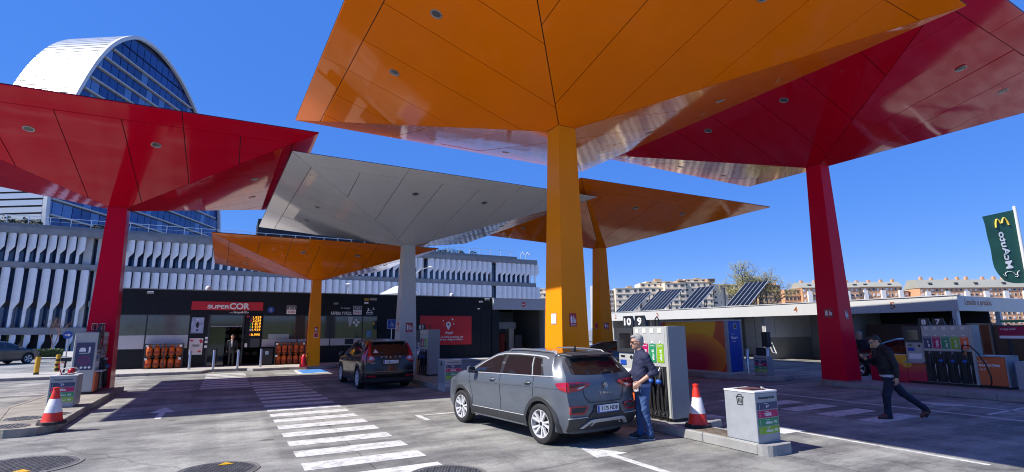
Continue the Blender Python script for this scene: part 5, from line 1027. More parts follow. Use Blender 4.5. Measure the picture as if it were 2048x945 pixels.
# ================================================================ cars
cglass = mat('car_glass', (.012, .013, .015), .03, spec=.8); tyre_m = mat('tyre_rubber', (.018, .018, .019), .7, var=.2, vscale=20); rim_m = mat('alloy_rim', (.66, .66, .67), .32, metal=.25); rim_d = mat('dark_rim_gap', (.015, .015, .016), .5)
cladm = mat('grey_cladding_plastic', (.030, .032, .036), .55); chrome = mat('chrome_trim', (.65, .66, .68), .18, metal=1.); lampr = mat('tail_lamp_red', (.38, .006, .02), .12, spec=.7, coat=.5); lampd = mat('tail_lamp_dark', (.10, .002, .008), .12, coat=.5); lampw = mat('tail_lamp_clear', (.55, .50, .50), .12)
skid = mat('silver_skid_plate', (.45, .46, .47), .4, metal=.3); plate_w = mat('plate_white', (.74, .75, .76), .4)
def ip(x, pts): return float(np.interp(x, [p[0] for p in pts], [p[1] for p in pts]))
def sm(t): t = max(0., min(1., t)); return t * t * (3 - 2 * t)
class Car:
    """body lofted through stations along the car; x forward from the rear axle, y left, z up"""
    def __init__(s, paint, L_r=.80, WB=2.59, L_f=.84, half=.91, belt=((-1, 1.06), (0, 1.03), (2.0, .98), (3.5, .95)), roof=None, hood=None, xr=None, xf=None, R=.335, arch=.395, ygh=.80, bulge=.07):
        s.paint, s.Lr, s.WB, s.Lf, s.half, s.belt, s.R, s.arch, s.bulge = paint, L_r, WB, L_f, half, belt, R, arch, bulge
        s.roof = roof; s.hood = hood; s.xr, s.xf = xr, xf; s.x0, s.x1 = -L_r, WB + L_f; s.nr = 13
    def rows(s, x, archcut=True):
        """half section: list of (y, z) from the underside centre to the roof centre"""
        zb, zr = ip(x, s.belt), ip(x, s.roof); zh = ip(x, s.hood) if s.hood else zr
        zt = max(zr, zb + .012); h = zt - zb; hf = s.half; g = max(0., min(1., h / .45))
        pl = 1 - .10 * sm((s.x0 + .32 - x) / .32) - .17 * sm((x - (s.x1 - .75)) / .75) ** 1.2
        yy = [0, .74 * hf, .93 * hf, .975 * hf, .968 * hf, .980 * hf, 1.0 * hf, .957 * hf, hf * (.955 - .085 * g), hf * (.955 - .215 * g), hf * (.90 - .27 * g), hf * (.45 - .10 * g), 0]
        zz = [.21, .21, .24, .40, .60, .80, .80 + (zb - .80) * .48, zb, zb + h * .45, zb + h * .84, zb + h * .945, zb + h * .985, zb + h]
        if archcut:
            for xa in (0., s.WB):
                d = abs(x - xa)
                if d < s.arch + .0:
                    za = s.R + math.sqrt(max(0, s.arch ** 2 - d * d)) * .98
                    if za > .21:
                        for k in range(1, 7): zz[k] = max(zz[k], za + .006 * (k - 1))
                        yy[1] = min(yy[1], .66 * hf)
        return [(y * pl, z) for y, z in zip(yy, zz)]
    def wr(s, x): return 1 - sm((x - s.x0) / .55)
    def wf(s, x): return sm((x - (s.x1 - .8)) / .8)
    def off(s, x, z): return s.wr(x) * (ip(z, s.xr) - s.x0) + s.wf(x) * (ip(z, s.xf) - s.x1)
    def base_x(s, xa, z):
        b = xa
        for _ in range(25): b = b * .4 + .6 * (xa - s.off(b, z))
        return max(s.x0, min(s.x1, b))
    def side(s, xa, z, o=.004):
        xb = s.base_x(xa, z); r = s.rows(xb, False)[1:]; y = float(np.interp(z, [p[1] for p in r], [p[0] for p in r])); return y + o
    def rear(s, y, z, o=.004):
        r = s.rows(s.x0, False); rr = r[1:]; ym = max(.05, float(np.interp(z, [p[1] for p in rr], [p[0] for p in rr])))
        return ip(z, s.xr) - s.bulge * (1 - min(1, abs(y) / ym) ** 2.4) - o
    def build(s, t):
        st = sorted(set([round(s.x0 + i * (s.x1 - s.x0) / 90, 4) for i in range(91)] + [round(xa + s.arch * math.sin(a), 4) for xa in (0, s.WB) for a in [(-.5 + i / 14) * math.pi for i in range(15)]]))
        mb = MB(); V = []; n = s.nr
        for x in st:
            r = s.rows(x); V += [(x + s.off(x, z), y, z) for y, z in r]
        F = []
        for i in range(len(st) - 1):
            for k in range(n - 1):
                a, b = i * n + k, (i + 1) * n + k; F.append((a, b, b + 1, a + 1))
        mb.add(V, F, s.paint); mb.add([(x, -y, z) for x, y, z in V], F, s.paint)
        NC = 12
        for end in (0, 1):
            x = st[0] if end == 0 else st[-1]; r = s.rows(x); G_ = []
            for y, z in r[1:n - 1]:
                xe = ip(z, s.xr if end == 0 else s.xf)
                for j in range(NC + 1):
                    u = 1 - 2 * j / NC; bl = s.bulge * (1 - abs(u) ** 2.4) * (-1 if end == 0 else 1); G_.append((xe + bl, y * u, z))
            m = NC + 1; mb.add(G_, [(k * m + j, k * m + j + 1, (k + 1) * m + j + 1, (k + 1) * m + j) for k in range(n - 3) for j in range(NC)], s.paint)
        s.body = obj('body', mb, t, smooth=38, weld=True)
        fl = MB(); fl.box(s.x0 + .25, s.x1 - .25, -s.half * .70, s.half * .70, .23, .75, rim_d); obj('underbody', fl, t)
        return s.body
    def patch(s, name, poly, mp, m, par, cell=.07, thick=.012, mirror=False, back=None):
        """a closed thin panel cut to poly that follows the body surface; mp(u, v, offset) gives the point"""
        lo = (min(p[0] for p in poly), min(p[1] for p in poly)); hi = (max(p[0] for p in poly), max(p[1] for p in poly)); mb = MB()
        nu, nv = max(1, math.ceil((hi[0] - lo[0]) / cell)), max(1, math.ceil((hi[1] - lo[1]) / cell))
        for i in range(nu):
            for j in range(nv):
                a0, a1 = lo[0] + (hi[0] - lo[0]) * i / nu, lo[0] + (hi[0] - lo[0]) * (i + 1) / nu; b0, b1 = lo[1] + (hi[1] - lo[1]) * j / nv, lo[1] + (hi[1] - lo[1]) * (j + 1) / nv
                p = clip_half(clip_half(clip_half(clip_half(poly, -1, 0, -a0), 1, 0, a1), 0, -1, -b0), 0, 1, b1)
                if len(p) > 2: mb.quad([mp(u, v, thick) for u, v in p], m)
        for i in range(len(poly)):
            p, q = poly[i], poly[(i + 1) % len(poly)]; L = math.dist(p, q); k = max(1, math.ceil(L / cell))
            for j in range(k):
                a = [p[c] + (q[c] - p[c]) * j / k for c in (0, 1)]; b = [p[c] + (q[c] - p[c]) * (j + 1) / k for c in (0, 1)]
                mb.quad([mp(*a, thick), mp(*b, thick), mp(*b, -.006), mp(*a, -.006)], m)
        return obj(name, mb, par, smooth=30, weld=True)
    def sidep(s, sg): return lambda x, z, o: (x, sg * s.side(x, z, o), z)
    def rearp(s): return lambda y, z, o: (s.rear(y, z, o), y, z)
    def strip(s, pts, w, sg, m, name, par, thick=.006):
        """narrow band along a side-view polyline"""
        mb = MB(); out = []
        P = []
        for (a, b) in zip(pts[:-1], pts[1:]):
            k = max(1, math.ceil(math.dist(a, b) / .06))
            for j in range(k): P.append((a[0] + (b[0] - a[0]) * j / k, a[1] + (b[1] - a[1]) * j / k))
        P.append(pts[-1])
        for i, p in enumerate(P):
            a, b = P[max(0, i - 1)], P[min(len(P) - 1, i + 1)]; d = (b[0] - a[0], b[1] - a[1]); L = math.hypot(*d) or 1; nx, nz = -d[1] / L * w / 2, d[0] / L * w / 2
            out += [(p[0] + nx, sg * s.side(p[0] + nx, p[1] + nz, thick), p[1] + nz), (p[0] - nx, sg * s.side(p[0] - nx, p[1] - nz, thick), p[1] - nz)]
        mb.add(out, [(2 * i, 2 * i + 1, 2 * i + 3, 2 * i + 2) for i in range(len(P) - 1)], m); return obj(name, mb, par)
    def wheel(s, t, xa, sg, spokes=5, R=None, w=.215, face=None, style=0, turn=0.):
        R = R or s.R; y = sg * (face or s.half - .02); wi = y - sg * w
        c = (xa, 0, R); sd = lambda q: y - sg * q
        prof = [(R * .69, .012), (R * .74, .002), (R * .86, -.004), (R * .95, .006), (R * .99, .03), (R, .06), (R, w - .06), (R * .99, w - .03), (R * .9, w), (R * .69, w)]
        ty = obj('tyre', MB().lathe([(r, sd(q)) for r, q in prof], c, tyre_m, 40, axis='y'), t, smooth=35)
        gm = MB()
        for k in range(40):
            a = 2 * math.pi * k / 40
            for q0 in (.05, .13):
                p = Vector((c[0] + math.cos(a) * (R + .0005), sd(q0), R + math.sin(a) * (R + .0005))); u = Vector((-math.sin(a), 0, math.cos(a)))
                gm.quad([tuple(p + u * .006), tuple(p - u * .006), (p.x - u.x * .006, sd(q0 + .055), p.z - u.z * .006), (p.x + u.x * .006, sd(q0 + .055), p.z + u.z * .006)], rim_d)
        obj('tread', gm, ty)
        rm = MB().lathe([(R * .69, sd(.012)), (R * .70, sd(.006)), (R * .665, sd(.008)), (R * .655, sd(.05)), (R * .62, sd(.12))], c, rim_m, 40, axis='y'); rm.lathe([(R * .66, sd(.10)), (.001, sd(.10))], c, rim_d, 30, axis='y')
        rim = obj('rim', rm, t, smooth=35); spm = MB()
        for k in range(spokes):
            for dlt in ((-.20, .20) if style == 0 else (0,)):
                a0 = 2 * math.pi * k / spokes + turn + dlt * .7; a1 = a0 + (.30 if dlt > 0 else .10) * (1 if style == 0 else 0); w0, w1 = (.012, .021) if style == 0 else (.03, .038)
                def pt(a, r, o, q): return (c[0] + math.cos(a) * r - math.sin(a) * o, sd(q), R + math.sin(a) * r + math.cos(a) * o)
                A = [pt(a0, R * .12, -w0, .03), pt(a0, R * .12, w0, .03), pt(a1, R * .675, w1, .010), pt(a1, R * .675, -w1, .010)]; Bq = [pt(a0, R * .12, -w0 * 1.2, .07), pt(a0, R * .12, w0 * 1.2, .07), pt(a1, R * .66, w1 * 1.1, .05), pt(a1, R * .66, -w1 * 1.1, .05)]
                spm.hexa(Bq, A, rim_m)
        spm.lathe([(R * .18, sd(.06)), (R * .17, sd(.028)), (R * .11, sd(.022))], c, rim_m, 18, axis='y'); spm.lathe([(R * .11, sd(.022)), (.001, sd(.018))], c, black, 18, axis='y'); obj('spokes', spm, rim, smooth=30)
        return ty
    def arch_trim(s, t, xa, sg, m, w=.065, o=.014):
        mb = MB(); N_ = 26; P = []
        for i in range(N_ + 1):
            a = math.radians(-14 + 208 * i / N_)
            for r, oo in ((s.arch - .012, -.05), (s.arch - .012, o), (s.arch + w * .8, o), (s.arch + w, -.002)):
                x, z = xa + math.cos(a) * r, s.R + math.sin(a) * r; P.append((x, sg * s.side(x, max(z, .25), oo), z))
        mb.add(P, [(4 * i + k, 4 * i + k + 1, 4 * i + k + 5, 4 * i + k + 4) for i in range(N_) for k in range(3)], m); return obj('wheel_arch', mb, t, smooth=40)

def number_plate(t, par, c, w, h, s, m_=None, rx=0.):
    """plate facing backwards (-x)"""
    mb = MB(); x, y, z = c; mb.box(x, x + .01, y - w / 2, y + w / 2, z - h / 2, z + h / 2, plate_w); mb.box(x - .002, x, y + w / 2 - .045, y + w / 2 - .004, z - h / 2 + .004, z + h / 2 - .004, blue_s)
    mb.box(x - .001, x + .01, y - w / 2 - .01, y + w / 2 + .01, z - h / 2 - .012, z - h / 2, blue_s if m_ else black)
    text(mb, s, (x - .001, y - .03, z), w * .78, h * .62, (0, -1, 0), (0, 0, 1), letter_b, bold=.01, thick=.002); return obj('number_plate', mb, par)

# ---- the grey crossover in front
strip_m = mat('satin_trim', (.50, .51, .52), .35, metal=.35)
pg = mat('grey_car_paint', (.118, .136, .160), .38, metal=.35, spec=.5, coat=.40, var=.04, vscale=30)
tc = thing('grey_car', 'grey five door crossover with silver roof rails and plate 3175 NDB', 'car', (0, 0, 0), local=True)
c1 = Car(pg, L_r=.65, L_f=.73, roof=((-1, 1.485), (-.6, 1.50), (-.2, 1.535), (.4, 1.565), (.9, 1.573), (1.35, 1.545), (1.62, 1.49), (1.9, 1.37), (2.35, 1.12), (2.6, 1.08), (3.0, 1.0), (3.3, .90), (3.43, .80)), belt=((-1, 1.15), (-.2, 1.14), (.6, 1.115), (2.0, 1.075), (2.45, 1.045), (3.0, .95), (3.3, .86), (3.43, .77)),
         xr=((.2, -.50), (.30, -.56), (.42, -.635), (.62, -.655), (.74, -.645), (.80, -.61), (1.02, -.61), (1.12, -.59), (1.17, -.54), (1.28, -.445), (1.42, -.325), (1.50, -.27)), xf=((.2, 3.15), (.4, 3.29), (.7, 3.32), (.85, 3.25), (1.0, 3.2)))
c1.build(tc); b1 = c1.body
dlo = [(2.16, 1.085), (2.02, 1.18), (1.80, 1.30), (1.50, 1.425), (1.25, 1.462), (.75, 1.472), (.20, 1.455), (.08, 1.435), (-.02, 1.28), (-.10, 1.145), (.6, 1.13), (1.5, 1.10)]
for sg in (1, -1):
    sp = c1.sidep(sg)
    c1.patch('side_window', [(2.10, 1.10), (1.98, 1.185), (1.78, 1.295), (1.50, 1.408), (1.22, 1.446), (1.21, 1.118)], sp, cglass, b1, thick=.006)
    c1.patch('side_window', [(1.10, 1.122), (1.11, 1.450), (.75, 1.457), (.36, 1.448), (.24, 1.138)], sp, cglass, b1, thick=.006)
    c1.patch('side_window', [(.17, 1.14), (.29, 1.442), (.10, 1.42), (-.03, 1.15)], sp, cglass, b1, thick=.006)
    c1.patch('window_surround', dlo, sp, black, b1, thick=.002)
    c1.strip([(.205, 1.142), (.325, 1.446)], .020, sg, strip_m, 'window_trim', b1, .009)
    c1.strip([(2.20, 1.075), (2.03, 1.195), (1.80, 1.315), (1.50, 1.440), (1.25, 1.477), (.75, 1.488), (.20, 1.473), (.0, 1.458), (-.10, 1.43)], .022, sg, strip_m, 'roofline_trim', b1, .010)
    c1.strip([(2.18, 1.078), (1.2, 1.105), (.2, 1.13), (-.2, 1.143), (-.40, 1.152)], .015, sg, strip_m, 'window_trim', b1, .009)
    for pts in ([(1.165, 1.10), (1.17, .75), (1.13, .30)], [(.30, .50), (.18, .74), (.17, .95), (.16, 1.12)], [(2.26, 1.04), (2.22, .80), (2.14, .55), (2.16, .30)], [(2.13, .305), (1.13, .30), (.36, .31)]): c1.strip(pts, .012, sg, rim_d, 'door_gap', b1, .003)
    c1.strip([(2.3, .90), (1.2, .92), (.2, .945), (-.46, .955)], .012, sg, pg, 'crease', b1, .005)
    for hx_, hz in ((1.42, .985), (.32, 1.005)):
        mb = MB(); y = c1.side(hx_, hz, 0); mb.tube([(hx_ + .10, sg * (y + .005), hz), (hx_ + .06, sg * (y + .035), hz), (hx_ - .06, sg * (y + .035), hz + .003), (hx_ - .10, sg * (y + .005), hz + .003)], [.012, .017, .017, .012], pg, 8); obj('door_handle', mb, b1, smooth=60)
        mb = MB(); mb.lathe([(.001, 0), (.055, .0)], (0, 0, 0), rim_d, 14, axis='y'); c1.patch('handle_cup', [(hx_ + .07 * math.cos(a), hz + .03 * math.sin(a)) for a in [i * math.pi / 6 for i in range(12)]], sp, rim_d, b1, thick=.003)
    c1.arch_trim(tc, 0, sg, cladm); c1.arch_trim(tc, c1.WB, sg, cladm)
    c1.patch('sill_cladding', [(.40, .235), (2.18, .235), (2.16, .33), (2.13, .40), (1.2, .41), (.42, .42), (.40, .33)], sp, cladm, b1, thick=.012)
    c1.strip([(2.12, .415), (.42, .43)], .012, sg, lightgrey, 'sill_line', b1, .014)
    mr = MB(); y = c1.side(2.02, 1.1, 0); Zm = .085; mr.hexa([(2.10, sg * (y + .06), .985 + Zm), (2.12, sg * (y + .21), .995 + Zm), (1.99, sg * (y + .22), .99 + Zm), (1.97, sg * (y + .06), .98 + Zm)], [(2.08, sg * (y + .06), 1.12 + Zm), (2.09, sg * (y + .20), 1.135 + Zm), (1.99, sg * (y + .21), 1.13 + Zm), (1.97, sg * (y + .06), 1.11 + Zm)], pg); mir = obj('mirror', mr, tc, bevel=.025, segs=2, smooth=50); obj('mirror_foot', MB().box(1.99, 2.08, sg * (y - .02), sg * (y + .10), .985 + Zm, 1.02 + Zm, black), mir)
    obj('mirror_glass', MB().quad([(1.968, sg * (y + .07), 1.0 + Zm), (1.986, sg * (y + .21), 1.005 + Zm), (1.986, sg * (y + .20), 1.115 + Zm), (1.968, sg * (y + .07), 1.1 + Zm)], cglass), mir)
    zr = lambda x: ip(x, c1.roof) - .055
    obj('roof_rail', MB().tube([(1.30, sg * .585, zr(1.3) - .02)] + [(x, sg * .60, zr(x) + .055) for x in (1.15, .8, .4, .1, -.08)] + [(-.22, sg * .60, zr(-.22) - .005)], [.012, .018, .02, .02, .02, .018, .012], mat('silver_rail', (.40, .41, .43), .3, metal=.8), 10), tc, smooth=60)
    # tail lamps wrap from the tailgate on to the flank
    rp = c1.rearp()
    tl = c1.patch('tail_lamp', [(sg * .80, 1.065), (sg * .60, 1.065), (sg * .38, 1.05), (sg * .34, 1.025), (sg * .40, .985), (sg * .50, .955), (sg * .57, .925), (sg * .80, .905)], rp, lampr, b1, cell=.05, thick=.022)
    c1.patch('lamp_core', [(sg * .77, 1.035), (sg * .60, 1.04), (sg * .46, 1.03), (sg * .55, .985), (sg * .77, .975)], rp, lampd, tl, cell=.05, thick=.026); c1.patch('lamp_clear', [(sg * .60, .985), (sg * .46, 1.0), (sg * .54, .955), (sg * .64, .945)], rp, lampw, tl, cell=.05, thick=.027)
    c1.patch('tail_lamp', [(-.60, 1.068), (-.40, 1.04), (-.43, .99), (-.48, .94), (-.61, .905)], sp, lampr, b1, cell=.05, thick=.012)
    fg = c1.patch('fog_lamp', [(sg * .80, .675), (sg * .47, .68), (sg * .43, .65), (sg * .50, .56), (sg * .56, .545), (sg * .80, .555)], rp, lampr, b1, cell=.05, thick=.012); c1.patch('lamp_core', [(sg * .77, .655), (sg * .50, .658), (sg * .47, .645), (sg * .53, .575), (sg * .77, .575)], rp, cladm, fg, cell=.05, thick=.017)
    c1.patch('bumper_vent', [(sg * .76, .45), (sg * .50, .455), (sg * .42, .41), (sg * .52, .38), (sg * .74, .385)], rp, black, b1, thick=.010)
    for xa in (0, c1.WB): c1.wheel(tc, xa, sg, turn=.4 + xa)
rp = c1.rearp(); px0 = lambda y, z, o: (c1.rear(y, z, o), y, z)
gl = c1.patch('rear_window', [(.60, 1.185), (.30, 1.17), (-.30, 1.17), (-.60, 1.185), (-.56, 1.30), (-.515, 1.42), (-.30, 1.44), (.30, 1.44), (.515, 1.42), (.56, 1.30)], rp, cglass, b1, thick=.010)
obj('rear_wiper', MB().tube([(c1.rear(0, 1.19, .03), .02, 1.19), (c1.rear(.2, 1.21, .035), -.25, 1.21), (c1.rear(.3, 1.215, .035), -.36, 1.215)], [.022, .014, .008], black, 6), gl); obj('window_sticker', MB().quad([(c1.rear(-.45, 1.30, .014), -.44, 1.27), (c1.rear(-.5, 1.3, .014), -.51, 1.27), (c1.rear(-.5, 1.36, .014), -.49, 1.35), (c1.rear(-.43, 1.36, .014), -.43, 1.35)], plate_w), gl)
spl = MB(); sx_ = [(-.30, 1.535, .56), (-.46, 1.525, .56), (-.56, 1.50, .52)]
spl.hexa([(-.14, -.58, 1.47), (-.42, -.54, 1.455), (-.42, .54, 1.455), (-.14, .58, 1.47)], [(-.14, -.60, 1.522), (-.46, -.53, 1.492), (-.46, .53, 1.492), (-.14, .60, 1.522)], cladm); obj('roof_spoiler', spl, tc, bevel=.012, smooth=40); obj('brake_light', MB().box(-.472, -.46, -.16, .16, 1.468, 1.485, lampd), tc)
for sg in (1, -1): c1.patch('window_frame', [(sg * .60, 1.18), (sg * .655, 1.20), (sg * .60, 1.43), (sg * .52, 1.455), (sg * .505, 1.42), (sg * .56, 1.30)], c1.rearp(), cladm, b1, thick=.008)
def roof_pt(x, f):
    r = c1.rows(x, False)[8:]; ym = float(np.interp(.965, [0, 1], [0, r[2][0]])); y = ym * f; return (x + c1.off(x, r[3][1]), y, float(np.interp(abs(y), [p[0] for p in r[::-1]], [p[1] for p in r[::-1]])) + .007)
rxs = [1.52 - .08 * i for i in range(22)]; rf = [-1 + .2 * j for j in range(11)]
obj('roof_skin', MB().add([roof_pt(x, f) for x in rxs for f in rf], [(i * 11 + j, i * 11 + j + 1, i * 11 + j + 12, i * 11 + j + 11) for i in range(len(rxs) - 1) for j in range(10)], mat('black_roof_paint', (.012, .0125, .014), .16, coat=.6)), b1, smooth=60)
obj('antenna', MB().hexa([(.02, -.03, 1.53), (.18, -.012, 1.545), (.18, .012, 1.545), (.02, .03, 1.53)], [(-.01, -.006, 1.64), (.04, -.004, 1.60), (.04, .004, 1.60), (-.01, .006, 1.64)], black), tc)
c1.patch('bumper_lower', [(.80, .27), (.82, .48), (.60, .48), (.42, .49), (.34, .58), (.28, .68), (-.28, .68), (-.34, .58), (-.42, .49), (-.60, .48), (-.82, .48), (-.80, .27)], rp, cladm, b1, thick=.014)
for sg in (1, -1): c1.patch('bumper_line', [(sg * .82, .492), (sg * .44, .502), (sg * .44, .490), (sg * .82, .478)], rp, lightgrey, b1, thick=.02)
c1.patch('diffuser', [(.58, .315), (.42, .435), (.35, .45), (-.35, .45), (-.42, .435), (-.58, .315), (-.50, .305), (-.38, .395), (.38, .395), (.50, .305)], rp, skid, b1, thick=.04)
for y in (.28, -.28): c1.patch('diffuser_fin', [(y + .05 * (1 if y > 0 else -1), .34), (y - .02, .41), (y + .03, .41), (y + .10 * (1 if y > 0 else -1), .34)], rp, skid, b1, thick=.036)
number_plate(tc, b1, (c1.rear(0, .615, .030), 0, .615), .52, .112, '3175 NDB', True)
for pts in ([(.50, .95), (.47, .83), (.38, .72), (-.38, .72), (-.47, .83), (-.50, .95)],):
    mb = MB()
    for (a, b) in zip(pts[:-1], pts[1:]):
        k = 8
        for j in range(k):
            y0, z0 = a[0] + (b[0] - a[0]) * j / k, a[1] + (b[1] - a[1]) * j / k; y1, z1 = a[0] + (b[0] - a[0]) * (j + 1) / k, a[1] + (b[1] - a[1]) * (j + 1) / k
            d = (y1 - y0, z1 - z0); L = math.hypot(*d); nx, nz = -d[1] / L * .006, d[0] / L * .006
            mb.quad([rp(y0 + nx, z0 + nz, .004), rp(y1 + nx, z1 + nz, .004), rp(y1 - nx, z1 - nz, .004), rp(y0 - nx, z0 - nz, .004)], rim_d)
    obj('tailgate_gap', mb, b1)
xl = c1.rear(0, .975, .012); mb = MB(); mb.lathe([(.052, xl), (.060, xl - .004), (.060, xl + .01)], (0, 0, .975), chrome, 28, axis='x'); mb.lathe([(.001, xl - .001), (.052, xl)], (0, 0, .975), black, 28, axis='x')
for sg in (1, -1): mb.tube([(xl - .004, sg * .036, 1.01), (xl - .004, sg * .019, .938), (xl - .004, 0, .985)], .006, chrome, 5); mb.tube([(xl - .004, sg * .017, 1.02), (xl - .004, 0, .985)], .006, chrome, 5)
obj('emblem', mb, b1); mb = MB(); text(mb, 'T-ROC', (c1.rear(0, .87, .006), 0, .865), .30, .034, (0, -1, 0), (0, 0, 1), chrome, bold=.01, thick=.006); obj('lettering', mb, b1)
tc.location = (5.43, 7.75, 0); tc.rotation_euler = (0, 0, math.radians(97)); tc.scale = (1, .925, .945)

# ---- the black car farther back
pk = mat('black_car_paint', (.006, .006, .007), .25, spec=.4, coat=.4)
tv = thing('black_car', 'black five door car with tall tail lamps and plate 2446 GYZ under the pale canopy', 'car', (0, 0, 0), local=True)
c2 = Car(pk, L_r=.93, WB=2.774, L_f=.92, half=.935, R=.36, arch=.42, roof=((-1, 1.60), (-.6, 1.625), (0, 1.68), (.8, 1.705), (1.4, 1.67), (1.75, 1.58), (2.1, 1.40), (2.65, 1.12), (2.9, 1.09), (3.4, 1.0), (3.7, .84)), belt=((-1, 1.16), (0, 1.12), (1.5, 1.06), (2.6, 1.03), (3.2, .95), (3.7, .80)),
         xr=((.2, -.80), (.34, -.88), (.50, -.93), (.70, -.92), (.80, -.88), (1.05, -.875), (1.15, -.85), (1.40, -.72), (1.55, -.62), (1.7, -.56)), xf=((.2, 3.5), (.45, 3.68), (.8, 3.69), (1.0, 3.55)))
c2.build(tv); b2 = c2.body; rp = c2.rearp()
for sg in (1, -1):
    sp = c2.sidep(sg)
    c2.patch('side_window', [(2.30, 1.10), (2.05, 1.32), (1.75, 1.50), (1.45, 1.58), (1.27, 1.60), (1.26, 1.09)], sp, cglass, b2, thick=.006); c2.patch('side_window', [(1.16, 1.10), (1.17, 1.60), (.6, 1.61), (.42, 1.60), (.28, 1.14)], sp, cglass, b2, thick=.006); c2.patch('side_window', [(.20, 1.16), (.34, 1.60), (-.10, 1.55), (-.42, 1.32), (-.2, 1.2)], sp, cglass, b2, thick=.006)
    c2.strip([(2.38, 1.06), (1.2, 1.07), (.2, 1.11), (-.3, 1.18)], .02, sg, chrome, 'window_trim', b2, .008)
    for pts in ([(1.21, 1.06), (1.2, .8), (1.17, .32)], [(.42, .56), (.2, .8), (.18, 1.08)], [(2.5, 1.02), (2.45, .8), (2.36, .5), (2.36, .34)]): c2.strip(pts, .012, sg, rim_d, 'door_gap', b2, .003)
    for hx_, hz in ((1.5, .97), (.38, 1.0)): y = c2.side(hx_, hz, 0); obj('door_handle', MB().tube([(hx_ + .1, sg * (y + .01), hz), (hx_, sg * (y + .04), hz), (hx_ - .1, sg * (y + .01), hz)], .014, pk, 6), b2)
    c2.arch_trim(tv, 0, sg, cladm, .05); c2.arch_trim(tv, c2.WB, sg, cladm, .05); c2.patch('sill_cladding', [(.44, .25), (2.34, .25), (2.32, .40), (.44, .42)], sp, cladm, b2, thick=.012)
    y = c2.side(2.1, 1.06, 0); obj('mirror', MB().hexa([(2.2, sg * (y + .04), 1.06), (2.2, sg * (y + .24), 1.07), (2.08, sg * (y + .24), 1.07), (2.07, sg * (y + .04), 1.06)], [(2.17, sg * (y + .05), 1.20), (2.17, sg * (y + .22), 1.21), (2.08, sg * (y + .22), 1.21), (2.07, sg * (y + .05), 1.19)], pk), tv, bevel=.02, smooth=50)
    tl = c2.patch('tail_lamp', [(sg * .80, .90), (sg * .80, 1.12), (sg * .745, 1.35), (sg * .69, 1.55), (sg * .625, 1.57), (sg * .655, 1.35), (sg * .66, 1.18), (sg * .56, 1.10), (sg * .53, 1.02), (sg * .66, .93)], rp, lampr, b2, cell=.06, thick=.02); c2.patch('lamp_clear', [(sg * .74, 1.02), (sg * .70, 1.14), (sg * .60, 1.08), (sg * .60, 1.03)], rp, lampw, tl, cell=.06, thick=.026)
    c2.patch('tail_lamp', [(-.86, .92), (-.60, 1.0), (-.56, 1.12), (-.66, 1.35), (-.55, 1.5), (-.62, 1.52), (-.80, 1.2)], sp, lampr, b2, cell=.06, thick=.010); c2.patch('reflector', [(sg * .80, .50), (sg * .52, .49), (sg * .52, .43), (sg * .80, .45)], rp, lampr, b2, thick=.012)
    for xa in (0, c2.WB): c2.wheel(tv, xa, sg, style=1, spokes=6, w=.235, turn=.3)
gl = c2.patch('rear_window', [(.62, 1.24), (.3, 1.20), (-.3, 1.20), (-.62, 1.24), (-.60, 1.38), (-.54, 1.54), (.54, 1.54), (.60, 1.38)], rp, cglass, b2, thick=.010)
xw = c2.rear(.5, 1.27, .014); obj('warning_sticker', MB().quad([(c2.rear(.58, 1.235, .014), .595, 1.235), (c2.rear(.4, 1.235, .014), .42, 1.235), (c2.rear(.5, 1.36, .014), .51, 1.36)], mat('sticker_pink', (.7, .5, .48), .5)), gl)
obj('roof_spoiler', MB().hexa([(-.5, -.62, 1.60), (-.74, -.56, 1.58), (-.74, .56, 1.58), (-.5, .62, 1.60)], [(-.45, -.63, 1.645), (-.76, -.56, 1.615), (-.76, .56, 1.615), (-.45, .63, 1.645)], pk), tv, bevel=.01)
for k, ch in enumerate('VOLVO'): mb = MB(); y = .32 - .16 * k; text(mb, ch, (c2.rear(y, 1.10, .006), y, 1.10), .05, .045, (0, -1, 0), (0, 0, 1), chrome, bold=.02, thick=.006); obj('badge_letter', mb, b2)
c2.patch('plate_recess', [(.36, 1.04), (-.36, 1.04), (-.30, .80), (.30, .80)], rp, mat('recess_black', (.006, .006, .007), .3), b2, thick=.006); number_plate(tv, b2, (c2.rear(0, .93, .030), 0, .93), .52, .112, '2446 GYZ'); c2.patch('bumper_strip', [(.84, .60), (.84, .63), (-.84, .63), (-.84, .60)], rp, mat('dark_chrome', (.12, .12, .13), .3, metal=.6), b2, thick=.02); c2.patch('bumper_lower', [(.84, .27), (.84, .40), (-.84, .40), (-.84, .27)], rp, cladm, b2, thick=.014); mb = MB(); text(mb, 'XC60', (c2.rear(.58, .93, .006), .62, .90), .16, .035, (0, -1, 0), (0, 0, 1), chrome, bold=.02); obj('badge', mb, b2)
tv.location = (4.66, 17.80, 0); tv.rotation_euler = (0, 0, math.radians(91)); tv.scale = (.93, .93, .93)

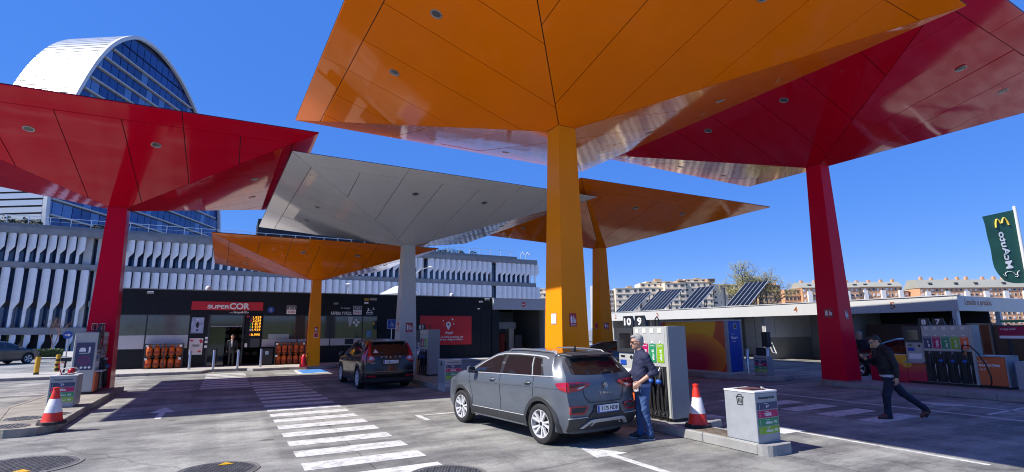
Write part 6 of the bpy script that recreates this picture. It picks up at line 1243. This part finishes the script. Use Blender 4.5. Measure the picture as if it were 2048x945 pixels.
# ---- other parked cars, simpler but whole
def plain_car(label, paint, loc, rz, sc, fast=False):
    t = thing('parked_car', label, 'car', (0, 0, 0), local=True)
    c = Car(paint, L_r=.86, WB=2.68, L_f=.86, half=.92, R=.34, arch=.40, roof=((-1, 1.12 if fast else 1.40), (-.5, 1.30 if fast else 1.46), (.2, 1.52), (.9, 1.56), (1.4, 1.52), (1.7, 1.42), (2.5, 1.02), (3.2, .92), (3.54, .78)), belt=((-1, 1.06), (0, 1.04), (1.5, 1.0), (2.5, .97), (3.2, .88), (3.54, .74)),
            xr=((.2, -.74), (.45, -.86), (.75, -.85), (.95, -.80), (1.06, -.76), (1.3, -.6), (1.5, -.45)), xf=((.2, 3.35), (.5, 3.53), (.8, 3.5), (1., 3.4)))
    c.build(t); b = c.body; rp = c.rearp()
    for sg in (1, -1):
        sp = c.sidep(sg); c.patch('side_window', [(2.2, 1.03), (1.8, 1.28), (1.5, 1.41), (1.25, 1.44), (1.24, 1.04)], sp, cglass, b, cell=.12, thick=.006); c.patch('side_window', [(1.14, 1.04), (1.15, 1.44), (.5, 1.45), (.1, 1.36), (-.15, 1.12)], sp, cglass, b, cell=.12, thick=.006)
        c.patch('tail_lamp', [(sg * .80, .98), (sg * .35, .96), (sg * .35, .90), (sg * .80, .86)], rp, lampd, b, cell=.1, thick=.012); c.arch_trim(t, 0, sg, cladm, .05); c.arch_trim(t, c.WB, sg, cladm, .05); c.strip([(1.19, 1.0), (1.16, .35)], .014, sg, rim_d, 'door_gap', b, .003)
        y = c.side(2.0, 1.0, 0); obj('mirror', MB().box(1.98, 2.08, sg * (y + .03), sg * (y + .2), 1.0, 1.12, paint), t, bevel=.02); obj('door_handle', MB().box(1.3, 1.5, sg * (c.side(1.4, .9, 0)), sg * (c.side(1.4, .9, 0) + .02), .89, .92, paint), b)
        for xa in (0, c.WB): c.wheel(t, xa, sg, style=1, spokes=5)
    zt = 1.20 if fast else 1.36
    c.patch('rear_window', [(.55, 1.12), (-.55, 1.12), (-.46, zt), (.46, zt)], rp, cglass, b, cell=.12, thick=.008); number_plate(t, b, (c.rear(0, .70, .02), 0, .70), .5, .11, '4820 LKM'[:4] + '   ' if False else '    .') if False else None
    t.location = loc; t.rotation_euler = (0, 0, rz); t.scale = (sc,) * 3; return t
plain_car('dark grey coupe crossover driving off at the far left edge', mat('graphite_paint', (.045, .045, .052), .3, metal=.4, coat=1.), (-13.1, 42.6, 0), math.radians(52), .92, True)
plain_car('black hatchback hidden behind the grey car and the man, by the far orange column', mat('ink_paint', (.008, .008, .010), .25, coat=1.), (13.3, 14.9, 0), math.radians(118), .92)
plain_car('dark car in the shade behind pumps 8 and 7', mat('dusk_paint', (.012, .013, .018), .3, coat=1.), (22.2, 9.2, 0), math.radians(100), .95)
# ================================================================ people: one continuous skin from blended capsules
def net(D, o, h):
    """naive surface nets: quads around the zero level of grid D"""
    S = D < 0; nx, ny, nz = D.shape; cnt = np.zeros((nx - 1, ny - 1, nz - 1), np.int16); acc = np.zeros((nx - 1, ny - 1, nz - 1, 3), np.float32)
    for ax in range(3):
        a = [slice(None)] * 3; b = [slice(None)] * 3; a[ax] = slice(0, -1); b[ax] = slice(1, None)
        da, db = D[tuple(a)], D[tuple(b)]; cr = (da < 0) != (db < 0); t = np.where(cr, da / np.where(cr, da - db, 1), 0)
        oth = [i for i in range(3) if i != ax]
        for i in (0, 1):
            for j in (0, 1):
                s = [slice(None)] * 3; s[oth[0]] = slice(0, -1) if i == 0 else slice(1, None); s[oth[1]] = slice(0, -1) if j == 0 else slice(1, None)
                c = cr[tuple(s)]; tt = t[tuple(s)]; cnt += c; off = [0, 0, 0]; off[oth[0]] = i; off[oth[1]] = j
                for k in range(3): acc[..., k] += np.where(c, tt if k == ax else off[k], 0)
    act = cnt > 0; idx = -np.ones(act.shape, np.int64); idx[act] = np.arange(act.sum()); g = np.argwhere(act); V = (g + acc[act] / cnt[act][:, None]) * h + np.array(o); F = []
    for ax in range(3):
        a = [slice(1, -1)] * 3; b = [slice(1, -1)] * 3; a[ax] = slice(0, -1); b[ax] = slice(1, None); sa, sb = S[tuple(a)], S[tuple(b)]
        e = np.argwhere(sa != sb); fl = sa[sa != sb]; base = e.copy(); oth = [i for i in range(3) if i != ax]
        for i in oth: base[:, i] += 1
        def cell(i, j):
            c = base.copy(); c[:, oth[0]] -= i; c[:, oth[1]] -= j; return idx[c[:, 0], c[:, 1], c[:, 2]]
        q = np.stack([cell(1, 1), cell(0, 1), cell(0, 0), cell(1, 0)], 1); fl = fl ^ (ax == 1); q[~fl] = q[~fl][:, ::-1]; F.append(q)
    return V, np.concatenate(F)
class Body:
    def __init__(s): s.p = []
    def cap(s, a, b, ra, rb, tag_, k=.025): s.p.append(('c', np.array(a, float), np.array(b, float), ra, rb, tag_, k)); return s
    def ell(s, c, r, tag_, k=.02, rot=None): s.p.append(('e', np.array(c, float), np.array(r, float), rot, 0, tag_, k)); return s
    def dist(s, pr, P):
        if pr[0] == 'c':
            _, a, b, ra, rb, _, _ = pr; ba = b - a; t = np.clip(((P - a) @ ba) / max(1e-9, ba @ ba), 0, 1); return np.linalg.norm(P - a - t[..., None] * ba, axis=-1) - (ra + (rb - ra) * t)
        _, c, r, rot, _, _, _ = pr; q = P - c
        if rot is not None: q = q @ rot
        k = np.linalg.norm(q / r, axis=-1); return (k - 1) * r.min()
    def make(s, name, mats, parent, h=.008, noise=0.):
        lo = np.min([np.minimum(p[1], p[2]) - max(p[3], p[4]) if p[0] == 'c' else p[1] - p[2].max() for p in s.p], 0) - .04; hi = np.max([np.maximum(p[1], p[2]) + max(p[3], p[4]) if p[0] == 'c' else p[1] + p[2].max() for p in s.p], 0) + .04
        n = np.ceil((hi - lo) / h).astype(int) + 1; D = np.full(n, .2, np.float32); ax = [lo[i] + h * np.arange(n[i]) for i in range(3)]
        for p in s.p:
            if p[0] == 'c': a, b = np.minimum(p[1], p[2]) - max(p[3], p[4]) - .06, np.maximum(p[1], p[2]) + max(p[3], p[4]) + .06
            else: a, b = p[1] - p[2].max() - .06, p[1] + p[2].max() + .06
            i0 = np.maximum(0, ((a - lo) / h).astype(int)); i1 = np.minimum(n, ((b - lo) / h).astype(int) + 2); sl = tuple(slice(i0[i], i1[i]) for i in range(3))
            G_ = np.stack(np.meshgrid(*[ax[i][sl[i]] for i in range(3)], indexing='ij'), -1); d = s.dist(p, G_); k = p[6]; o = D[sl]
            hh = np.clip(.5 + .5 * (o - d) / k, 0, 1); D[sl] = o * (1 - hh) + d * hh - k * hh * (1 - hh)
        V, F = net(D, lo, h)
        best = np.full(len(V), 9.); tg = np.zeros(len(V), int); names = list(mats)
        for p in s.p:
            d = s.dist(p, V); m = d < best; best[m] = d[m]; tg[m] = names.index(p[5])
        if noise:
            w = np.isin(tg, [names.index(q) for q in names if q.startswith(('top', 'leg'))]); f = np.sin(V[:, 2] * 60 + V[:, 0] * 35 + 2 * np.sin(V[:, 1] * 30)) * np.sin(V[:, 0] * 24 + V[:, 2] * 19) ; c = V.mean(0); r = V - np.stack([np.full(len(V), c[0]), np.full(len(V), c[1]), V[:, 2]], 1)
            V = V + (r / (np.linalg.norm(r, axis=1, keepdims=True) + 1e-6)) * (f * noise * w)[:, None]
        me = bpy.data.meshes.new(name); me.from_pydata(V.tolist(), [], F.tolist())
        for q in names: me.materials.append(mats[q])
        ft = np.sort(tg[F], 1)[:, 1]; me.polygons.foreach_set('material_index', ft.astype(np.int32)); me.polygons.foreach_set('use_smooth', [True] * len(F)); me.update()
        return link(name, me, parent)
def ry(a):  # rotation about the sideways axis, for ellipsoids
    c, s = math.cos(a), math.sin(a); return np.array([[c, 0, s], [0, 1, 0], [-s, 0, c]])
def head(B, c, tilt=0., k=1., hair='hair', short=.0):
    """head centred at c, facing +x, bowed by tilt"""
    c = np.array(c, float); R = ry(tilt); P = lambda x, y, z: c + R @ np.array([x, y, z]) * k
    B.ell(P(0, 0, .02), np.array([.093, .074, .105]) * k, 'skin', .02, R); B.ell(P(.022, 0, -.055), np.array([.068, .056, .062]) * k, 'skin', .03, R); B.cap(P(.075, 0, -.095), P(.06, 0, -.10), .018 * k, .02 * k, 'skin', .03)
    B.cap(P(.090, 0, .015), P(.112, 0, -.026), .010 * k, .014 * k, 'skin', .012); B.cap(P(.085, -.03, .03), P(.085, .03, .03), .012 * k, .012 * k, 'skin', .015); B.cap(P(.083, -.018, -.063), P(.083, .018, -.063), .009 * k, .009 * k, 'lip', .008)
    for sg in (-1, 1): B.ell(P(-.005, sg * .077, -.005), np.array([.022, .010, .033]) * k, 'skin', .008, R); B.ell(P(.082, sg * .031, .012), np.array([.012, .014, .010]) * k, 'eye', .004, R)
    B.ell(P(-.026, 0, .055), np.array([.098, .085, .088]) * k, hair, .012, R); B.ell(P(-.06, 0, .0), np.array([.060, .076, .075]) * k, hair, .015, R); B.ell(P(.045, 0, .105), np.array([.05, .06, .028]) * k, hair, .015, R)
    for sg in (-1, 1): B.cap(P(-.01, sg * .074, .03), P(-.012, sg * .074, -.005), .012 * k, .008 * k, hair, .01)
    return P
def hand(B, w, d, palm, k=1., curl=.9, tag_='skin', spread=1.):
    """hand from wrist w along d; palm is the direction the palm faces"""
    w, d, palm = [np.array(v, float) for v in (w, d, palm)]; d /= np.linalg.norm(d); palm -= d * (palm @ d); palm /= np.linalg.norm(palm); s = np.cross(d, palm)
    for o in (-.026, -.009, .009, .026): B.cap(w + d * .01 * k + s * o * .6 * k, w + d * .085 * k + s * o * k, .016 * k, .013 * k, tag_, .012)
    for o, L in ((-.030, .062), (-.010, .078), (.010, .072), (.030, .056)):
        p = w + d * .088 * k + s * o * spread * k; a = 0.
        for j, (f, r) in enumerate(((.45, .0092), (.32, .0084), (.25, .0076))):
            a += curl * (.45 if j == 0 else .6); e = d * math.cos(a) + palm * math.sin(a); q = p + e * L * f * k; B.cap(p, q, r * k, (r - .0006) * k, tag_, .004); p = q
    p = w + d * .028 * k - s * .024 * k; e = d * .6 - s * .75 + palm * .35; e /= np.linalg.norm(e); q = p + e * .042 * k; B.cap(p, q, .0125 * k, .0105 * k, tag_, .010); e = d * .85 - s * .15 + palm * .5; e /= np.linalg.norm(e); B.cap(q, q + e * .032 * k, .0105 * k, .0085 * k, tag_, .004)
skin = mat('skin', (.50, .27, .18), .5, var=.06, vscale=18); lip = mat('lip', (.36, .14, .11), .5); eye_m = mat('eye_dark', (.04, .03, .03), .2); grey_hair = mat('grey_hair', (.30, .29, .28), .7, var=.45, vscale=60, bump=.004, bscale=120); dark_hair = mat('dark_hair', (.02, .016, .013), .6, var=.3, vscale=60, bump=.003, bscale=120)
knit = mat('navy_knit', (.019, .023, .062), .85, var=.12, vscale=30, bump=.002, bscale=220); denim = mat('blue_denim', (.042, .090, .22), .85, var=.35, vscale=5, bump=.002, bscale=120); shirt = mat('pale_blue_shirt', (.17, .22, .34), .8); shoe_k = mat('dark_trainer', (.022, .025, .035), .6); sole = mat('pale_sole', (.55, .56, .58), .6)
jacket = mat('black_jacket', (.006, .006, .009), .7, var=.2, vscale=6, bump=.003, bscale=30); trous = mat('navy_trousers', (.012, .016, .036), .85, var=.25, vscale=6, bump=.002, bscale=60); brown_shoe = mat('red_brown_shoe', (.11, .026, .016), .45); glasses_m = mat('dark_lens', (.012, .010, .010), .08, spec=.8); shirt_w = mat('white_shirt', (.5, .53, .58), .8)
FACE = math.atan2(.474, -.88)    # towards the left of the photo
def glasses(name, P, par, lens):
    mb = MB()
    for sg in (-1, 1):
        mb.hexa([tuple(P(*v)) for v in ((.100, sg * .010, .000), (.094, sg * .058, .002), (.094, sg * .058, .030), (.102, sg * .010, .032))], [tuple(P(*v)) for v in ((.106, sg * .010, .000), (.099, sg * .061, .002), (.099, sg * .061, .030), (.108, sg * .010, .032))], lens)
        mb.tube([tuple(P(.097, sg * .062, .026)), tuple(P(.04, sg * .082, .022)), tuple(P(-.01, sg * .083, .016))], .004, black, 6)
    mb.tube([tuple(P(.106, -.012, .026)), tuple(P(.106, .012, .026))], .005, black, 6); return obj(name, mb, par)
# ---- the man at the grey car
m1 = thing('person', 'person with grey hair and sunglasses in navy jumper and jeans fuelling the grey car', 'person', (0, 0, 0), local=True); B = Body()
P1 = head(B, (.055, 0, 1.625), .10); B.cap((.0, 0, 1.44), (.03, 0, 1.55), .058, .052, 'skin', .03)
B.cap((-.01, .0, 1.44), (.005, 0, 1.475), .075, .066, 'top', .02)
B.cap((-.02, -.15, 1.39), (-.02, .15, 1.39), .075, .075, 'top', .06); B.ell((.0, 0, 1.27), (.128, .195, .19), 'top', .05); B.ell((.025, 0, 1.08), (.142, .180, .17), 'top', .05); B.ell((.02, 0, .965), (.130, .172, .075), 'top', .03)
B.ell((.015, 0, .905), (.128, .168, .05), 'shirt', .02); B.ell((-.005, 0, .86), (.132, .172, .12), 'leg', .03)
for sg, kx, fx in ((1, -.01, -.06), (-1, .03, .02)):
    B.cap((.0, sg * .085, .86), (kx + .02, sg * .095, .50), .098, .066, 'leg', .04); B.cap((kx + .02, sg * .095, .50), (fx, sg * .10, .12), .066, .053, 'leg', .03); B.cap((fx, sg * .10, .13), (fx + .01, sg * .10, .085), .060, .066, 'leg', .02)
    B.cap((fx - .035, sg * .10, .055), (fx + .07, sg * .105, .062), .046, .048, 'shoe', .03); B.cap((fx + .07, sg * .105, .055), (fx + .175, sg * .115, .040), .046, .034, 'shoe', .03); B.cap((fx - .05, sg * .10, .018), (fx + .18, sg * .115, .018), .034, .030, 'sole', .006)
# near arm: elbow drawn back, hand in front of the hip
B.cap((-.02, .19, 1.375), (-.145, .235, 1.12), .068, .056, 'top', .04); B.cap((-.145, .235, 1.12), (-.055, .226, 1.075), .056, .050, 'top', .03); B.cap((-.06, .226, 1.077), (.10, .195, .965), .042, .030, 'skin', .012); hand(B, (.10, .195, .965), (.62, -.12, -.70), (-.1, -1, -.1), 1.06, .6)
B.cap((-.01, -.19, 1.375), (.04, -.235, 1.11), .068, .056, 'top', .04); B.cap((.04, -.235, 1.11), (.20, -.21, 1.02), .056, .045, 'top', .03); B.cap((.19, -.21, 1.02), (.28, -.18, .985), .040, .031, 'skin', .012); hand(B, (.28, -.18, .985), (.9, .1, -.25), (0, .3, -1), 1.05, .9)
b = B.make('body', dict(skin=skin, lip=lip, eye=eye_m, hair=grey_hair, top=knit, shirt=shirt, leg=denim, shoe=shoe_k, sole=sole), m1, .0068, .0035); glasses('sunglasses', P1, b, glasses_m)
pk_ = MB().hexa([(.10, .13, .80), (.155, .05, .80), (.16, .05, .93), (.11, .14, .93)], [(.125, .15, .79), (.185, .06, .79), (.19, .06, .95), (.13, .155, .95)], mat('pale_cloth', (.50, .46, .47), .8)); obj('cloth', pk_, b, bevel=.008)
mb = MB()
for sg, fx in ((1, -.06), (-1, .02)): mb.hexa([(fx + .01, sg * .10 + sg * .044, .035), (fx + .05, sg * .10 + sg * .046, .035), (fx + .07, sg * .10 + sg * .044, .085), (fx + .03, sg * .10 + sg * .044, .085)], [(fx + .01, sg * .10 + sg * .052, .035), (fx + .05, sg * .10 + sg * .054, .035), (fx + .07, sg * .10 + sg * .050, .085), (fx + .03, sg * .10 + sg * .050, .085)], sole)
obj('shoe_patch', mb, b)
m1.location = (6.36, 7.12, 0); m1.rotation_euler = (0, 0, FACE + .12); m1.scale = (1.0, 1.0, .985)
# ---- the man walking with his phone
m2 = thing('person', 'person with dark hair and glasses walking left while looking at a phone', 'person', (0, 0, 0), local=True); B = Body()
P2 = head(B, (.165, 0, 1.54), .48, .98); B.cap((.05, 0, 1.40), (.12, 0, 1.49), .058, .050, 'skin', .03); B.cap((.045, 0, 1.41), (.075, 0, 1.445), .078, .068, 'top', .02)
B.cap((.03, -.15, 1.352), (.03, .15, 1.352), .082, .082, 'top', .06); B.ell((.035, 0, 1.215), (.140, .200, .20), 'top', .05); B.ell((.02, 0, 1.03), (.146, .192, .16), 'top', .05); B.ell((-.005, 0, .915), (.145, .188, .085), 'top', .02); B.ell((-.02, 0, .855), (.137, .18, .045), 'shirt', .015); B.ell((-.03, 0, .83), (.142, .172, .115), 'leg', .03)
B.cap((-.01, .085, .82), (.12, .10, .46), .105, .075, 'leg', .04); B.cap((.12, .10, .46), (.13, .10, .12), .075, .060, 'leg', .03); B.cap((.13, .10, .13), (.135, .10, .085), .066, .068, 'leg', .02)
B.cap((.095, .10, .055), (.195, .105, .06), .046, .046, 'shoe', .03); B.cap((.195, .105, .052), (.305, .115, .042), .046, .034, 'shoe', .03); B.cap((.085, .10, .016), (.31, .115, .016), .032, .03, 'sole', .006)
B.cap((-.04, -.085, .82), (-.30, -.10, .49), .105, .075, 'leg', .04); B.cap((-.30, -.10, .49), (-.66, -.105, .21), .074, .058, 'leg', .03); B.cap((-.65, -.105, .22), (-.68, -.105, .19), .062, .064, 'leg', .02)
B.cap((-.725, -.105, .165), (-.68, -.105, .09), .046, .047, 'shoe', .03); B.cap((-.68, -.105, .09), (-.61, -.11, .040), .046, .034, 'shoe', .03); B.cap((-.765, -.105, .14), (-.70, -.11, .032), .026, .024, 'sole', .006)
B.cap((.03, .20, 1.332), (-.03, .255, 1.08), .074, .062, 'top', .04); B.cap((-.03, .255, 1.08), (-.03, .27, .86), .062, .048, 'top', .03); B.cap((-.03, .27, .87), (-.025, .27, .82), .034, .030, 'skin', .01); hand(B, (-.025, .27, .825), (.1, .02, -1), (.2, -1, 0), 1.0, .55)
B.cap((.05, -.20, 1.332), (.10, -.235, 1.085), .074, .062, 'top', .04); B.cap((.10, -.235, 1.085), (.315, -.10, 1.17), .060, .046, 'top', .03); B.cap((.31, -.105, 1.168), (.36, -.07, 1.195), .034, .030, 'skin', .01); hand(B, (.36, -.07, 1.195), (.75, .45, .30), (-.3, .2, .9), 1.0, .7)
b = B.make('body', dict(skin=skin, lip=lip, eye=eye_m, hair=dark_hair, top=jacket, shirt=shirt_w, leg=trous, shoe=brown_shoe, sole=black), m2, .0075, .004); glasses('glasses', P2, b, mat('clear_lens', (.25, .27, .3), .1))
ph = thing('mobile_phone', 'black phone held in front of the walking man', 'phone', (0, 0, 0), local=True); obj('case', MB().hexa([(.42, -.075, 1.225), (.43, -.005, 1.225), (.49, -.01, 1.36), (.48, -.08, 1.36)], [(.43, -.077, 1.221), (.44, -.007, 1.221), (.50, -.012, 1.356), (.49, -.082, 1.356)], black), ph)
for o in (m2, ph): o.location = (12.10, 6.12, 0); o.rotation_euler = (0, 0, FACE - .12); o.scale = (1.0, 1.0, 1.0)
# ---- people farther off
def standing(label, loc, rz, H, mats, h=.012, hair='hair', arms=.0):
    t = thing('person', label, 'person', loc, local=True, rz=rz); B = Body(); k = H / 1.75; s = lambda *v: tuple(q * k for q in v)
    head(B, s(.02, 0, 1.62), 0, k); B.cap(s(0, 0, 1.42), s(.01, 0, 1.55), .056 * k, .05 * k, 'skin', .03); B.cap(s(0, -.15, 1.38), s(0, .15, 1.38), .075 * k, .075 * k, 'top', .06); B.ell(s(0, 0, 1.22), np.array([.125, .19, .22]) * k, 'top', .05); B.ell(s(0, 0, .98), np.array([.13, .18, .2]) * k, 'top', .05); B.ell(s(.115, 0, 1.28), np.array([.02, .04, .14]) * k, 'shirt', .01); B.ell(s(0, 0, .86), np.array([.125, .165, .11]) * k, 'leg', .03)
    for sg in (1, -1):
        B.cap(s(0, sg * .085, .85), s(.01, sg * .09, .48), .09 * k, .065 * k, 'leg', .04); B.cap(s(.01, sg * .09, .48), s(-.01, sg * .095, .09), .065 * k, .052 * k, 'leg', .03); B.cap(s(-.03, sg * .095, .045), s(.15, sg * .11, .04), .045 * k, .035 * k, 'shoe', .02)
        B.cap(s(0, sg * .2, 1.36), s(-.02, sg * .25, 1.1), .066 * k, .055 * k, 'top', .04); B.cap(s(-.02, sg * .25, 1.1), s(.05, sg * .25, .87), .055 * k, .044 * k, 'top', .03); hand(B, s(.05, sg * .25, .87), (.15, 0, -1), (0, -sg, 0), k, .5)
    B.make('body', dict(skin=skin, lip=lip, eye=eye_m, hair=hair, top=mats[0], shirt=mats[1], leg=mats[2], shoe=black), t, h); return t
standing('person in a dark coat and pale scarf standing in the shop doorway', (.25, 31.15, .12), math.radians(-95), 1.60, (jacket, shirt_w, black), .012, dark_hair)
standing('person with grey hair in dark clothes half hidden by the right red column', (21.4, 11.62, 0), math.radians(190), 1.68, (mat('dusk_coat', (.015, .018, .028), .8), jacket, black), .013, grey_hair)
